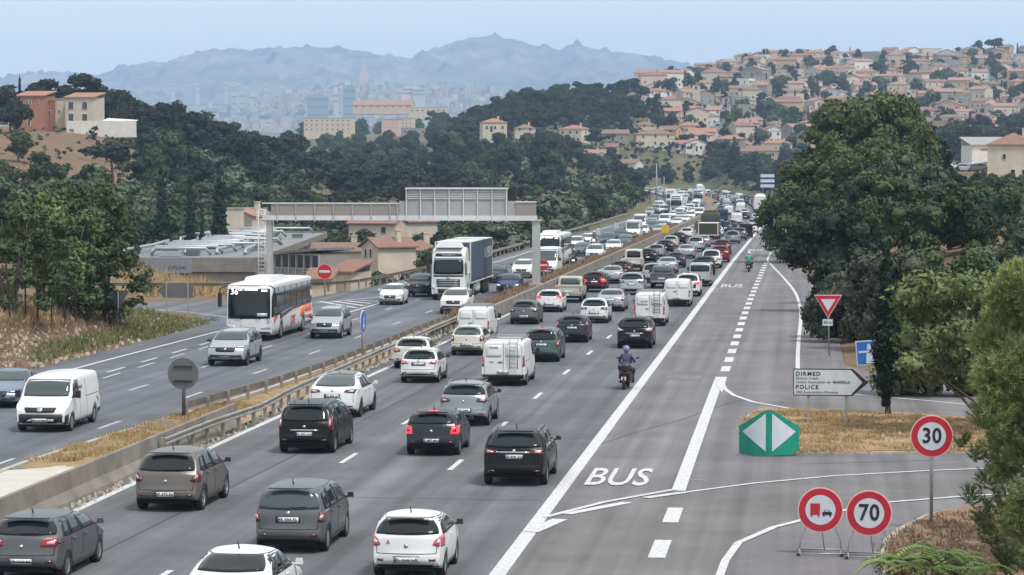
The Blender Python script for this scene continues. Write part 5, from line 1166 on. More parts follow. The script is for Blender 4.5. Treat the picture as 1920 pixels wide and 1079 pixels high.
near('suv', 'off_roader', 'compact silver and dark grey off-roader with silver roof and rails behind the blue-grey hatchback', 873, 797, NAV['lightgrey'], L=4.23, W=1.82, H=1.58, zb=1.02, zh=1.02, nose=.78, tl=[(.50, .90), (.98, .86), (.98, 1.04), (.56, 1.02)], tlm=M_TAILD, text='GC 549', plate=.60, wheel='multi', glassr=.88, rails=True, z0=.26, wr=.34)
near('coupesuv', 'electric_car', 'white sloping-back electric car with dark glass roof and black side pillars', 631, 782, NAV['white'], tl=[(.44, .98), (.96, .93), (.96, 1.07), (.52, 1.06)], tlm=mat('tail_lens_smoked', (.03, .008, .012), .15, coat=.5), text='GG 886 AZ', wheel='multi', roofm=M_GLASSL, rimm=M_RIMD, rz=-1, privacy=M_GLASSL, plate=.84)
near('hatch', 'hatchback', 'small white hatchback with wide red-pink lights and black bumper insert', 789, 717, NAV['white'], L=3.95, W=1.70, H=1.50, tl=[(.50, .86), (.97, .82), (.97, 1.0), (.62, .96)], tlm=mat('tail_lens_pink', (.45, .05, .09), .15, coat=.5), text='DT 526 HQ', plate=.84, wheel='five', glassr=.84, clad=True)
near('hatch', 'hatchback', 'white hatchback half hidden behind the small white hatchback beside the guardrail', 775, 690, NAV['offwhite'], L=4.06, W=1.78, H=1.45, tl='hatch', wheel='five')
near('hatch', 'hatchback', 'silver-white raised hatchback with square red lights behind the white panel van', 879, 666, NAV['offwhite'], L=3.97, W=1.70, H=1.49, tl='square', tlm=M_TAILD, clad=True, text='EM 210', plate=.56, wheel='multi', privacy=M_GLASSL, rz=-.5)
t = realise(boxvan(4.45, 1.83, 1.86, tlz=(.72, 1.2), rack=True), 'small_van', 'white small panel van with roof bars hiding behind the silver-white raised hatchback', 'van', place(890, 641, 4.45, True), 0, NAV['white'], GA)
t = realise(boxvan(4.96, 1.92, 1.95, tlz=(.85, 1.35), ladder=True, rack=True, text='GA 831 LX', sideprint=[('Citroën', .13, -.42, 0, 1.66, 'rear'), ('expert', .07, -.5, 0, 1.05, 'rear')]), 'panel_van', 'white panel van with a rear ladder and roof rack in the middle lane', 'van', place(948, 722, 4.96, True, .95), 0, NAV['white'], GA)
near('mpv', 'people_carrier', 'dark petrol-green people carrier with a lit third brake light beside the white ladder van', 1017, 678, NAV['petrol'], L=4.28, W=1.75, H=1.63, tl=[(.80, .78), (.97, .76), (.97, 1.04), (.84, 1.0)], brake3=True, plate=.84, wheel='hub', text='DS 174')
near('hatch', 'hatchback', 'near-black hatchback with high pink-red lights in the middle lane', 1074, 642, NAV['darkgrey'], L=3.97, W=1.72, H=1.48, tl=[(.84, .92), (.98, .88), (.92, 1.22), (.86, 1.16)], text='DW 402', plate=.80, wheel='five')
near('mpv', 'people_carrier', 'black people carrier with pale-red wedge lights and chrome strip beside the white lane line', 1191, 653, NAV['black'], L=4.35, W=1.84, H=1.63, zb=1.02, tl=[(.56, .94), (.97, .90), (.93, 1.2), (.86, 1.06)], tlm=M_TAILW, chromebar=True, text='BF 118 XS', plate=.68, wheel='five', tr=.6, clad=True)
t = realise(boxvan(4.9, 1.90, 1.97, tlz=(.7, 1.9), ladder='dark', rack=True, text='CB 204', sideprint=[('D·VP', .18, -.3, 0, 1.45, 'rear')]), 'panel_van', 'white boxy van with black corner posts and a dark ladder on its back door', 'van', place(1219, 611, 4.9, True, .95), 0, NAV['white'], GA)
near('hatch', 'hatchback', 'white hatchback with a black tailgate band and wing mirrors', 1115, 606, NAV['white'], L=3.94, W=1.75, H=1.50, tl=[(.46, .86), (.98, .84), (.98, .98), (.5, .98)], tlm=M_TRIM, clad=True, text='GH 77', plate=.66)
near('hatch', 'hatchback', 'mid grey hatchback beside the wall with oval dark red lights', 984, 608, NAV['grey'], L=4.06, W=1.73, H=1.45, tl=[(.60, .78), (.97, .76), (.96, .96), (.64, .94)], tlm=M_TAILD, text='EH 630', plate=.50)
near('hatch', 'hatchback', 'white hatchback with slim bright red lights ahead of the grey hatchback by the wall', 1031, 585, NAV['white'], L=4.06, W=1.76, H=1.44, tl='suvw', lit=True, plate=.58)
near('sedan', 'saloon_car', 'silver saloon in the middle lane ahead of the white and black hatchback', 1146, 584, NAV['silver'], L=4.7, W=1.82, H=1.44, tl='boomerang')
realise(pickup(5.2, 1.85, 1.78), 'pickup_truck', 'beige double-cab pickup with spare wheel showing in the lane by the wall', 'pickup', place(1068, 567, 5.2, True, 1.1), 0, NAV['beige'], GA)
near('suv', 'off_roader', 'dark off-roader with two lit red lights behind the silver estate', 1115, 548, NAV['darkred'], L=4.3, W=1.78, H=1.56, lit=True, brake3=True, tl='hatch', zb=1.0, zr=1.02)
near('suv', 'off_roader', 'white wide off-roader with black rear glass and dark bumper', 1185, 553, NAV['silver'], L=4.37, W=1.90, H=1.64, tl='suvw', tlm=M_TRIM, glassr=.88)
realise(boxvan(4.4, 1.85, 1.84, tlz=(.7, 1.15), text='FK 559'), 'small_van', 'white small panel van beside the lane line, ahead of the boxy ladder van', 'van', place(1270, 575, 4.4, True), 0, NAV['white'], GA)
near('suv', 'off_roader', 'white off-roader with bright red lights peeking out beside the small panel van', 1290, 556, NAV['white'], L=4.5, W=1.85, H=1.66, lit=True, tl='suvw')
# oncoming, near
near('sedan', 'saloon_car', 'blue-grey older saloon at the left frame edge coming towards the bridge', 2, 764, NAV['steelblue'], away=False, L=4.55, W=1.76, H=1.43, wheel='hub')
realise(boxvan(5.14, 1.93, 1.93, zb=1.14, hood=.95, zh=1.20, side_glass=False, text='GB 139 MW', headglow=True, drl=True, sideprint=[('SPORTI', .16, 0, 2.9, 1.45, 'right'), ('SPORTI', .16, 0, 2.9, 1.45, 'left')]), 'panel_van', 'white panel van with black bumper and star badge leading the oncoming traffic', 'van', place(85, 808, 5.14, False, .92), math.pi + R(1), NAV['white'], GO)
near('suv', 'off_roader', 'silver off-roader with black grille and badge in front of the coach', 428, 686, NAV['silver'], away=False, L=4.7, W=1.90, H=1.66, wheel='five', hl='slim', text='FW 482 TT', rimm=M_RIMD, zh=1.12, nose=.92)
near('suv', 'off_roader', 'silver older off-roader with roof rails right of the coach', 612, 635, NAV['silver'], away=False, L=4.5, W=1.77, H=1.68, zh=1.12, nose=.90)
near('hatch', 'hatchback', 'old white small hatchback ahead of the lorry, next to the dark off-roader', 734, 572, NAV['white'], away=False, L=3.8, W=1.64, H=1.42, wheel='hub')
near('suv', 'off_roader', 'dark grey boxy off-roader just left of the lorry', 785, 557, NAV['darkgrey'], away=False, L=4.34, W=1.80, H=1.66, zh=1.14, nose=.92)
near('suv', 'off_roader', 'white off-roader with black fang-shaped bumper in front of the blue lorry', 852, 589, NAV['white'], away=False, L=4.45, W=1.84, H=1.62, drl=True, zh=1.1, nose=.90)
near('hatch', 'hatchback', 'bright blue hatchback beside the lorry trailer next to the reserve', 953, 551, NAV['blue'], away=False, L=4.05, W=1.75, H=1.48, drl=True)
near('hatch', 'hatchback', 'dark hatchback partly hidden behind the lorry trailer and the blue hatchback', 926, 531, NAV['darkgrey'], away=False)
near('suv', 'off_roader', 'white off-roader with fang-shaped running lights left of the gantry column', 979, 522, NAV['white'], away=False, L=4.3, W=1.8, H=1.58, drl=True)
P_B = bus_parts(); bt = realise(P_B, 'coach', 'white, orange and red number 36 coach with "car" lettering coming down the oncoming lanes', 'coach', place(466, 641, 12.3, False, 0.0), math.pi, PAINT['white'], GO)
P_B2 = bus_parts('28', False); realise(P_B2, 'coach', 'second white coach further back, partly behind the gantry column and the white delivery van', 'coach', place(1026, 502, 12.3, False, 0.), math.pi, PAINT['white'], GO)
M_TARP = mat('blue_tarpaulin', (.040, .062, .11), .55, noise=.12, nscale=1.2, bump=.15, bscale=2)
realise(truck_parts(M_TARP, 16.2, sideprint='WALMERON', frontprint='WALMERON'), 'articulated_lorry', 'white cab lorry pulling a dark blue curtain-sided trailer with pale lettering', 'lorry', place(840, 564, 16.2, False, 0), math.pi, PAINT['white'], GO)
realise(boxvan(5.9, 2.05, 2.45, zb=1.3, hood=1.1, zh=1.3, rr=.9), 'delivery_van', 'tall white delivery van in front of the second coach, right of the gantry column', 'van', place(1024, 518, 5.9, False, 1.), math.pi, NAV['white'], GO)
# prototypes for the rest of the queue
proto_tree('hatch', car('hatch', tl='square')); proto_tree('hatch2', car('hatch', L=4.0, W=1.74, H=1.48, tl='suvw', clad=True, wheel='hub')); proto_tree('suv', car('suv', tl='suvw')); proto_tree('suv2', car('suv', L=4.6, W=1.86, H=1.72, tl='hatch', wheel='multi'))
proto_tree('mpv', car('mpv', tl='tall')); proto_tree('sedan', car('sedan', tl='boomerang')); proto_tree('van', boxvan(4.4, 1.83, 1.85)); proto_tree('midvan', boxvan(5.0, 1.92, 1.96, ladder=False)); proto_tree('glassvan', boxvan(4.4, 1.83, 1.84, glassed=True, side_glass=True))
proto_tree('bigvan', boxvan(5.8, 2.02, 2.45, zb=1.3, hood=1.0, zh=1.3, rr=.9)); proto_tree('pick', pickup()); proto_tree('oldpick', pickup(4.9, 1.7, 1.95, old=True))
proto_tree('boxtruck', truck_parts(PAINT['white'], 8.2, boxH=3.5, Wt=2.4)); proto_tree('lorry', truck_parts(PAINT['white'], 13.5, boxH=4.0))
proto_tree('armylorry', truck_parts(PAINT['green'], 8.0, boxH=2.55, Wt=2.4))
NM = dict(hatch=('hatchback', 'car'), hatch2=('hatchback', 'car'), suv=('off_roader', 'car'), suv2=('off_roader', 'car'), mpv=('people_carrier', 'car'), sedan=('saloon_car', 'car'), van=('small_van', 'van'), midvan=('panel_van', 'van'), glassvan=('glazed_van', 'van'), bigvan=('delivery_van', 'van'), pick=('pickup_truck', 'pickup'), oldpick=('pickup_truck', 'pickup'), boxtruck=('box_lorry', 'lorry'), lorry=('lorry', 'lorry'), armylorry=('army_lorry', 'lorry'))
LEN = dict(hatch=4.25, hatch2=4.0, suv=4.45, suv2=4.6, mpv=4.3, sedan=4.6, van=4.4, midvan=5., glassvan=4.4, bigvan=5.8, pick=5.1, oldpick=4.9, boxtruck=8.2, lorry=13.5, armylorry=8.)
CN = dict(white='white', offwhite='off-white', silver='silver', lightgrey='light grey', grey='grey', brown='grey-brown', darkgrey='charcoal', black='black', navy='navy', blue='blue', steelblue='steel blue', teal='dark teal', red='dark red', darkred='wine red', green='army green', beige='beige', petrol='petrol green')
AWAY = """sedan silver 1147 532;hatch darkred 1164 521;mpv silver 1225 531;pick grey 1241 541;glassvan silver 1313 537;oldpick offwhite 1187 509;sedan silver 1251 513;suv black 1320 516;suv2 white 1334 503;hatch navy 1267 502;hatch black 1214 494;hatch2 lightgrey 1231 485;hatch black 1247 475;sedan silver 1286 485;suv red 1350 492;suv darkred 1354 478;hatch2 offwhite 1258 466;suv silver 1305 472;sedan silver 1317 464;hatch2 black 1272 458;hatch white 1288 448;armylorry green 1329 458;hatch white 1344 444;mpv lightgrey 1374 457;suv grey 1386 451;midvan black 1398 447;suv2 navy 1360 438;hatch darkgrey 1371 431;bigvan navy 1354 420;midvan white 1381 422;hatch white 1410 438;hatch silver 1412 429;suv white 1419 419;hatch darkgrey 1397 413;hatch white 1396 406;suv black 1425 410;boxtruck white 1425 402;van white 1366 404;hatch grey 1352 399;mpv white 1360 386;hatch black 1356 394;suv lightgrey 1342 391"""
ONC = """suv white 1115 489;hatch grey 1091 481;suv white 1079 471;hatch white 1101 461;hatch white 1150 475;hatch petrol 1171 463;suv2 teal 1139 463;sedan darkgrey 1162 451;bigvan white 1183 450;suv white 1204 444;bigvan white 1199 433;suv2 grey 1221 436;sedan silver 1235 441;midvan white 1246 424;hatch white 1268 426;hatch silver 1238 432;hatch white 1283 420;suv white 1294 414;hatch silver 1276 413;lorry white 1267 403;midvan white 1244 402;midvan white 1311 409;sedan white 1286 404;hatch white 1262 411;suv lightgrey 1226 421;hatch white 1300 403;hatch lightgrey 1216 427"""
def row(txt, away):
    for it in txt.split(';'):
        k, c_, px, py = it.split(); px, py = float(px), float(py)
        x, y, _ = place(px, py, LEN[k], away, .85 if LEN[k] < 7 else 1.2)
        x -= 0 if away else 0
        REG.append([k, c_, x, y, away])
row(AWAY, True); row(ONC, False)
# the dense far queue
vr = random.Random(11)
kk = ['hatch', 'hatch2', 'suv', 'suv2', 'mpv', 'sedan', 'van', 'midvan', 'hatch', 'suv']
kc = ['white', 'white', 'white', 'silver', 'lightgrey', 'black', 'darkgrey', 'grey', 'navy', 'white', 'red', 'silver']
for lane, x0, y0 in ((0, -8.8, 575), (1, -12.3, 560), (2, -15.6, 560)):
    y = y0 + vr.uniform(0, 8)
    while y < 1035:
        REG.append([vr.choice(kk), vr.choice(kc), x0 - float(shift(np.array(y))), y, True]); y += vr.uniform(9, 15)
for lane, x0, y0 in ((0, -22.6, 480), (1, -25.9, 530), (2, -29.3, 520)):
    y = y0 + vr.uniform(0, 8)
    while y < 1035:
        k = vr.choice(kk + ['van', 'midvan', 'bigvan'] + (['lorry'] if 650 < y < 700 or 800 < y < 830 else []))
        REG.append([k, vr.choice(['white'] * 5 + kc), x0 - float(shift(np.array(y))), y + LEN[k] / 2, False]); y += LEN[k] + vr.uniform(4, 9)
REG.append(['boxtruck', 'white', -20.2 - float(shift(np.array(880.))) + 3.0, 880, True])
def overlaps(a, b): return abs(a[2] - b[2]) < 1.9 and abs(a[3] - b[3]) < (LEN[a[0]] + LEN[b[0]]) / 2 + .6
clean = []
for r_ in REG:
    for _ in range(12):
        bad = [b for b in clean if b[4] == r_[4] and overlaps(r_, b)]
        if not bad: break
        r_[3] += 2.2
    if not [b for b in clean if b[4] == r_[4] and overlaps(r_, b)]: clean.append(r_)
REG = clean
def desc(r_): return CN[r_[1]] + ' ' + NM[r_[0]][0].replace('_', ' ')
def zone(y): return 'near gantry' if y < 280 else ('near yellow panel' if y < 400 else ('before road bend' if y < 560 else ('on road bend' if y < 800 else 'far off')))
seen = {}
for r_ in REG:
    k, c_, x, y, away = r_
    side = 'outbound' if away else 'oncoming'
    same = sorted([b for b in REG if b is not r_ and b[4] == away and abs((b[2] + float(shift(np.array(b[3])))) - (x + float(shift(np.array(y))))) < 1.9], key=lambda b: b[3])
    fr = [b for b in same if b[3] < y]; bk = [b for b in same if b[3] > y]
    lab = desc(r_) + ' in ' + side + ' queue ' + zone(y)
    if fr: lab += ', behind a ' + desc(fr[-1])
    if lab in seen and bk: lab = side + ' ' + desc(r_) + ' between ' + (desc(fr[-1]) if fr else 'open road') + ' and ' + desc(bk[0])
    if lab in seen: lab += ' ' + zone(y)
    seen[lab] = 1
    d = (px_ := proj((x, y, 0)))
    far = y > 400
    put(k, NM[k][0], lab[:110], NM[k][1], (x, y, 0), (0 if away else math.pi) + (math.atan(2 * (y - 500) / 9200.) if y > 500 else 0) + R(vr.uniform(-1, 1)), PAINT[c_], GA if away else GO, far=far)
# ---------------- scooters and riders ----------------
def skin_body(verts, edges, radii, m, name, sub=1):
    me = bpy.data.meshes.new(name); me.from_pydata(verts, edges, []); o = bpy.data.objects.new(name, me); COL.objects.link(o)
    sk = o.modifiers.new('s', 'SKIN'); sk.use_smooth_shade = True
    for i, r_ in enumerate(radii): me.skin_vertices[0].data[i].radius = (r_, r_)
    me.skin_vertices[0].data[0].use_root = True
    su = o.modifiers.new('u', 'SUBSURF'); su.levels = sub
    dg = bpy.context.evaluated_depsgraph_get(); dg.update(); m2 = bpy.data.meshes.new_from_object(o.evaluated_get(dg)); m2.name = name
    bpy.data.objects.remove(o); m2.materials.clear(); m2.materials.append(m)
    for p in m2.polygons: p.use_smooth = True
    return m2
def rider(label, loc, rz, top, helmet, legs=(.02, .022, .03), far=False, group=None):
    t = thing('person', label, 'person', loc, rz, group)
    V = [(0, -.12, .84), (0, -.06, 1.02), (0, .0, 1.22), (0, .03, 1.38), (0, .05, 1.47), (0, .07, 1.56), (0, .09, 1.66)]; E = [(0, 1), (1, 2), (2, 3), (3, 4), (4, 5), (5, 6)]; Rr = [.17, .165, .19, .17, .08, .08, .09]
    for s_ in (-1, 1):
        b = len(V); V += [(s_ * .19, .02, 1.38), (s_ * .31, .14, 1.17), (s_ * .33, .40, 1.10), (s_ * .32, .50, 1.10)]; E += [(3, b), (b, b + 1), (b + 1, b + 2), (b + 2, b + 3)]; Rr += [.085, .06, .045, .04]
        b = len(V); V += [(s_ * .13, .0, .82), (s_ * .25, .32, .74), (s_ * .24, .22, .36), (s_ * .24, .36, .31)]; E += [(0, b), (b, b + 1), (b + 1, b + 2), (b + 2, b + 3)]; Rr += [.12, .10, .075, .05]
    jk = mat('jacket_' + '%02d%02d%02d' % tuple(int(c_ * 99) for c_ in top), top, .8, noise=.2, nscale=8)
    link('body', skin_body(V, E, Rr, jk, 'rider_body'), t)
    tr = MB()
    for s_ in (-1, 1): tr.tube([(s_ * .13, -.02, .83), (s_ * .25, .32, .75), (s_ * .24, .22, .34)], [.145, .12, .09], 10)
    tr.build('trousers', mat('trousers_dark', (.02, .022, .03), .85), t)
    for s_ in (-1, 1): mb = MB(); mb.box((s_ * .24, .29, .28), (.11, .28, .12)); mb.build('shoe', M_TRIM, t)
    hm = MB(); hm.lathe([(-.15, .001), (-.145, .07), (-.10, .125), (-.02, .145), (.07, .13), (.12, .08), (.145, .001)], (0, .08, 1.67), 'Z', 14); h = hm.build('helmet', mat('helmet_' + helmet[0], helmet[1], .25, coat=.6), t)
    vz = MB(); vz.box((0, .205, 1.66), (.2, .03, .09)); vz.build('visor', M_GLASS, h)
    gl = MB()
    for s_ in (-1, 1): gl.lathe([(-.05, .001), (-.03, .04), (.03, .04), (.05, .001)], (s_ * .32, .52, 1.10), 'X', 8)
    gl.build('gloves', M_TRIM, t)
    return t
def scooter(label, loc, rz, pm, topbox=True, group=None):
    t = thing('scooter', label, 'scooter', loc, rz, group)
    for y in (-.72, .72):
        mb = MB(); mb.lathe([(-.055, .17), (-.065, .22), (-.05, .27), (0, .285), (.05, .27), (.065, .22), (.055, .17)], (0, y, .285), 'X', 20); mb.lathe([(-.04, .001), (-.05, .18), (.05, .18), (.04, .001)], (0, y, .285), 'X', 14); mb.build('wheel', M_TYRE, t)
    B = Body([(0, .55), (0, .66), (.05, .78), (.5, .80), (.8, .72), (.95, .45), (1.2, .42), (1.35, .7), (1.42, .95), (1.5, .9), (1.62, .6), (1.66, .5)], 1.66, .56, .9, .7, .30, .8, (-9, -9), .2, arch=False, bul=(.1, .12), tp=(.2, .3), crown=.04, r=.04, zmid=.55)
    mb = MB(); mb.add([(v[0], v[1] + .02, v[2]) for v in B.V], B.F, 0, True); mb.build('body', pm, t)
    mb = MB(); mb.box((0, -.2, .83), (.3, .75, .1), taper=.8); mb.build('seat', M_TRIM, t)
    mb = MB(); mb.tube([(-.36, .52, 1.08), (-.1, .62, 1.02), (.1, .62, 1.02), (.36, .52, 1.08)], .018, 6); mb.tube([(0, .62, 1.0), (0, .74, .4)], .03, 6); mb.build('handlebar', M_TRIM, t)
    for s_ in (-1, 1): mb = MB(); mb.tube([(s_ * .25, .6, 1.06), (s_ * .38, .56, 1.22)], .008, 4); mb.box((s_ * .42, .55, 1.25), (.12, .03, .07)); mb.build('mirror', M_TRIM, t)
    mb = MB(); mb.prism([(-.18, 0), (.18, 0), (.14, .38), (-.14, .38)], (0, .68, 1.02), (1, 0, 0), (0, -.25, .97), (0, .01, 0)); mb.build('windshield', M_GLASSL, t)
    mb = MB(); mb.box((0, -.83, .72), (.34, .05, .07)); mb.build('tail_light', M_TAIL, t)
    mb = MB(); mb.box((0, -.92, .48), (.20, .02, .16)); mb.build('number_plate', M_PLATE, t); mb = MB(); mb.box((0, -.86, .55), (.1, .14, .2)); mb.build('mudguard', M_TRIM, t)
    mb = MB(); mb.tube([(-.17, -.2, .32), (-.19, -.55, .34), (-.2, -.85, .42)], [.03, .05, .06], 8); mb.build('exhaust', M_PIPE, t)
    mb = MB(); mb.box((0, .83, .72), (.26, .06, .12)); mb.build('headlight', M_DRL, t)
    if topbox:
        q = Body([(0, .08), (0, .14), (.03, .28), (.1, .32), (.3, .33), (.4, .28), (.44, .1), (.44, .05)], .44, .58, .34, .2, .02, .8, (-9, -9), .1, arch=False, bul=(.05, .04), tp=(.1, .1), crown=.03, r=.03, zmid=.15)
        mb = MB(); mb.add([(v[0], v[1] - .80, v[2] + .86) for v in q.V], q.F, 0, True); mb.build('top_box', M_TRIM, t)
        mb = MB(); mb.box((0, -.99, 1.06), (.46, .03, .06)); mb.build('top_box_strip', M_RIM, t)
    return t
def moto(px, py, rz, pm, label, plabel, top, hm, topbox=True):
    g = G(px, py); l = (g.x, g.y + .7, 0); scooter(label, l, rz, pm, topbox); rider(plabel, l, rz, top, hm)
moto(1172, 731, R(-3), PAINT['black'], 'black scooter with a top box riding along the white line towards the town', 'person in a dark blue-violet jacket and patterned helmet on the black scooter nearest the bridge', (.045, .045, .11), ('pale', (.22, .16, .30)))
moto(1404, 510, R(-2), PAINT['black'], 'motor scooter alone in the bus lane', 'person in a mint green jacket and white helmet riding alone in the bus lane', (.09, .30, .20), ('white', (.7, .7, .7)), False)
moto(1075, 503, math.pi, PAINT['darkgrey'], 'dark scooter squeezing past the tall white delivery van, oncoming', 'person in black on the oncoming scooter by the delivery van', (.025, .027, .03), ('grey', (.35, .36, .38)), False)
moto(1113, 462, math.pi, PAINT['white'], 'white scooter filtering between oncoming cars near the verge marker posts', 'person in grey on the white oncoming scooter near the marker posts', (.10, .11, .12), ('white', (.7, .7, .7)), False)
moto(1306, 437, 0, PAINT['darkred'], 'dark red scooter beside the army lorry', 'person in a dark red jacket on the scooter beside the army lorry', (.12, .03, .04), ('dark', (.04, .04, .05)), False)
# ---------------- vegetation ----------------
# village-foot houses: (px, py, width px, wall height px, depth m, turn, wall, roof, kind, label)
PRE = [(984, 262, 38, 24, 8, 10, 'beige', 'terracotta', 'hip', 'narrow beige house with hip roof, leftmost of the village houses'),
 (1077, 266, 46, 28, 8, -20, 'cream', 'orange', 'hip', 'two-storey cream house with orange hip roof at the foot of the wooded hill'),
 (1140, 262, 76, 15, 9, 5, 'grey', 'brown', 'gable', 'long grey stone farm building with brown roof'),
 (1143, 282, 34, 17, 8, -8, 'grey', 'brown', 'gable', 'smaller grey stone house in front of the long farm building'),
 (1108, 292, 58, 9, 8, 5, 'beige', 'pinkish', 'gable', 'low house with pinkish tiles under the stone farm'),
 (1165, 316, 72, 18, 9, -18, 'white', 'terracotta', 'gable', 'white house with long tiled roof above the tree belt'),
 (1120, 305, 40, 12, 8, 12, 'cream', 'terracotta', 'front gable', 'small cream gable left of the long tiled white house'),
 (1208, 252, 44, 20, 9, 6, 'cream', 'terracotta', 'hip', 'cream house with hip roof just above the wide terracotta one'),
 (1226, 280, 72, 24, 10, 12, 'cream', 'terracotta', 'hip', 'cream house with wide terracotta hip roof right of the stone farm'),
 (1256, 262, 36, 22, 9, -15, 'ochre', 'terracotta', 'gable', 'ochre house joined behind the wide terracotta roof'),
 (1240, 314, 42, 15, 8, 10, 'beige', 'brown', 'hip', 'beige house with brown hip roof low above the queue'),
 (1285, 318, 46, 12, 8, -10, 'white', 'pinkish', 'gable', 'low white house with pinkish roof right above the motorway end'),
 (1300, 288, 40, 16, 8, 20, 'white', 'orange', 'front gable', 'white gabled house with bright orange roof left of the steep street'),
 (1318, 262, 52, 18, 9, -5, 'cream', 'orange', 'gable', 'wide cream house under a bright orange roof left of the steep street'),
 (1290, 246, 42, 15, 9, 8, 'pink', 'orange', 'hip', 'pink house with the brightest orange hip roof'),
 (1322, 232, 50, 17, 9, 6, 'white', 'terracotta', 'hip', 'white hip-roofed house above the bright orange roofs'),
 (1262, 226, 34, 20, 8, -6, 'pink', 'pinkish', 'gable', 'pink house at the wood edge beside the white hip-roofed one'),
 (1258, 206, 30, 20, 7, -6, 'beige', 'flat grey', 'flat', 'flat-topped beige house at the edge of the wood'),
 (1395, 328, 46, 13, 8, 6, 'beige', 'brown', 'gable', 'low beige house with brown roof right of the street foot'),
 (1440, 322, 44, 15, 8, -12, 'cream', 'terracotta', 'hip', 'cream hip-roofed house low beside the white direction panels'),
 (1420, 296, 44, 16, 8, 8, 'pink', 'terracotta', 'gable', 'pink gabled house above the white direction panels'),
 (1458, 284, 50, 17, 8, -8, 'cream', 'orange', 'hip', 'cream house with orange hip roof left of the huge pine'),
 (1448, 258, 38, 17, 8, 15, 'white', 'terracotta', 'front gable', 'white gable left of the huge pine top')]
PREP = []
for q_ in PRE: g_ = hit(q_[0], q_[1], 880 if q_[0] < 1190 else 1125, 2400); PREP.append((q_[0], g_.y, q_[2]))
PREP += [(68, 560, 80), (103, 560, 30), (160, 560, 80), (192, 545, 140), (618, 1500, 60), (735, 1560, 60)]
def blocked(px, Y):
    for a, b, w_ in PREP:
        if abs(px - a) < w_ / 2 + 7 and b - (120 if b < 700 else 75 if b < 1100 else 48) < Y < b + 9: return True
    return False
rg = np.random.RandomState(5)
def _cubesphere(n=3):
    V = []; Fq = []
    for ax in range(3):
        for sg in (-1, 1):
            o = len(V)
            for i in range(n + 1):
                for j in range(n + 1):
                    a, b = (i / n * 2 - 1), (j / n * 2 - 1); p = [0, 0, 0]; p[ax] = sg; p[(ax + 1) % 3] = math.tan(a * .785); p[(ax + 2) % 3] = math.tan(b * .785)
                    v = Vector(p).normalized(); V.append(v)
            for i in range(n):
                for j in range(n):
                    q = (o + i * (n + 1) + j, o + (i + 1) * (n + 1) + j, o + (i + 1) * (n + 1) + j + 1, o + i * (n + 1) + j + 1)
                    Fq.append(q if sg > 0 else q[::-1])
    return np.array(V), np.array(Fq)
CSV, CSF = _cubesphere(3)
def leaves(c, r, n, leaf, elong=1.5, up=.25, jit=.55, shell=(.72, 1.08), rs=None):
    """n leaf quads over the shell of an ellipsoid"""
    rs = rs or rg; d = rs.normal(size=(n, 3)); d[:, 2] += up; d /= np.linalg.norm(d, axis=1)[:, None]
    g_ = max(1, n // 14); tc_ = d[rs.randint(0, g_, n)]; d = tc_ + rs.normal(size=(n, 3)) * .24; d /= np.linalg.norm(d, axis=1)[:, None]
    rad = rs.uniform(shell[0], shell[1], (n, 1)) * (.86 + .24 * rs.rand(g_)[rs.randint(0, g_, n)][:, None]); p = np.array(c) + d * np.array(r) * rad
    nn = d / np.array(r) * min(r) + rs.normal(size=(n, 3)) * jit; nn /= np.linalg.norm(nn, axis=1)[:, None]
    a = np.cross(nn, rs.normal(size=(n, 3))); a /= np.linalg.norm(a, axis=1)[:, None]; b = np.cross(nn, a)
    s = leaf * rs.uniform(.5, 1.25, (n, 1)); a = a * s * elong / 2; b = b * s / 2
    V = np.stack([p - a, p - b * .9, p + a, p + b * .9], 1).reshape(-1, 3); return V, np.arange(n * 4).reshape(-1, 4)
def crown_mesh(name, blobs, leaf, n, m, core=.66, cov=1.15, **k):
    Vs, Fs, o = [], [], 0
    for b in blobs:
        c, r = b[:3], b[3:]
        cnt = max(24, int(cov * 4 * math.pi * (r[0] * r[1] + r[0] * r[2]) / 2 / (leaf * leaf * .75)))
        V, Fq = leaves(c, r, cnt, leaf, **k); Vs.append(V); Fs.append(Fq + o); o += len(V)
        if core:
            V = CSV * np.array(r) * core * (1 + .12 * rg.normal(size=(len(CSV), 1))) + np.array(c); Vs.append(V); Fs.append(CSF + o); o += len(V)
    return npmesh(name, np.concatenate(Vs), np.concatenate(Fs), m)
def fol(name, c, rand=1.): 
    m = mat('foliage_' + name, c, .85, noise=.45, nscale=.9, rand=rand, spec=.12); b = m.node_tree.nodes['Principled BSDF']; return m
F_PINE = fol('pine', (0.034, 0.044, 0.031)); F_BROAD = fol('broad', (0.061, 0.083, 0.040)); F_CYP = fol('cypress', (0.024, 0.036, 0.024), .5); F_OLIVE = fol('olive', (0.095, 0.112, 0.078), .7)
F_BRIGHT = fol('bright', (0.094, 0.129, 0.055), .6); F_AIL = fol('ailanthus', (0.092, 0.122, 0.059), .8); F_DARKB = fol('dark_broad', (0.040, 0.054, 0.037), .8); F_NEED = fol('needles', (0.24, 0.29, 0.12), .4); F_NEEDD = fol('needles_dark', (.13, .165, .07), .4)
M_BARK = mat('bark', (.12, .09, .07), .95, noise=.3, nscale=4)
def rblobs(n, R_, H0, H1, br, seed, flat=.7, dome=True):
    q = random.Random(seed); out = []
    for i in range(n):
        a = q.uniform(0, 6.283); t = q.random(); z = H0 + (H1 - H0) * t
        rr = R_ * (math.sqrt(max(0, 1 - (t * 1.0) ** 2.4)) if dome else 1) * math.sqrt(q.uniform(.15, 1)) ; b = br * q.uniform(.7, 1.2)
        out.append((rr * math.cos(a), rr * math.sin(a), z, b, b, b * flat))
    return out
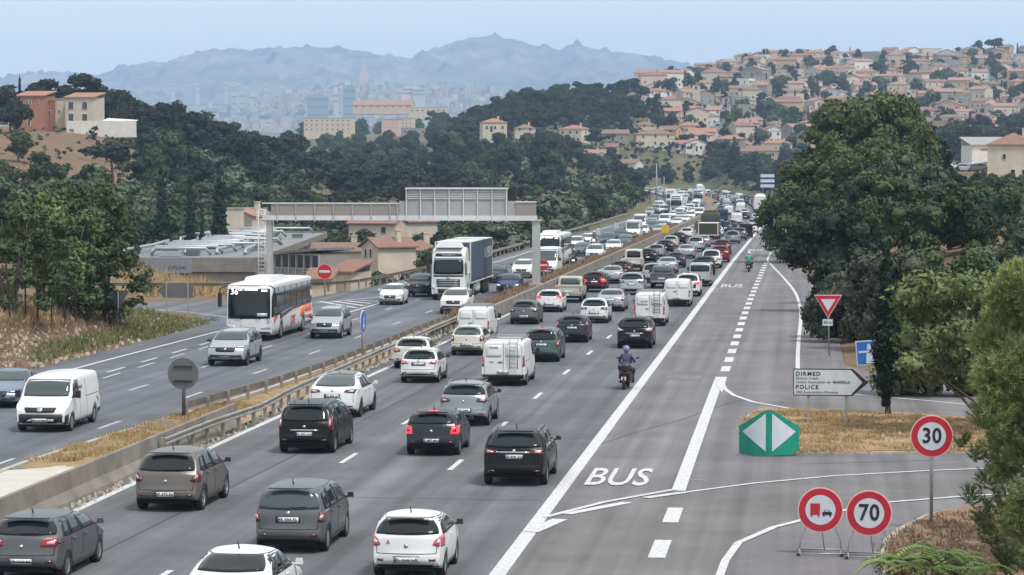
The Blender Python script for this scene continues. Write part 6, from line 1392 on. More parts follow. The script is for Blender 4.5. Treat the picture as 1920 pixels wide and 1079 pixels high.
def trunk_mb(h, r, lean=.3, limbs=4, seed=0, spread=1.6, h0=.45):
    q = random.Random(seed); mb = MB(); top = Vector((lean, q.uniform(-.3, .3), h))
    mb.tube([(0, 0, -.6), (lean * .2, 0, h * .35), (lean * .6, .05, h * .7), top], [r * 1.25, r, r * .75, r * .4], 7)
    for i in range(limbs):
        a = q.uniform(0, 6.28); z = h * q.uniform(h0, .85); p = Vector((lean * z / h, 0, z)); e = p + Vector((math.cos(a) * spread, math.sin(a) * spread, h * .22)); mb.tube([p, p.lerp(e, .5) + Vector((0, 0, -.1)), e], [r * .5, r * .35, r * .15], 5)
    return mb
TREES = {}
def tproto(key, name, crown, trunk, h, fullname=None):
    tm = trunk.mesh('trunk', M_BARK); J = bpy.data.meshes.new('tree')
    # joined version
    V = np.zeros(len(crown.vertices) * 3, np.float32); crown.vertices.foreach_get('co', V); V = V.reshape(-1, 3)
    Fq = np.array([p.vertices[:] for p in crown.polygons]) if False else None
    TREES.setdefault(key, []).append((name, crown, tm, h))
for i in range(3):
    bl = rblobs(13, 2.7, 4.2, 8.0, 1.35, 10 + i, .62)
    tproto('pine', 'pine_tree', crown_mesh('crown', bl, .42, 34, F_PINE), trunk_mb(7, .22, .4, 6, i), 8.8)
for i in range(2):
    bl = rblobs(12, 3.4, 5.2, 7.2, 1.4, 30 + i, .5)
    tproto('upine', 'umbrella_pine', crown_mesh('crown', bl, .42, 34, F_PINE), trunk_mb(6.5, .22, .5, 6, i + 9, 2.2), 8.)
for i in range(3):
    bl = rblobs(14, 2.4, 1.6, 6.2, 1.35, 50 + i, .85)
    tproto('broad', 'broadleaf_tree', crown_mesh('crown', bl, .38, 34, F_BROAD), trunk_mb(4.5, .16, .1, 4, i + 20), 7.2)
for i in range(2):
    bl = rblobs(14, 2.6, 1.4, 6.6, 1.4, 60 + i, .85)
    tproto('dark', 'evergreen_oak', crown_mesh('crown', bl, .38, 36, F_DARKB), trunk_mb(4.5, .16, .1, 4, i + 20), 7.6)
for i in range(2):
    bl = rblobs(9, 1.9, .6, 2.4, 1.0, 70 + i, .8)
    tproto('shrub', 'shrub', crown_mesh('crown', bl, .32, 44, F_BROAD), trunk_mb(1.5, .07, .1, 3, i + 30, .6), 3.2)
bl = rblobs(9, 1.9, .6, 2.6, 1.0, 79, .8); tproto('olive', 'olive_bush', crown_mesh('crown', bl, .30, 46, F_OLIVE), trunk_mb(1.5, .07, .1, 3, 31, .6), 3.4)
def cyp_blobs(h, w, seed=0):
    q = random.Random(seed); out = []
    for k in range(int(h * 2)):
        t = k / (h * 2); r = w * (1 - t) ** .55 * (.35 + min(1, t * 5) * .65); out.append((q.uniform(-.1, .1), q.uniform(-.1, .1), .4 + h * t, r, r, .55))
    return out
tproto('cypress', 'cypress_tree', crown_mesh('crown', cyp_blobs(8, .85), .22, 150, F_CYP, up=.1, elong=2.), trunk_mb(2, .12, 0, 0), 8.6)
tproto('conifer', 'fir_tree', crown_mesh('crown', [(0, 0, .8 + k * .55, 2.1 * (1 - k / 16) + .15, 2.1 * (1 - k / 16) + .15, .38) for k in range(16)], .34, 50, F_PINE, up=-.1), trunk_mb(8, .15, 0, 0), 9.8)
tcount = 0
TL = {}
def tree(key, x, y, h, label, group=None, z=None, full=None, sc=1., rz=None, cat='tree'):
    global tcount
    v = TREES[key][rnd.randrange(len(TREES[key]))]; tcount += 1
    zz = float(zt(x, y)) if z is None else z; s_ = h / v[3]; wsc = s_ * sc
    rz = rnd.uniform(0, 6.28) if rz is None else rz
    if full is None: full = y < 480
    t = thing(v[0], label, cat, (x, y, zz - .1), rz, group); t.scale = (wsc, wsc, s_)
    link('crown', v[1], t)
    if full: link('trunk', v[2], t)
    return t
LMK = [(0, 'the frame edge'), (68, 'the orange house'), (160, 'the pale hilltop house'), (250, 'the long white wall'), (303, 'the leftmost cypress'), (362, 'the ragged skyline pine'), (411, 'the broad cypress'), (460, 'the flat-topped skyline pine'), (495, 'the gantry ladder'), (560, 'the coach'), (618, 'the long cream apartment block'), (680, 'the blue arrow sign'), (740, 'the cream block'), (790, 'the message sign'), (865, 'the lorry'), (925, 'the lone orange-roofed house'), (1003, 'the gantry column'), (1077, 'the hip-roofed house'), (1140, 'the stone farm'), (1225, 'the wide terracotta roof'), (1300, 'the church'), (1350, 'the steep street'), (1426, 'the aerials'), (1500, 'the pine over the road edge'), (1620, 'the huge pine'), (1750, 'the car park'), (1829, 'the ragged skyline tree'), (1864, 'the umbrella pine'), (1906, 'the skyline cypress')]
TSEEN = {}
def tlabel(base, key, x, y, h, w_):
    px = bearing(x, y); n_ = min(LMK, key=lambda a: abs(a[0] - px)); side = 'left of' if px < n_[0] - 9 else ('right of' if px > n_[0] + 9 else 'in line with')
    a = {'pine': 'pine', 'upine': 'flat pine', 'broad': 'leafy tree', 'dark': 'dark oak', 'shrub': 'bush', 'olive': 'grey bush', 'cypress': 'cypress', 'conifer': 'fir'}[key]
    hs_ = 'tall ' if h > 8.5 else 'short ' if h < 6 else 'mid-height '; ws_ = 'broad ' if w_ > 1.02 else 'narrow '
    if side != 'in line with': side = ('well ' if abs(px - n_[0]) > 26 else 'just ' if abs(px - n_[0]) < 17 else '') + side
    for ad in ('', hs_, ws_, hs_ + ws_):
        l = (ad + a + ' ' + base + ', ' + side + ' ' + n_[1]).strip()
        if l not in TSEEN: break
    TSEEN[l] = 1; return l
def onroad(x, y, mg=3.):
    Yv = np.array(y); l, r_ = float(XL(Yv)), float(XR(Yv))
    if abs(y - 183) < 20 and x < -28 and x > -120: return True
    return l - mg < x < r_ + mg and y < 1072
def bear(px, Y): d = ray(px, VY); return d.x / d.y * Y
def forest(n, px0, px1, Y0, Y1, kinds, h0, h1, label, group, mg=3., sep=3.2, cond=None, cat='tree'):
    pts = []; tries = 0
    while len(pts) < n and tries < n * 30:
        tries += 1; px = rnd.uniform(px0, px1); Y = math.exp(rnd.uniform(math.log(Y0), math.log(Y1))); x = bear(px, Y)
        if onroad(x, Y, mg) or (cond and not cond(px, Y)) or blocked(px, Y): continue
        if any((x - a) ** 2 + (Y - b) ** 2 < sep * sep for a, b in pts): continue
        pts.append((x, Y)); k = rnd.choice(kinds); hh = rnd.uniform(h0, h1); w2 = rnd.uniform(.85, 1.2); tree(k, x, Y, hh, tlabel(label, k, x, Y, hh, w2), group, cat=cat, sc=w2)
def boxes(x, y):
    return False
forest(105, 150, 880, 570, 780, ['pine', 'pine', 'upine', 'dark'], 8, 11.5, 'on the wooded ridge', 'trees of the left ridge', sep=5, cond=lambda p, Y: not (Y < 600 and p < 290) and Y > 570 + max(0, 300 - p) * .3)
forest(95, 180, 900, 390, 570, ['pine', 'dark', 'broad', 'broad', 'olive'], 5.5, 9, 'on the near slope', 'trees of the left slope', sep=5, cond=lambda p, Y: not (430 < Y and 590 < p < 840 and Y < 500) and Y > 430 + (400 - p) * .1 and not (p < 265 and Y > 450))
forest(16, 0, 260, 600, 760, ['pine', 'upine'], 9, 13, 'behind the hilltop houses', 'pines behind the hilltop houses', sep=6)
forest(50, 0, 330, 290, 440, ['broad', 'broad', 'broad', 'shrub'], 5, 8.5, 'in the green hollow', 'trees of the left hollow', sep=4, cond=lambda p, Y: not (p > 235 and Y < 365))
forest(14, 480, 640, 350, 430, ['broad', 'dark'], 5, 7.5, 'behind the ducted hall', 'trees behind the flat-roofed building', sep=4)
forest(30, 230, 560, 385, 470, ['broad', 'broad', 'shrub', 'olive'], 6, 8, 'in the dip behind the cypresses', 'trees behind the cypress row', sep=4.5)
forest(72, 880, 1235, 350, 620, ['broad', 'dark', 'olive', 'broad', 'shrub'], 5, 8.5, 'beside the oncoming queue', 'trees beside the oncoming lanes', sep=3.5, mg=5)
forest(26, 640, 960, 262, 340, ['shrub', 'broad', 'olive'], 2.5, 4.5, 'below the verge', 'shrubs behind the lorry', sep=2.2, mg=3, cond=lambda p, Y: p > 700, cat='shrub')
forest(40, 820, 1050, 660, 960, ['pine', 'dark', 'broad'], 7, 10, 'before the far hill', 'trees before the far hill', sep=6)
forest(26, 600, 900, 268, 330, ['shrub', 'broad', 'olive'], 2.0, 3.2, 'among the valley houses', 'shrubs around the valley houses', sep=2.4, mg=3, cat='shrub')
forest(34, 560, 880, 1620, 2280, ['pine', 'dark', 'broad'], 10, 15, 'far down the valley', 'trees of the far valley', sep=12)
forest(60, 470, 870, 900, 1420, ['pine', 'dark', 'broad', 'broad'], 8, 12, 'among the far blocks', 'trees among the apartment blocks', sep=8)
forest(140, 850, 1235, 1040, 1330, ['pine', 'pine', 'dark', 'upine'], 9, 12.5, 'on the wooded far hill', 'pines of the far hill', sep=6, mg=2)
forest(58, 1165, 1345, 1076, 1150, ['pine', 'dark', 'broad', 'broad'], 4.5, 6.5, 'on the slope over the last bend', 'trees above the end of the motorway', sep=4.6, mg=2)
forest(30, 1225, 1320, 1140, 1330, ['pine', 'dark', 'broad'], 5, 7.5, 'at the wood edge', 'trees between the wood and the village', sep=5, mg=2)
forest(26, 1000, 1300, 840, 1000, ['broad', 'dark', 'pine'], 6, 9, 'at the far hill foot', 'trees at the foot of the far hill', sep=6)
forest(20, 1170, 1500, 900, 1075, ['pine', 'dark', 'broad'], 6, 9, 'beside the last bend', 'trees beside the last bend', sep=5, mg=5)
forest(50, 1180, 1480, 1075, 1125, ['pine', 'dark', 'broad'], 5, 7.5, 'closing off the motorway', 'trees at the end of the motorway', sep=4.5, mg=5)
forest(30, 1370, 1500, 480, 900, ['pine', 'dark', 'broad'], 6, 9, 'on the right verge', 'trees beyond the big pine', sep=5, mg=5)
forest(34, 1740, 1960, 900, 1200, ['pine', 'upine', 'dark'], 13, 17, 'above the parked cars', 'pines behind the car park', sep=7)
forest(30, 1810, 2020, 132, 200, ['shrub', 'broad', 'olive'], 1.7, 2.6, 'low on the right bank', 'low bushes of the right bank', sep=1.8, mg=4, cat='shrub')
forest(34, 1770, 2000, 205, 300, ['broad', 'dark', 'shrub', 'olive'], 2.2, 3.4, 'on the right bank', 'bushes of the right bank', sep=2.6, mg=5)
forest(34, 1740, 1990, 300, 390, ['broad', 'dark', 'shrub', 'olive'], 1.4, 2.4, 'below the screen fence', 'trees below the car park', sep=4)
forest(340, 1230, 1940, 1060, 1960, ['broad', 'dark', 'pine', 'shrub', 'cypress'], 5.5, 10.5, 'in the village gardens', 'garden trees of the village', sep=9)
# undergrowth that hides bare soil in the woods
def stuff_cover(name, label, regs, m, size, per, leaf):
    Vs = []; N = 0
    for (n, px0, px1, Y0, Y1) in regs:
        px = rg.uniform(px0, px1, n); Y = np.exp(rg.uniform(math.log(Y0), math.log(Y1), n)); X = np.array([bear(a, b) for a, b in zip(px, Y)])
        ok = np.array([not onroad(a, b, 4.5) for a, b in zip(X, Y)]); X, Y = X[ok], Y[ok]; Z = zt(X, Y)
        for x, y, z in zip(X, Y, Z):
            s_ = size * rg.uniform(.6, 1.5) * (1 + y / 1500); V, _ = leaves((x, y, z + s_ * .25), (s_, s_, s_ * .7), per, leaf * (1 + y / 900), up=.7); Vs.append(V)
    V = np.concatenate(Vs); o = link(name, npmesh(name, V, np.arange(len(V)).reshape(-1, 4), m)); tag(o, label, kind='stuff'); return o
stuff_cover('undergrowth', 'dark low scrub under the wood trees', [(1500, 150, 900, 400, 800), (500, 870, 1240, 350, 640), (1500, 820, 1250, 700, 1330), (300, 1110, 1320, 1000, 1300), (500, 1190, 1500, 880, 1160), (250, 1740, 2000, 880, 1200), (700, 1240, 1950, 1050, 1980)], F_DARKB, 1.3, 16, .45)
stuff_cover('scrub', 'mid green scrub filling the hollow and the verge', [(700, 0, 340, 250, 430), (160, 340, 640, 330, 430), (500, 850, 1240, 300, 520), (220, 700, 900, 262, 350)], F_BROAD, 1.0, 18, .34)
stuff_cover('scrub', 'sparse low scrub on the ochre slope below the hilltop houses', [(170, -20, 280, 415, 556)], F_BROAD, .55, 14, .3)
# ---- named left trees
def at_(px, py, **k): g = hit(px, py); return g.x, g.y
for px, Y, h, w_, lab in ((303, 322, 13.5, .95, 'tall pointed cypress, leftmost of the row behind the flat-roofed building'), (356, 335, 12.2, .72, 'thin cypress second in the row behind the flat-roofed building'), (378, 336, 8.6, .65, 'shortest thin cypress of the row behind the flat-roofed building'), (411, 338, 13, 1.1, 'broad dense cypress beside the house with a vented chimney'), (46, 330, 7.0, 1.5, 'dark cypress among the broadleaf trees at the left edge'), (1377, 1040, 15, 1.6, 'big dark conifer beside the steep village street')):
    tree('cypress' if px != 1377 else 'conifer', bear(px, Y), Y, h, lab, sc=w_, full=True)
tree('conifer', bear(587, 300), 300, 5.6, 'small dark fir between the flat-roofed building and the tiled houses', full=True, sc=.75)
tree('cypress', bear(38, 575), 575, 12, 'lone thin cypress rising above the orange house against the sky', sc=.55, full=True)
# mid-distance individual pines of the left slope
for px, Y, h, k in ((212, 455, 9, 'upine'), (300, 600, 12, 'pine'), (362, 590, 13, 'pine'), (445, 560, 12, 'upine'), (475, 545, 11, 'pine'), (20, 520, 9, 'dark'), (35, 470, 6, 'broad'), (140, 640, 11, 'upine'), (175, 640, 12, 'upine'), (215, 620, 8, 'broad')):
    tree(k, bear(px, Y), Y, h, {212: 'spreading pine with bare forked trunk on the ochre slope', 300: 'round-headed dark pine left of the taller pair on the ridge skyline', 362: 'tall ragged dark pine on the ridge skyline', 445: 'flat-topped pine with visible pale trunks on the skyline', 475: 'dark pine beside the flat-topped one on the skyline', 20: 'dense dark tree at the frame edge below the white house', 35: 'grey-green bush in front of the orange house', 140: 'wide pine crown right behind the cream house', 175: 'second wide pine crown behind the cream house', 215: 'lighter green tree behind the long white wall'}[px], full=True)
# near trees on the left bank: airy leaves
def airy(label, px, py, h, w_, seed, m, n=26, leaf=.19, dens=52, trunks=5):
    g = hit(px, py, 60, 400); q = random.Random(seed); bl = []
    for i in range(n):
        a = q.uniform(0, 6.28); t = q.random(); rr = w_ * math.sqrt(q.random()) * math.sqrt(max(.05, 1 - ((t - .45) / .62) ** 2)); b = q.uniform(.45, .95)
        bl.append((rr * math.cos(a), rr * math.sin(a), h * (.08 + .86 * t), b, b, b * .6))
    t = thing('broadleaf_tree', label, 'tree', (g.x, g.y, g.z - .1))
    link('crown', crown_mesh('crown', bl, leaf, dens, m, core=.4, cov=.75, shell=(.4, 1.2), jit=.8), t)
    mb = MB()
    for i in range(trunks):
        a = q.uniform(0, 6.28); s_ = q.uniform(.3, w_ * .6); mb.tube([(q.uniform(-.3, .3), q.uniform(-.2, .2), -.3), (math.cos(a) * s_ * .4, math.sin(a) * s_ * .4, h * .35), (math.cos(a) * s_, math.sin(a) * s_, h * .8)], [.09, .06, .02], 6)
    mb.build('trunk', M_BARK, t); return t
airy('airy green tree at the left frame edge above the dry bank', 20, 590, 6.4, 2.6, 1, F_AIL, 34)
airy('bushy tree between the frame edge and the leafy tree on the bank', 118, 585, 6.8, 2.4, 7, F_BRIGHT, 34)
airy('leafy tree with thin trunks left of centre on the dry bank', 75, 575, 6.4, 2.4, 2, F_BRIGHT, 34)
airy('tallest spreading tree on the dry bank, behind the triangular sign back', 165, 600, 7.6, 3.1, 3, F_AIL, 40)
airy('darker leafy tree at the bank edge beside the triangular sign', 200, 610, 6.2, 2.0, 4, F_BROAD)
# fence posts on the bank
ft = thing('wire_fence', 'row of dark metal fence posts in the dry grass on the left bank', 'fence', hit(20, 600, 60, 300)); o0 = ft.location
mbp = MB(); mbp.box((0, 0, 1.0), (.07, .07, 2.2)); pm_ = mbp.mesh('post', M_TRIM); prev = None
for px in (-40, 18, 48, 71, 97, 121, 142):
    g = hit(px, 608 + px * .05, 60, 300); link('post', pm_, ft, g - o0)
    if prev is not None:
        for z_ in (.9, 1.9): mb = MB(); mb.tube([prev - o0 + Vector((0, 0, z_)), g - o0 + Vector((0, 0, z_))], .012, 4); mb.build('wire', M_TRIM, ft)
    prev = g
# ---- right-hand side masses
def mass(name, label, px, Y, blobs, leaf, dens, m, z=None, trunk=None, **k):
    x = bear(px, Y); zz = float(zt(x, Y)) if z is None else z
    t = thing(name, label, 'tree', (x, Y, zz - .1)); link('crown', crown_mesh('crown', blobs, leaf, dens, m, **k), t)
    (trunk or trunk_mb(min(4, max(b[2] for b in blobs) * .6), .14, .2, 5, 3)).build('trunk', M_BARK, t); return t
def pineblobs(w_, z0, z1, n, br, seed, flat=.7, dep=.6, lo=.55):
    q = random.Random(seed); out = []
    for i in range(n):
        a = q.uniform(0, 6.28); t = q.random(); prof = math.sqrt(max(.02, 1 - (abs(t - .38) / .64) ** 2.2)); rr = w_ * prof * q.uniform(lo, 1.0 if lo < .7 else .93)
        b = br * q.uniform(.65, 1.2); out.append((rr * math.cos(a), rr * math.sin(a) * dep, z0 + (z1 - z0) * t, b, b, b * flat))
    out.append((0, 0, (z0 + z1) / 2, w_ * .62, w_ * .5 * dep, (z1 - z0) * .36)); return out
F_PINEB = fol('pine_bright', (0.081, 0.101, 0.041), .3)
mass('pine_tree', 'huge spreading pine rising over the right side of the road', 1625, 285, pineblobs(7.8, 3.0, 13.0, 95, 1.6, 3, .85, .6, .74), .34, 34, F_PINEB, trunk=trunk_mb(9, .4, .3, 7, 2, 3))
mass('pine_tree', 'dark pine leaning over the road edge, in front of the huge pine', 1520, 268, pineblobs(5.0, 1.4, 9.2, 50, 1.3, 4, .8, .6, .7), .30, 36, F_PINEB, trunk=trunk_mb(7, .35, -.5, 7, 4, 2))
mass('pine_tree', 'lower brighter pine crown in front of the huge pine', 1640, 262, pineblobs(4.6, 2.2, 9.2, 46, 1.25, 5, .85, .6, .74), .32, 36, F_PINEB)
mass('pine_tree', 'dark pine at the right shoulder of the huge pine', 1725, 300, pineblobs(3.8, 1.0, 8.6, 30, 1.2, 6), .32, 34, F_PINE)
for px, Y, w_, zt_, m_, s_, lab in ((1560, 176, 3.0, 6.4, F_DARKB, 11, 'dark broadleaf tree at the roadside below the big pine'), (1655, 186, 3.6, 7.2, F_BROAD, 12, 'large dark green broadleaf tree behind the cypress'), (1755, 190, 3.2, 5.0, F_BROAD, 13, 'green tree right of the large dark one'),
                              (1700, 240, 3.6, 7.2, F_OLIVE, 14, 'blue-grey feathery cedar crown under the huge pine'), (1640, 232, 3.0, 7.0, F_DARKB, 19, 'dark tree under the lower pine crown')):
    mass('broadleaf_tree', lab, px, Y, pineblobs(w_, .8, zt_, 34, .95, s_, .8), .25, 52, m_)
for px, Y, w_, h, m_, s_, lab in ((1592, 146, 1.9, 3.4, F_OLIVE, 21, 'grey-leaved olive bush behind the give way sign'), (1645, 140, 1.5, 4.6, F_OLIVE, 22, 'tall olive left of the cypress'), (1700, 138, 2.2, 4.0, F_OLIVE, 23, 'grey-green olive right of the cypress'), (1568, 150, 1.2, 3.0, F_DARKB, 24, 'dark roadside bush left of the give way sign'),
                                 (1800, 128, 3.0, 5.2, F_BRIGHT, 25, 'yellow-green pine bush right of the olives'), (1745, 112, 2.0, 3.9, F_NEEDD, 26, 'dark pine bush between cypress and near pine'), (1850, 210, 3.4, 2.9, F_BROAD, 27, 'soft green tree below the car park wall'), (1884, 260, 1.6, 2.7, F_PINE, 28, 'dark pine at the right edge under the tiled house'), (1800, 260, 3.2, 2.6, F_BRIGHT, 29, 'pale green bush below the dark screen fence')):
    mass('bush', lab, px, Y, pineblobs(w_, .5, h, 26, .72, s_, .85), .17, 90, m_)
# cypress over the grass island
g = G(1664, 776, .1); t = thing('cypress_tree', 'slender dark cypress standing on the dry grass island, half hiding the blue sign', 'tree', g)
q = random.Random(3); bl = []
for k in range(30):
    tt = k / 30; zz = .55 + 6.0 * tt; r_ = (.26 + .30 * min(1, tt * 4)) * max(.12, 1 - max(0, tt - .30) / .74) ** .85 * (1.0 if tt > .1 else .8); bl.append((q.uniform(-.12, .12) - .02 * k * .2, q.uniform(-.1, .1), zz, r_, r_, .32))
link('crown', crown_mesh('crown', bl, .10, 700, F_CYP, elong=2.2, up=.0), t)
mb = MB()
for k in range(5): mb.tube([(q.uniform(-.2, .2), q.uniform(-.15, .15), -.1), (q.uniform(-.1, .1), 0, 1.3)], .035, 5)
mb.build('trunk', M_BARK, t)
# needle tufts for the nearest pines
def needle_tree(label, x, y, z, spots, m, nl=.16, nt=40, parent=None):
    t = thing('pine_tree', label, 'tree', (x, y, z)); Vs = []
    mb = MB(); mb.tube([(1.2, .3, -1), (.9, .2, 2.5), (.5, .1, 5), (.5, 0, 7)], [.13, .10, .07, .03], 7)
    for (cx_, cy_, cz_, r_, n) in spots:
        tx_ = .9 - .4 * min(1, max(0, cz_ - .9) / 6); mb.tube([(tx_, .1, max(.2, cz_ - .9)), (cx_ * .55 + tx_ * .45, cy_ * .5, cz_ - .5), (cx_, cy_, cz_ - .1)], [.04, .025, .010], 5)
        for k in range(n):
            d = rg.normal(size=3); d /= np.linalg.norm(d); c_ = np.array([cx_, cy_, cz_]) + d * r_ * rg.uniform(.35, 1.05) * np.array([1, 1, .85])
            ax = d * np.array([1, 1, .5]) + np.array([0, 0, .75]); ax /= np.linalg.norm(ax)
            dd = rg.normal(size=(nt, 3)) * .55 + ax; dd /= np.linalg.norm(dd, axis=1)[:, None]
            base = c_ + ax * rg.uniform(-.12, .12, (nt, 1)); tip = base + dd * nl * rg.uniform(.6, 1.1, (nt, 1)); sd = np.cross(dd, rg.normal(size=(nt, 3))); sd = sd / np.linalg.norm(sd, axis=1)[:, None] * .011
            Vs.append(np.stack([base - sd, base + sd, tip], 1).reshape(-1, 3))
    V = np.concatenate(Vs); link('crown', npmesh('crown', V, np.arange(len(V)).reshape(-1, 3), m), t); mb.build('branches', M_BARK, t); return t
g = G(1905, 1010, 0); x0, y0 = g.x, g.y
sp = []; q = random.Random(8)
for px, py, r_ in ((1880, 560, .35), (1900, 600, .5), (1915, 520, .4), (1870, 640, .5), (1905, 680, .6), (1865, 710, .5), (1900, 760, .6), (1860, 780, .45), (1930, 640, .6), (1940, 740, .7), (1930, 840, .6), (1890, 830, .4), (1950, 560, .6), (1885, 890, .25), (1925, 930, .4), (1985, 600, .6), (2010, 690, .7), (1990, 780, .7), (2020, 860, .6), (1975, 900, .5), (1955, 500, .35), (1910, 980, .4), (1950, 1040, .5), (1965, 470, .3)):
    p = P(px, py, 58); sp.append((p.x - x0 + 0, p.y - y0 + q.uniform(-.4, .8), p.z, r_, int(330 * r_)))
needle_tree('light green young pine with long needles at the right frame edge', x0, y0, 0, sp, F_NEED)
sp = []
for px, py, r_ in ((1878, 900, .45), (1900, 950, .5), (1860, 1010, .4), (1895, 1060, .5), (1840, 960, .3), (1830, 850, .25), (1850, 900, .3), (1820, 930, .22), (1870, 950, .35), (1845, 990, .25), (1890, 1000, .35), (1905, 940, .35), (1805, 830, .15), (1915, 1050, .35), (1880, 1045, .25), (1860, 860, .2), (1900, 875, .3)):
    p = P(px, py, 60.5); sp.append((p.x - x0, p.y - y0, p.z, r_, int(60 * r_) + 5))
needle_tree('sparse dull green pine branches hanging over the verge at the lower right', x0 + .01, y0 + .01, 0, sp, F_NEEDD, .14, 30)
# under-canopy branches right of the cypress
t = thing('pine_tree', 'low dark pine with bare lower branches right of the island cypress', 'tree', (bear(1830, 96), 96, 0)); bl = []
q = random.Random(5)
for k in range(34): px, py = q.uniform(1700, 1900), q.uniform(520, 700); p = P(px, py, 96 + q.uniform(-2, 3)); b = q.uniform(.45, .85); bl.append((p.x - t.location.x, p.y - 96, p.z, b, b, b * .75))
link('crown', crown_mesh('crown', bl, .15, 120, F_NEEDD, shell=(.5, 1.1)), t); mb = MB()
for k in range(6): a = P(1850 + q.uniform(-10, 40), 800, 96); b_ = P(1740 + q.uniform(0, 120), q.uniform(690, 740), 96); mb.tube([(a.x - t.location.x, 0, .1), ((a.x + b_.x) / 2 - t.location.x, .2, (a.z + b_.z) / 2 + .1), (b_.x - t.location.x, 0, b_.z)], [.07, .05, .02], 5)
mb.build('branches', M_BARK, t)
# bright pinnate sprays at the bottom right
def spray(label, px, py, Y, seed, n=9, L=.8):
    q = random.Random(seed); p = P(px, py, Y); t = thing('ailanthus_shoot', label, 'plant', (p.x, p.y, .1), 0, 'leafy shoots at the lower right'); H_ = max(.6, p.z - .1)
    mb = MB(); mb.tube([(0, 0, 0), (.03, 0, H_)], [.03, .015], 5); mb.build('stem', M_BARK, t); Vs = []
    for i in range(n):
        a = q.uniform(0, 6.28); l = L * q.uniform(.7, 1.1); up_ = q.uniform(.1, .5)
        for k in range(11):
            s_ = (k + 1) / 11 * l; c_ = Vector((math.cos(a) * s_, math.sin(a) * s_, H_ + up_ * s_ - .55 * s_ * s_ / L)); side = Vector((-math.sin(a), math.cos(a), -.25))
            fw = Vector((math.cos(a), math.sin(a), 0))
            for e in (-1, 1):
                tip = c_ + Vector((side.x * e, side.y * e, side.z)) * .23 * (1 - .35 * k / 11) + fw * .07; Vs += [c_, c_.lerp(tip, .45) + fw * .045, tip, c_.lerp(tip, .45) - fw * .045]
    V = np.array([tuple(v) for v in Vs]); link('leaves', npmesh('leaves', V, np.arange(len(V)).reshape(-1, 4), mat('shoot_leaf', (.20, .30, .07), .6, noise=.3, nscale=6, spec=.3)), t)
for i, (px, py, l) in enumerate(((1735, 1025, .75), (1770, 1035, .7), (1690, 1062, .8), (1745, 1072, .9), (1800, 1060, .8), (1715, 1050, .6), (1830, 1078, .9), (1665, 1085, .7), (1790, 1085, .9))):
    spray(['tallest bright green leafy shoot beside the verge kerb', 'bright green shoot next to the tallest one', 'low green shoot nearest the 70 sign stand', 'middle green shoot of the clump', 'green shoot under the hanging pine branches', 'small shoot inside the clump', 'green shoot nearest the bottom right corner', 'green shoot over the kerb at the frame bottom', 'broad green shoot at the frame bottom'][i], px, py, 59 + (i % 3) * .8, i, 10, l)
# dry grass tufts and stones
def tufts(name, label, pts, h, m, per=9, wd=.02, spread=.12):
    n = len(pts); P0 = np.repeat(np.array(pts), per, 0); P0[:, :2] += rg.normal(size=(n * per, 2)) * spread
    hh = h * rg.uniform(.5, 1.3, (n * per, 1)); lean = rg.normal(size=(n * per, 2)) * .35; tip = P0 + np.concatenate([lean * hh, hh], 1)
    a = rg.uniform(0, 3.14, n * per); s_ = np.stack([np.cos(a), np.sin(a), np.zeros(n * per)], 1) * wd
    V = np.stack([P0 - s_, P0 + s_, tip], 1).reshape(-1, 3); o = link(name, npmesh(name, V, np.arange(len(V)).reshape(-1, 3), m)); return tag(o, label, kind='stuff')
G_DRY = mat('dry_blades', (.37, .265, .14), .9, noise=.3, nscale=2); G_GRN = mat('green_blades', (.13, .15, .05), .9, noise=.3, nscale=2); G_BRN = mat('brown_blades', (.22, .15, .095), .9, noise=.3, nscale=2)
pts = []
for k in range(5200):
    y = rnd.uniform(83, 104); t_ = rnd.random(); xl = float(XK(np.array(y))) + .15; 
    if vnoise(np.array((xl + (-20.7 - xl) * t_) * 1.7), np.array(y), 1.3) > .05 or rnd.random() < .12: pts.append((xl + (-20.7 - xl) * t_, y, .1))
tufts('dry_grass', 'straw-coloured grass on the central reserve', pts, .16, G_DRY)
def inpoly(px, py, poly):
    c_ = False; j = len(poly) - 1
    for i in range(len(poly)):
        if (poly[i][1] > py) != (poly[j][1] > py) and px < (poly[j][0] - poly[i][0]) * (py - poly[i][1]) / (poly[j][1] - poly[i][1]) + poly[i][0]: c_ = not c_
        j = i
    return c_
pts = []
while len(pts) < 3600:
    px, py = rnd.uniform(1390, 1930), rnd.uniform(768, 850)
    if inpoly(px, py, ISL1) and rnd.random() < (1 if py < 815 else .3): g = G(px, py, .1); (pts.append((g.x, g.y, .1)) if vnoise(np.array(g.x), np.array(g.y), 1.1) > .0 or rnd.random() < .12 else None)
tufts('dry_grass', 'short straw grass on the island behind the green marker', pts, .09, G_DRY)
pts = []
while len(pts) < 700:
    px, py = rnd.uniform(1655, 1950), rnd.uniform(960, 1110)
    if inpoly(px, py, ISL2): g = G(px, py, .15); pts.append((g.x, g.y, .15))
tufts('dry_grass', 'thin brown grass on the lower right verge', pts, .12, G_BRN)
def bankpts(n, px0, px1, py0, py1, f=None):
    out = []
    while len(out) < n:
        px, py = rnd.uniform(px0, px1), rnd.uniform(py0, py1)
        if f and not f(px, py): continue
        g = hit(px, py, 70, 400)
        if g.x < float(XL(np.array(g.y))) - .4 and not onroad(g.x, g.y, -.4): out.append(tuple(g))
    return out
tufts('dry_grass', 'tall dry grass on top of the left bank', bankpts(600, -20, 240, 560, 625), .32, G_BRN, 8, .025, .25)
tufts('dry_grass', 'patches of straw-coloured grass high on the left bank', bankpts(260, -20, 120, 570, 610), .42, G_DRY, 8, .025, .2)
tufts('dry_grass', 'brown grass on the face of the left bank', bankpts(1300, -20, 400, 600, 700), .16, G_BRN, 7, .02, .2)
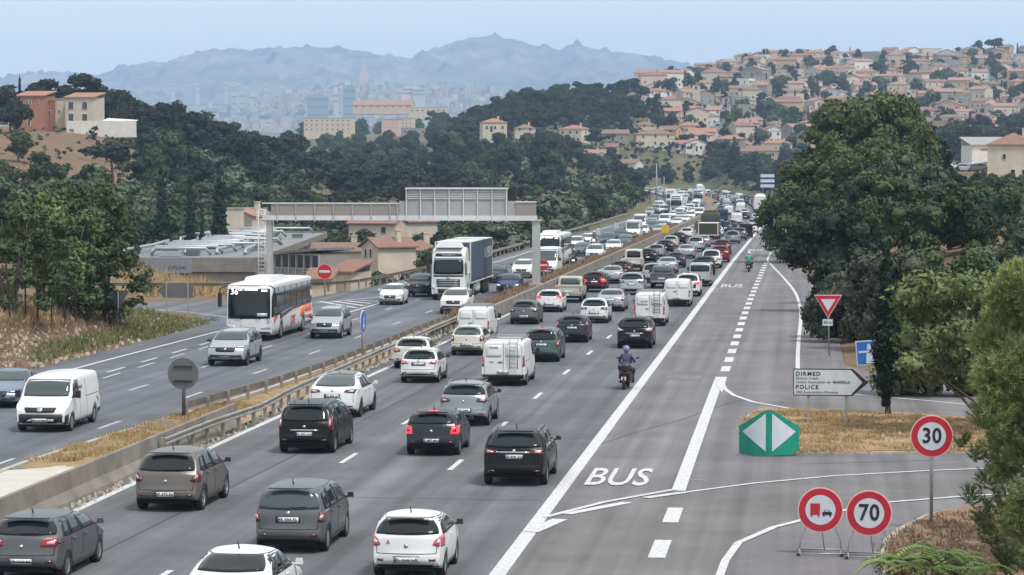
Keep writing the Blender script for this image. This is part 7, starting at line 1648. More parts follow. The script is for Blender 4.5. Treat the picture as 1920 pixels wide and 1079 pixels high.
tufts('green_weeds', 'green weeds along the foot of the left bank', bankpts(800, 60, 405, 580, 700, lambda a, b: 8 < (690 - (a - 60) * .235) - b < 34 or (a > 215 and b < 640)), .32, G_GRN, 8, .03, .2)
tufts('dry_grass', 'yellow reeds behind the exit ramp in front of the flat-roofed building', bankpts(1300, 240, 440, 500, 556), 1.3, G_DRY, 8, .05, .4)
tufts('dry_grass', 'dry growth along the far reserve', [(float(XE(np.array(y))) - rnd.uniform(.7, 2.3), y, .5) for y in np.linspace(160, 420, 1700)], .3, G_BRN, 7, .035, .25)
M_STONE = mat('pale_stone', (.42, .37, .31), .9, noise=.2, nscale=5)
def stones(label, pts, s0, s1):
    mb = MB()
    for p in pts: s_ = rnd.uniform(s0, s1); mb.box((p[0], p[1], p[2] + s_ * .3), (s_, s_ * rnd.uniform(.6, 1), s_ * .7), rz=rnd.uniform(0, 3), taper=.6)
    tag(mb.build('rubble', M_STONE), label, kind='stuff')
stones('pale stones scattered over the left bank', bankpts(620, -20, 400, 570, 690), .07, .26)
stones('pale stones on the island', [tuple(G(rnd.uniform(1510, 1860), rnd.uniform(790, 848), .1)) for _ in range(90)], .04, .12)
stones('loose stones between the guardrails of the reserve', [(rnd.uniform(-20.8, -19.6), rnd.uniform(98, 165), .08) for _ in range(500)], .06, .22)
stones('gravel spilled along the foot of the concrete barrier', [(-20.0 + rnd.random() ** 2 * .5, rnd.uniform(60, 110), .005) for _ in range(400)], .03, .12)
stones('stones on the lower right verge', [tuple(G(rnd.uniform(1690, 1850), rnd.uniform(985, 1070), .14)) for _ in range(60)], .03, .1)
# ---------------- houses ----------------
def tiles(name, c, c2):
    m = mat(name, c, .85, noise=1, nscale=1.6, col2=c2, spec=.15); n = m.node_tree; b = n.nodes['Principled BSDF']
    tc = n.nodes.new('ShaderNodeTexCoord'); wv = n.nodes.new('ShaderNodeTexWave'); wv.inputs['Scale'].default_value = 1.4; wv.inputs['Distortion'].default_value = .6; wv.bands_direction = 'X'
    n.links.new(tc.outputs['Object'], wv.inputs['Vector']); bp = n.nodes.new('ShaderNodeBump'); bp.inputs['Strength'].default_value = .6; bp.inputs['Distance'].default_value = .08
    n.links.new(wv.outputs['Fac'], bp.inputs['Height']); n.links.new(bp.outputs[0], b.inputs['Normal']); return m
ROOFS = {'terracotta': tiles('terracotta_tiles', (.28, .165, .125), (.21, .13, .10)), 'orange': tiles('orange_tiles', (.37, .20, .13), (.29, .17, .12)), 'brown': tiles('brown_tiles', (.19, .13, .11), (.26, .17, .13)), 'pinkish': tiles('pink_tiles', (.36, .21, .17), (.28, .17, .14)), 'flat grey': mat('flat_roof', (.28, .27, .26), .9, noise=.2)}
def wallm(n_, c_): return mat('render_' + n_, c_, .9, noise=.12, nscale=.7, spec=.15)
WALLS = {'cream': wallm('cream', (.54, .46, .38)), 'white': wallm('white', (.62, .60, .57)), 'pink': wallm('pink', (.56, .41, .35)), 'ochre': wallm('ochre', (.45, .32, .20)), 'beige': wallm('beige', (.50, .44, .37)), 'grey': wallm('grey', (.28, .26, .24)), 'orange': wallm('orange', (.33, .165, .115)), 'brick red': wallm('brickred', (.29, .14, .11))}
M_WIN = mat('window_glass', (.03, .035, .04), .15, spec=.7); M_WINF = mat('window_frame', (.6, .58, .55), .6); M_SHUT = mat('wooden_shutter', (.16, .13, .11), .8)
WINM = {}
def unit_win(w_, h):
    k = (w_, h)
    if k not in WINM:
        mb = MB(); mb.box((0, 0, 0), (w_, .12, h)); a = mb.mesh('window', M_WINF); mb = MB(); mb.box((0, -.04, 0), (w_ - .16, .10, h - .16)); b = mb.mesh('pane', M_WIN); WINM[k] = (a, b)
    return WINM[k]
def house(x, y, w_, d, h, rz, wall, roof, kind, label, z=None, wins=None, chim=True, pitch=.36, name='house', cat='house', group=None, far=False, ow=.35, mono=False):
    zz = (min(float(zt(x + a, y + b)) for a in (-3, 3) for b in (-3, 3)) if z is None else z)
    t = thing(name, label, cat, (x, y, zz), rz, group); mb = MB(); base = 4.0
    mb.box((0, 0, (h - base) / 2), (w_, d, h + base)); W_ = WALLS[wall]
    rw, rd = w_ / 2 + ow, d / 2 + ow; rh = d / 2 * pitch * 1.0 + .1
    r_ = MB()
    if kind == 'gable':  # ridge along x
        r_.prism([(-rd, -.12), (rd, -.12), (rd, .02), (0, rh + .14), (-rd, .02)], (-rw, 0, h), (0, 1, 0), (0, 0, 1), (2 * rw, 0, 0))
        mb.prism([(-d / 2, 0), (d / 2, 0), (0, rh - .12)], (-w_ / 2, 0, h), (0, 1, 0), (0, 0, 1), (w_, 0, 0))
        r_ = MB()
        for s_ in (-1, 1): r_.prism([(s_ * rd, -.16), (s_ * rd, 0.0), (0, rh + .06), (0, rh - .12)], (-rw, 0, h), (0, 1, 0), (0, 0, 1), (2 * rw, 0, 0))
    elif kind == 'front gable':  # ridge along y: gable wall faces the viewer
        rh = w_ / 2 * pitch + .1
        mb.prism([(-w_ / 2, 0), (w_ / 2, 0), (0, rh - .12)], (0, -d / 2, h), (1, 0, 0), (0, 0, 1), (0, d, 0))
        for s_ in (-1, 1): r_.prism([(s_ * rw, -.16), (s_ * rw, 0.0), (0, rh + .06), (0, rh - .12)], (0, -rd, h), (1, 0, 0), (0, 0, 1), (0, 2 * rd, 0))
    elif kind == 'hip':
        k = max(.1, rw - rd); vs = [(-rw, -rd, h - .05), (rw, -rd, h - .05), (rw, rd, h - .05), (-rw, rd, h - .05), (-k, 0, h + rh), (k, 0, h + rh)]
        r_.add(vs, [(0, 1, 5, 4), (1, 2, 5), (2, 3, 4, 5), (3, 0, 4), (3, 2, 1, 0)])
    elif kind == 'mono': r_.add([(-rw, -rd, h - .1), (rw, -rd, h - .1), (rw, rd, h + rh * 1.3), (-rw, rd, h + rh * 1.3), (-rw, -rd, h + .08), (rw, -rd, h + .08), (rw, rd, h + rh * 1.3 + .18), (-rw, rd, h + rh * 1.3 + .18)], [(3, 2, 1, 0), (4, 5, 6, 7), (0, 1, 5, 4), (1, 2, 6, 5), (2, 3, 7, 6), (3, 0, 4, 7)]); mb.box((0, d / 2 - .1, h + rh * .6), (w_, .19, rh * 1.2))
    else: r_.box((0, 0, h + .08), (w_ + .2, d + .2, .25))
    if group and rnd.random() < .55:
        sg_ = rnd.choice((-1, 1)); xw, xd, xh = w_ * rnd.uniform(.3, .5), d * rnd.uniform(.5, .8), h * rnd.uniform(.45, .7); e_ = MB(); e_.box((sg_ * (w_ / 2 + xw / 2), -d * .1, (xh - base) / 2), (xw, xd, xh + base)); ex = e_.build('extension', WALLS[rnd.choice(['cream', 'white', 'beige', 'pink'])], t)
        e_ = MB(); e_.box((sg_ * (w_ / 2 + xw / 2 + .1), -d * .1, xh + .12), (xw + .5, xd + .5, .2), rot=Matrix.Rotation(sg_ * .16, 3, 'Y')); e_.build('extension_roof', ROOFS[roof], ex)
        a_, b_ = unit_win(1.0, 1.1); o_ = link('window', a_, ex, (sg_ * (w_ / 2 + xw / 2), -d * .1 - xd / 2 - .03, xh * .55)); link('pane', b_, o_)
    mb.build('wall', W_, t); rf = r_.build('roof', ROOFS[roof], t)
    if chim and kind != 'flat': cb = MB(); cb.box((w_ * .22, d * .15, h + rh * .7 + .4), (.7, .6, 1.5)); cb.box((w_ * .22, d * .15, h + rh * .7 + 1.2), (.85, .75, .12)); cb.build('chimney', W_, rf)
    if wins is None:
        wins = []; fl = 2 if h > 4.6 else 1; nw = 2 if w_ < 9 else 3
        for f_ in range(fl):
            for i in range(nw): wins.append(('f', -w_ / 2 + w_ * (i + .5) / nw + rnd.uniform(-.3, .3), 1.6 + f_ * 2.8, 1.0, 1.3))
        wins.append(('s', 0, 1.6 + (fl - 1) * 2.8, 1.0, 1.3))
        if rnd.random() < .6: wins.append(('f', rnd.uniform(-.3, .3) * w_, 1.1, 1.2, 2.2))
    for sd, u, z_, ww, hh in wins:
        a, b = unit_win(ww, hh)
        if sd == 'f': l, r2 = (u, -d / 2 - .03, z_), 0
        elif sd == 's': l, r2 = ((w_ / 2 + .03) * (1 if rz > 0 else -1) * -1, u, z_), (math.pi / 2 * (1 if rz > 0 else -1) * -1)
        o = link('window', a, t, l, (0, 0, r2)); link('pane', b, o)
    return t
# --- hilltop on the left
def hb(px, Y): return bear(px, Y)
def zpy(py, Y): return HC - (py - VY) * Y / FPX
house(hb(68, 560), 560, 6.0, 7, zpy(178, 560) - zpy(240, 560), R(-4), 'orange', 'orange', 'mono', 'tall narrow orange-red block house with three small windows on the left hilltop', z=zpy(240, 560), wins=[('f', -.6, 5.5, .5, .9), ('f', .1, 5.5, .5, .9), ('f', 1.8, 5.6, .5, .8), ('f', -.3, 3.4, .9, .9), ('f', -.2, 1.1, .7, 1.4)], chim=False, pitch=.2)
house(hb(103, 562), 562, 1.7, 6, 5.6, R(-4), 'brick red', 'orange', 'flat', 'narrow brick-red annex joined to the orange block house', z=zpy(238, 560), wins=[('f', 0, 3.2, .6, .8)], chim=False)
house(hb(121, 563), 563, 2.6, 6, 5.3, R(-4), 'cream', 'flat grey', 'flat', 'low cream link between the brick-red annex and the cream house', z=zpy(232, 560), wins=[('f', 0, 2.8, .5, .6)], chim=False)
house(hb(160, 560), 560, 6.2, 7, 5.9, R(-4), 'beige', 'orange', 'mono', 'pale two-storey house with four arched white shutters right of the orange house', z=zpy(235, 560), wins=[('f', -1.8, 4.2, 1.2, 1.6), ('f', 1.2, 4.2, 1.2, 1.6), ('f', -1.8, 1.7, 1.2, 1.8), ('f', 1.2, 1.7, 1.2, 1.6)], chim=False, pitch=.2)
house(hb(10, 585), 585, 5, 6, 4.2, 0, 'white', 'flat grey', 'flat', 'white flat-roofed house cut by the frame on the left hilltop', z=zpy(238, 560), chim=False)
mb = MB(); z0_ = zpy(248, 545); a_, b_ = hb(127, 545), hb(256, 545); mb.box((0, 0, .95), (b_ - a_, .3, 3.4)); mb.add([((a_ - b_) / 2 + 7, .2, 2.6), ((b_ - a_) / 2, .2, 2.6), ((b_ - a_) / 2 - 1, 6, 2.9), ((a_ - b_) / 2 + 7, 6, 3.3)], [(0, 1, 2, 3)])
tag(mb.build('boundary_wall', WALLS['white'], loc=((a_ + b_) / 2, 545, z0_ - .2)), 'long white rendered wall in front of the pale hilltop house', 'wall')
# --- valley
def vh(px, py, Y, *a, **k): return house(hb(px, Y), Y, *a, z=zpy(py, Y), **k)
vh(728, 499, 330, 4.0, 5.4, 2.3, R(-50), 'cream', 'terracotta', 'front gable', 'cream gabled house with rough tiled roof below the gantry beam', wins=[('f', -.8, 1.5, .5, 1.2), ('f', .4, 1.5, .5, 1.2)], pitch=.5)
vh(788, 490, 345, 4.4, 5, 1.4, R(20), 'cream', 'terracotta', 'hip', 'small cream house with hipped tile roof right of the gabled one', wins=[], pitch=.45)
vh(640, 492, 350, 7, 5, 1.4, R(0), 'beige', 'brown', 'gable', 'long low house with mottled brown tiles left of the gabled one', wins=[('f', 0, .6, 1, 1)])
vh(602, 545, 262, 2.3, 3, 1.0, R(0), 'cream', 'terracotta', 'mono', 'little tile-roofed shed right behind the no entry sign', wins=[], chim=False)
vh(656, 540, 270, 2.7, 3.6, 1.5, R(-25), 'beige', 'terracotta', 'mono', 'tiled outbuilding right of the little shed', wins=[], chim=False)
vh(708, 446, 420, 7.5, 6, 2.2, R(-10), 'cream', 'terracotta', 'gable', 'cream house with orange tiles partly seen behind the gantry beam', wins=[('f', 2, 1.2, .9, 1.1)])
vh(775, 437, 440, 6, 6, 1.8, R(30), 'beige', 'terracotta', 'gable', 'tiled house directly under the right end of the guard screen', wins=[])
vh(463, 436, 395, 5.5, 6, 2.4, R(-20), 'cream', 'pinkish', 'front gable', 'cream house with low gable behind the ducted roof', wins=[('f', 0, 1.8, 1, 1)])
vh(440, 428, 385, 2.2, 2.2, 2.6, 0, 'cream', 'flat grey', 'flat', 'tall cream stack with a row of vents beside the broad cypress', wins=[], chim=False, name='chimney_block', cat='chimney')
# flat roofed building with ducts: a long hall running away from the road
Y_ = 332; zr = -.30
t = thing('flat_roofed_building', 'long flat-roofed pale hall covered in silver ventilation ducts', 'building', (hb(440, Y_) - .5, Y_, zr), R(6.2)); Wb, Db = 16., 108.
M_ROOFW = mat('white_roof_membrane', (.17, .18, .195), .7, noise=.3, nscale=.35)
mb = MB(); mb.box((0, 0, -4), (Wb, Db, 8)); mb.build('wall', WALLS['grey'], t)
mb = MB(); mb.box((0, 0, .10), (Wb + .6, Db + .6, .24)); mb.build('roof', M_ROOFW, t)
for a, b in (((0, -Db / 2 - .35, -.5), (Wb + .8, .25, 1.5)), ((0, Db / 2 + .3, .2), (Wb + .6, .2, .6)), ((-Wb / 2 - .25, 0, -.1), (.2, Db, .8)), ((Wb / 2 + .25, 0, -.1), (.2, Db, .8))): mb = MB(); mb.box(a, b); mb.build('parapet', M_WALL, t)
M_DUCT = mat('silver_duct', (.34, .36, .38), .45, .4, noise=.15, nscale=2); M_UNIT = mat('roof_unit', (.10, .11, .12), .7)
for i in range(9):
    x_ = -Wb / 2 + 1.4 + (i % 5) * 3.2; y0_ = -Db / 2 + 3 + (i // 5) * 48 + rnd.uniform(0, 6); mb = MB()
    mb.tube([(x_, y0_, .45), (x_, y0_ + .8, .85), (x_ + rnd.uniform(-.8, .8), y0_ + 20, .85), (x_, y0_ + 40, .85), (x_ + .4, y0_ + 41, .3)], .19, 8); mb.build('duct', M_DUCT, t)
for i in range(16):
    yy = -Db / 2 + 4 + i * 6.4; mb = MB(); xa = rnd.uniform(-Wb / 2 + 1, -1); xb = rnd.uniform(1, Wb / 2 - 1); mb.tube([(xa, yy, .4), (xa + .5, yy, 1.1), (xb, yy, 1.1), (xb + .5, yy + .5, .4)], .17, 7); mb.build('duct', M_DUCT, t)
for i in range(26):
    mb = MB(); mb.box((rnd.uniform(-Wb / 2 + 1.5, Wb / 2 - 1.5), -Db / 2 + 3 + i * 4, .55), (rnd.uniform(1., 2.4), rnd.uniform(1.2, 2.6), rnd.uniform(.4, .8))); mb.build('roof_unit', M_UNIT if i % 3 else M_DUCT, t)
# glazed annex to the right
t = thing('glazed_annex', 'two-storey annex with dark window bays beside the gantry ladder', 'building', (hb(543, 272), 276, zpy(545, 272)), R(-42)); 
mb = MB(); mb.box((0, 2, 1.7), (7.6, 4, 3.6)); mb.build('wall', WALLS['grey'], t); mb = MB(); mb.box((0, 1.8, 3.65), (8.2, 5, .25), rot=Matrix.Rotation(-.08, 3, 'Y')); mb.build('roof', M_ROOFW, t)
for i in range(6):
    for k in range(2):
        if k == 1 or i > 3: a, b = unit_win(1.05, 1.5); o = link('window', a, t, (-3.1 + i * 1.25, -.03, .9 + k * 1.75)); link('pane', b, o)
for i in range(7): mb = MB(); mb.box((-3.75 + i * 1.25, -.1, 1.7), (.12, .16, 3.5)); mb.build('mullion', M_GAL, t)
# graffiti screen
t = thing('metal_hoarding', 'grey corrugated metal hoarding with black graffiti at the corner of the flat-roofed building', 'hoarding', (hb(314, 262), 262, zpy(512, 262))); mb = MB()
for i in range(18): mb = MB(); mb.box((-2.2 + i * .26, (i % 2) * .04, .55), (.255, .05, 1.5)); mb.build('panel', mat('hoarding_metal', (.22, .24, .26), .6, .2), t)
link('graffiti', text_mesh('CFOX', .5, .002, -.004, mt=M_INK, sx=1.35, shear=.3), t, (.8, -.05, .3), (R(90), 0, 0))
# --- suburb beyond the ridge
def block(px, py, Y, wpx, hpx, wall, roof, label, kind='flat', d=14, rz=0, fl=3, nw=7):
    s_ = FPX / Y; w_ = wpx / s_; h = hpx / s_
    wins = [('f', -w_ / 2 + w_ * (i + .5) / nw, h * (f_ + .55) / fl, min(1.4, w_ / nw * .34), min(1.2, h / fl * .34)) for i in range(nw) for f_ in range(fl)]
    house(hb(px, Y), Y, w_, d, h, rz, wall, roof, kind, label, z=zpy(py, Y), wins=wins, chim=False, name='apartment_block', cat='building')
block(618, 247, 1500, 90, 25, 'cream', 'flat grey', 'long cream apartment block peeking over the left ridge', nw=9)
block(735, 243, 1560, 32, 19, 'pink', 'pinkish', 'pinkish apartment block right of the long cream one'); block(762, 242, 1600, 28, 20, 'cream', 'flat grey', 'cream flat-roofed block beside the pinkish one', nw=4)
block(720, 205, 2300, 112, 8, 'pink', 'pinkish', 'wide low terracotta-coloured building with dark gaps in the haze', 'gable', nw=8, fl=1, d=22)
block(805, 214, 2000, 70, 12, 'cream', 'flat grey', 'low pale building among trees right of the wide terracotta one', fl=1)
block(780, 255, 1450, 50, 14, 'grey', 'flat grey', 'low grey roofed hall in front of the cream block', fl=1, nw=3)
house(hb(925, 1000), 1000, 9, 8, 3.6, R(15), 'beige', 'orange', 'hip', 'lone house with orange hip roof among the trees left of the village', z=zpy(248, 1000))
# --- village
VL = {}
used = []
def vil(px, py, w_, d, h, rz, wall, roof, kind, label, Y=None, group=None, **k):
    if Y is None:
        g = hit(px, py, 820, 2400); x, Y = g.x, g.y
    else: x = hb(px, Y)
    used.append((x, Y, max(w_, d)))
    return house(x, Y, w_, d, h, R(rz), wall, roof, kind, label, group=group, **k)
for q_, (a_, b_, c_) in zip(PRE, PREP):
    sc_ = b_ / FPX; vil(q_[0], q_[1], q_[2] * sc_, q_[4], q_[3] * sc_, q_[5], q_[6], q_[7], q_[8], q_[9], Y=b_)
vil(1215, 138, 9, 8, 4, 8, 'cream', 'terracotta', 'gable', 'cream house alone on the crest at the end of the wooded hill', Y=1400)
vil(1290, 158, 16, 12, 5.5, -5, 'beige', 'pinkish', 'front gable', 'broad beige church nave on the crest', Y=1330, name='church', cat='church')
vil(1305, 160, 3.6, 3.6, 13.5, 0, 'beige', 'flat grey', 'flat', 'square beige bell tower rising behind the church nave', Y=1345, name='bell_tower', cat='tower', wins=[('f', 0, 12.3, 1.4, 1.6)])
vil(1426, 112, 12, 10, 6.5, -8, 'white', 'flat grey', 'flat', 'white flat block with aerials on the skyline', Y=1880)
ts = thing('aerial_group', 'four thin aerials on the skyline block', 'aerials', (hb(1426, 1880), 1878, float(zt(hb(1426, 1880), 1880)) + 6))
for i in range(4): mb = MB(); mb.tube([(-4 + i * 2.4, 0, 0), (-4 + i * 2.4, 0, 4.5)], .14, 4); mb.box((-4 + i * 2.4, 0, 4), (.7, .1, .8)); mb.build('aerial', M_GALL, ts)
wl = ['cream', 'white', 'cream', 'beige', 'pink', 'ochre', 'white', 'beige', 'grey']; rl = ['terracotta', 'pinkish', 'terracotta', 'brown', 'orange', 'pinkish']; kl = ['gable', 'hip', 'gable', 'front gable', 'hip', 'flat']
seenl = {}
def zone2(px, Y):
    a = 'left of street' if px < 1345 else ('right of street' if px < 1450 else ('above huge pine' if px < 1700 else 'above car park'))
    b = 'hill foot' if Y < 1120 else ('lower slope' if Y < 1320 else ('mid slope' if Y < 1560 else ('upper slope' if Y < 1800 else 'skyline')))
    return a, b
Y = 1135.
nh = 0
while Y < 2010:
    stepx = 17.0 if Y < 1800 else 13.; p = 1212 + rnd.uniform(0, 30) + (0 if Y > 1150 else 60)
    while p < 1990:
        x = hb(p, Y); sk = False
        st_x = 1352 + (Y - 1000) * .02
        if abs(p - st_x) < 9 and Y < 1520: sk = True
        if onroad(x, Y, 14): sk = True
        if p > 1700 and Y < 1180: sk = True
        if p < 1240 and Y < 1350: sk = True
        if p < 1285 and Y < 1180: sk = True
        if any(abs(x - a) < (c_ + 9) / 2 + 1 and abs(Y - b) < 13 for a, b, c_ in used): sk = True
        if rnd.random() < .17: sk = True
        if not sk:
            wall, roof, kind = rnd.choice(wl), rnd.choice(rl), rnd.choice(kl)
            if kind == 'flat': roof = 'flat grey'
            w_, d, h = rnd.uniform(7.5, 16), rnd.uniform(7, 11), rnd.choice([3.0, 3.6, 5.4, 6.0, 6.6, 8.2]); rz = rnd.uniform(-38, 38)
            a, b = zone2(p, Y); st = 'two-storey ' if h > 5 else 'low '
            lab = st + wall + ' house' + (', ' + roof + ' ' + kind + ' roof, ' if kind != 'flat' else ', flat roof, ') + b + ' ' + a
            seenl[lab] = seenl.get(lab, 0) + 1
            if seenl[lab] > 1: lab += (', wall turned left' if rz > 12 else ', wall turned right' if rz < -12 else ', facing the motorway')
            vil(p, 0, w_, d, h, rz, wall, roof, kind, lab, Y=Y + rnd.uniform(-7, 7), group='houses of the hillside village'); nh += 1
        p += stepx * rnd.uniform(.75, 1.6) * (FPX / Y) / 3.4 * 1.45
    Y += 38 if Y < 1500 else 45
# steep street
pp = [hit(px, py, 900, 2400) for px, py in ((1338, 275), (1350, 255), (1356, 235), (1358, 215), (1364, 200))]
V = []
for i in range(24):
    Yv = 1135 + i * 15; xx = hb(1345 + i * .9, Yv)
    for s_ in (-2.8, 2.8): V.append((xx + s_, Yv, float(zt(xx, Yv)) + 1.2))
V = np.array(V); i = np.arange(0, 46, 2)
o = link('village_street', npmesh('village_street', V, np.stack([i, i + 1, i + 3, i + 2], 1), A_SIDE)); o['kind'] = 'structure'
for k in range(5):
    Yv = 1165 + k * 50; xx = hb(1345 + (Yv - 1135) / 15 * .9, Yv); put('hatch', 'parked_car', ['white', 'grey', 'silver', 'navy', 'white'][k] + ' car parked on the steep village street, ' + ['lowest', 'second from the bottom', 'in the middle', 'second from the top', 'highest'][k] + ' of the row', 'car', (xx - 1.7, Yv, float(zt(xx, Yv)) + 1.2), 0, PAINT[['white', 'grey', 'silver', 'navy', 'white'][k]], 'cars parked on the village street', far=True)
# skyline trees of the village
for px, Yv, h, k, lab in ((1829, 1960, 14, 'dark', 'ragged dark tree on the village skyline left of the umbrella pine'), (1864, 1960, 15, 'upine', 'umbrella pine with a flat round crown on the village skyline'), (1906, 1960, 12, 'cypress', 'dark cypress on the skyline at the right edge'), (1235, 1390, 9, 'dark', 'dark tree crown left of the church on the crest'), (1795, 1960, 9, 'pine', 'low spreading pine on the skyline'), (1868, 1700, 14, 'dark', 'large dark tree below the umbrella pine')):
    t_ = tree(k, hb(px, Yv), Yv, h, lab, full=False); mb = MB(); mb.tube([(0, 0, -1), (.1, 0, 3), (.2, 0, 6)], [.45, .38, .28], 6); mb.build('trunk', M_BARK, t_)
# --- right: tiled house, white hall, car park
house(hb(1900, 420), 420, 7.2, 8, zpy(272, 420) - zpy(332, 420), R(-8), 'cream', 'terracotta', 'hip', 'cream house with terracotta hip roof beside the car park at the right edge', z=zpy(332, 420), wins=[('f', -1.1, 3.1, .6, .9), ('f', .2, .6, .8, 1.2), ('f', 1.9, .6, .8, 1.2)], pitch=.42)
house(hb(1852, 520), 520, 8, 14, 3.2, R(5), 'white', 'flat grey', 'mono', 'low white hall with a long dark window behind the parked cars', z=zpy(305, 520), wins=[('f', 0, 2.4, 5.0, .35)] , chim=False, pitch=.15)
flat('car_park', [(0, 0)] * 3, 0, M_CONC) if False else None
zc = zpy(322, 480); mb = MB(); mb.box((0, 0, -1.6), (24, 90, 3.2)); o = mb.build('car_park', mat('car_park_gravel', (.36, .27, .19), .95, noise=.3, nscale=.4), loc=(hb(1850, 480) + 2, 470, zc)); o['kind'] = 'structure'
cc = ['white', 'black', 'silver', 'white', 'grey', 'navy', 'white', 'silver', 'darkgrey', 'white', 'black', 'silver']
for i in range(12):
    Yv = 440 + (i // 6) * 34 + (i % 2) * 5; px = 1772 + (i % 6) * 15 + (i // 6) * 7
    put(['hatch', 'suv', 'sedan', 'hatch2'][i % 4], 'parked_car', CN[cc[i]] + ' car in the car park by the white hall, ' + ['front', 'back'][i // 6] + ' row, ' + ['left end', 'second from the left', 'left of centre', 'right of centre', 'second from the right', 'right end'][i % 6], 'car', (hb(px, Yv), Yv, zc), R(60 + 20 * (i % 3)), PAINT[cc[i]], 'cars in the car park', far=True)
mb = MB(); a_, b_ = hb(1788, 400), hb(1990, 400); mb.box((0, 0, 0), (b_ - a_, .15, 1.7)); tag(mb.build('screen_fence', mat('dark_green_screen', (.02, .045, .05), .8), loc=((a_ + b_) / 2, 400, zpy(348, 400))), 'dark green screened fence below the car park', 'fence')
mb = MB(); mb.box((0, 0, 0), (b_ - a_, .4, 1.6)); mb.box((0, 0, -2.6), (b_ - a_, .5, 3.4)); tag(mb.build('boundary_wall', WALLS['white'], loc=((a_ + b_) / 2, 399, zpy(369, 400))), 'long white wall under the dark screened fence', 'wall')
# ---------------- far city and mountains ----------------
RID = [(-400, 150), (-200, 148), (0, 141), (60, 135), (100, 131), (150, 140), (185, 137), (240, 122), (330, 108), (400, 90), (430, 88), (480, 92), (560, 86), (640, 88), (690, 100), (740, 104), (780, 108), (800, 97), (850, 78), (880, 69), (930, 68), (960, 75), (1000, 82), (1045, 94), (1075, 83), (1120, 93), (1180, 102), (1240, 112), (1300, 124), (1400, 140), (1500, 150), (2400, 150)]
rx = np.array([r_[0] for r_ in RID], float); ry = np.array([r_[1] for r_ in RID], float)
cols = np.arange(-400, 2401, 8.); 
def prow(Y, f): return Y, f
def ridge(px):
    return np.interp(px, rx, ry) + 2.5 * np.sin(px / 13.) * np.sin(px / 31. + 1) + 1.2 * np.sin(px / 5.3 + 2 * np.sin(px / 17.))
crest = lambda px: np.interp(px, [-400, 380, 450, 500, 560, 640, 700, 800, 900, 960, 1100, 1250, 2400], [205, 205, 196, 186, 168, 158, 158, 160, 168, 178, 190, 200, 205])
rows = [(3500, lambda p: 262 + 0 * p), (4000, lambda p: 246 + 0 * p), (4500, lambda p: 236 + 0 * p), (5000, lambda p: 228 + 0 * p), (5400, lambda p: .45 * 228 + .55 * crest(p)), (5800, crest), (6000, lambda p: crest(p) + 4), (6400, lambda p: 198 + 0 * p), (7500, lambda p: 188 + 0 * p), (8300, lambda p: 176 + 5 * np.sin(p / 40)), (8800, lambda p: .7 * 172 + .3 * ridge(p) + 8 * np.sin(p / 27 + 1)), (9300, lambda p: .42 * 170 + .58 * ridge(p) + 7 * np.sin(p / 22) * np.sin(p / 9)), (9800, lambda p: .15 * 170 + .85 * ridge(p) + 4 * np.sin(p / 15 + 2) + 2 * np.sin(p / 6.)), (10200, ridge), (10900, lambda p: ridge(p) + 30), (12500, lambda p: 250 + 0 * p)]
V = []
fine = []
for (Ya, fa), (Yb, fb) in zip(rows[:-1], rows[1:]):
    nsub = 4 if Ya < 8000 else 5
    for k in range(nsub): fine.append((Ya + (Yb - Ya) * k / nsub, fa, fb, k / nsub, Ya, Yb))
for j, (Yv, fa, fb, t, Ya, Yb) in enumerate(fine):
    z0 = HC + (VY - fa(cols)) * Ya / FPX; z1 = HC + (VY - fb(cols)) * Yb / FPX; z = z0 * (1 - t) + z1 * t
    if Yv > 7800 and t > 0: z = z + (np.sin(cols / 11. + j * 1.7) * np.sin(cols / 29. - j * .9) + .5 * np.sin(cols / 4.7 + j)) * 15
    for p, zz in zip(cols, z): d = ray(p, VY); V.append((d.x / d.y * Yv, Yv, zz))
V = np.array(V); r_, n_ = len(fine), len(cols); idx = np.arange(r_ * n_).reshape(r_, n_)
Fq = np.stack([idx[:-1, :-1], idx[:-1, 1:], idx[1:, 1:], idx[1:, :-1]], -1).reshape(-1, 4)
M_MTN = mat('limestone_hills', (.025, .035, .038), .95, noise=1, nscale=.0045, col2=(.26, .25, .25), bump=1., bscale=.01, spec=.05, contrast=1.1)
MTNV = V
o = link('mountains', npmesh('mountains', V, Fq, M_MTN, smooth=False)); o['kind'] = 'structure'
def farz(px, Y):
    for (Yv, fa, fb, t, Ya, Yb), nx_ in zip(fine[:-1], fine[1:]):
        if Yv <= Y < nx_[0]:
            tt = (Y - Ya) / (Yb - Ya); a = np.array([float(px)]); return float((HC + (VY - fa(a)[0]) * Ya / FPX) * (1 - tt) + (HC + (VY - fb(a)[0]) * Yb / FPX) * tt)
    return 100.
cb = [MB() for _ in range(3)]; cr_ = random.Random(21)
for i in range(1500):
    px = cr_.triangular(380, 1120, 700) if i % 3 else cr_.uniform(150, 1240); Yv = cr_.uniform(3900, 5780); x = bear(px, Yv); z = farz(px, Yv)
    h = cr_.choice([4, 5, 6, 7, 9, 14]); mb = cb[i % 3]; mb.box((x, Yv, z + h / 2 - 4), (cr_.uniform(7, 20), cr_.uniform(8, 14), h + 8), rz=cr_.uniform(-.8, .8))
for mb, (nm, c_, lb) in zip(cb, (('pale', (.42, .41, .39), 'pale houses'), ('rose', (.38, .32, .29), 'pinkish houses'), ('grey', (.30, .31, .33), 'grey blocks'))):
    tag(mb.build('city_blocks', mat('city_' + nm, c_, .9)), 'far city spread of ' + lb + ' fading in haze', kind='stuff')
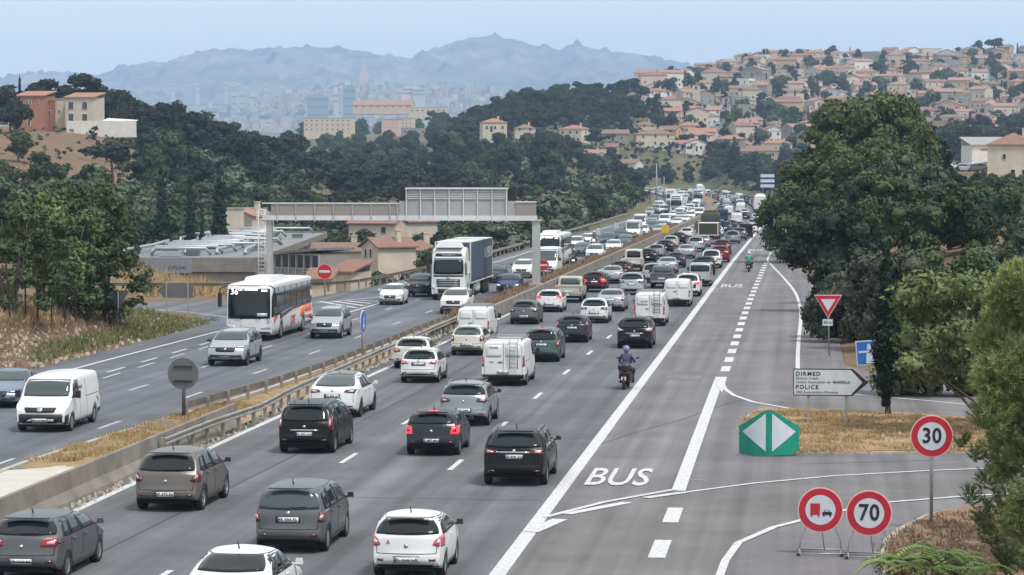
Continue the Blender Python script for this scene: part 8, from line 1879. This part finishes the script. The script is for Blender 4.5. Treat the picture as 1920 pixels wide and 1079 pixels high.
TW = [(596, 252, 4300, 40, 74, 'slate', 'wide blue-grey office slab in the hazy city'), (655, 250, 4200, 22, 88, 'slate', 'tall dark blue tower beside the blue-grey slab'), (456, 200, 5600, 16, 28, 'white', 'white twin-slab tower left in the hazy city'), (440, 200, 5600, 12, 26, 'white', 'slimmer white tower beside the white slab'), (473, 202, 5600, 10, 26, 'white', 'right white tower of the hazy group of three'), (500, 178, 6500, 8, 22, 'white', 'small hazy tower against the mountain'), (528, 178, 6500, 8, 16, 'white', 'lower hazy tower right of the small one'), (425, 172, 6600, 6, 18, 'white', 'pale tower dot on the mountain foot'), (448, 172, 6600, 6, 16, 'white', 'second pale tower dot on the mountain foot'), (371, 175, 6600, 8, 20, 'white', 'pale slab above the dark ridge pines'), (325, 172, 6700, 8, 16, 'white', 'pale slab left above the ridge'), (765, 178, 5000, 26, 14, 'pink', 'pale pink block on the city slope'), (785, 180, 5000, 24, 14, 'white', 'white block right of the pale pink one'), (630, 195, 4700, 10, 22, 'white', 'white slab right of the office slab')]
cm = {'slate': mat('tower_slate', (.20, .26, .32), .5), 'white': mat('tower_white', (.42, .42, .42), .8), 'pink': mat('tower_pink', (.55, .40, .36), .8)}
M_BAND = mat('tower_window_band', (.16, .17, .18), .5)
for px, py, Yv, wpx, hpx, c_, lb in TW:
    s_ = FPX / Yv; z = HC + (VY - py) / s_; wv, hv = wpx / s_, hpx / s_; t = thing('tower_block', lb, 'tower', (bear(px, Yv), Yv, z), R(12)); mb = MB(); mb.box((0, 0, hv / 2 - 15), (wv, 16, hv + 30)); mb.build('facade', cm[c_], t)
    mb = MB(); mb.box((0, 0, hv + 1.5), (wv * .4, 8, 3)); mb.build('roof_plant', cm[c_], t); nb = max(2, int(hv / 12))
    mb = MB()
    for k in range(nb): mb.box((0, -8.05, hv * (k + .5) / nb), (wv * .9, .3, 3.2))
    mb.build('window_bands', M_BAND, t)
pz = HC + (VY - 157) * 5820 / FPX; t = thing('basilica', 'church with a tall thin bell tower on top of the city hill', 'church', (bear(683, 5820), 5820, pz)); mb = MB(); mb.box((0, 0, 10), (16, 16, 34)); mb.build('nave', cm['pink'], t); mb = MB(); mb.box((0, 0, 20), (7, 7, 46)); mb.tube([(0, 0, 43), (0, 0, 54)], [3, .4], 6); mb.build('bell_tower', cm['pink'], t)
# base sheet under everything, out to the horizon
mb = MB(); mb.add([(-6500, -400, -16), (6500, -400, -16), (6500, 13600, -16), (-6500, 13600, -16)], [(0, 1, 2, 3)]); mb.build('ground', M_GROUND)['kind'] = 'structure'
# ---------------- haze ----------------
hz = bpy.data.materials.new('haze'); hz.use_nodes = True; hn = hz.node_tree; hn.nodes.remove(hn.nodes['Principled BSDF'])
pv = hn.nodes.new('ShaderNodeVolumePrincipled'); pv.inputs['Color'].default_value = (.50, .70, 1, 1); pv.inputs['Density'].default_value = HAZE; pv.inputs['Anisotropy'].default_value = .15
hn.links.new(pv.outputs[0], hn.nodes['Material Output'].inputs['Volume'])
try: hz.cycles.homogeneous_volume = True
except Exception: pass
mb = MB(); mb.box((0, 6550, 309), (13400, 14300, 662)); o = mb.build('haze', hz); o['kind'] = 'stuff'; o['label'] = 'pale blue summer haze'
print('objects', len(bpy.data.objects), 'trees', tcount, 'houses', nh, 'vehicles', len(REG))
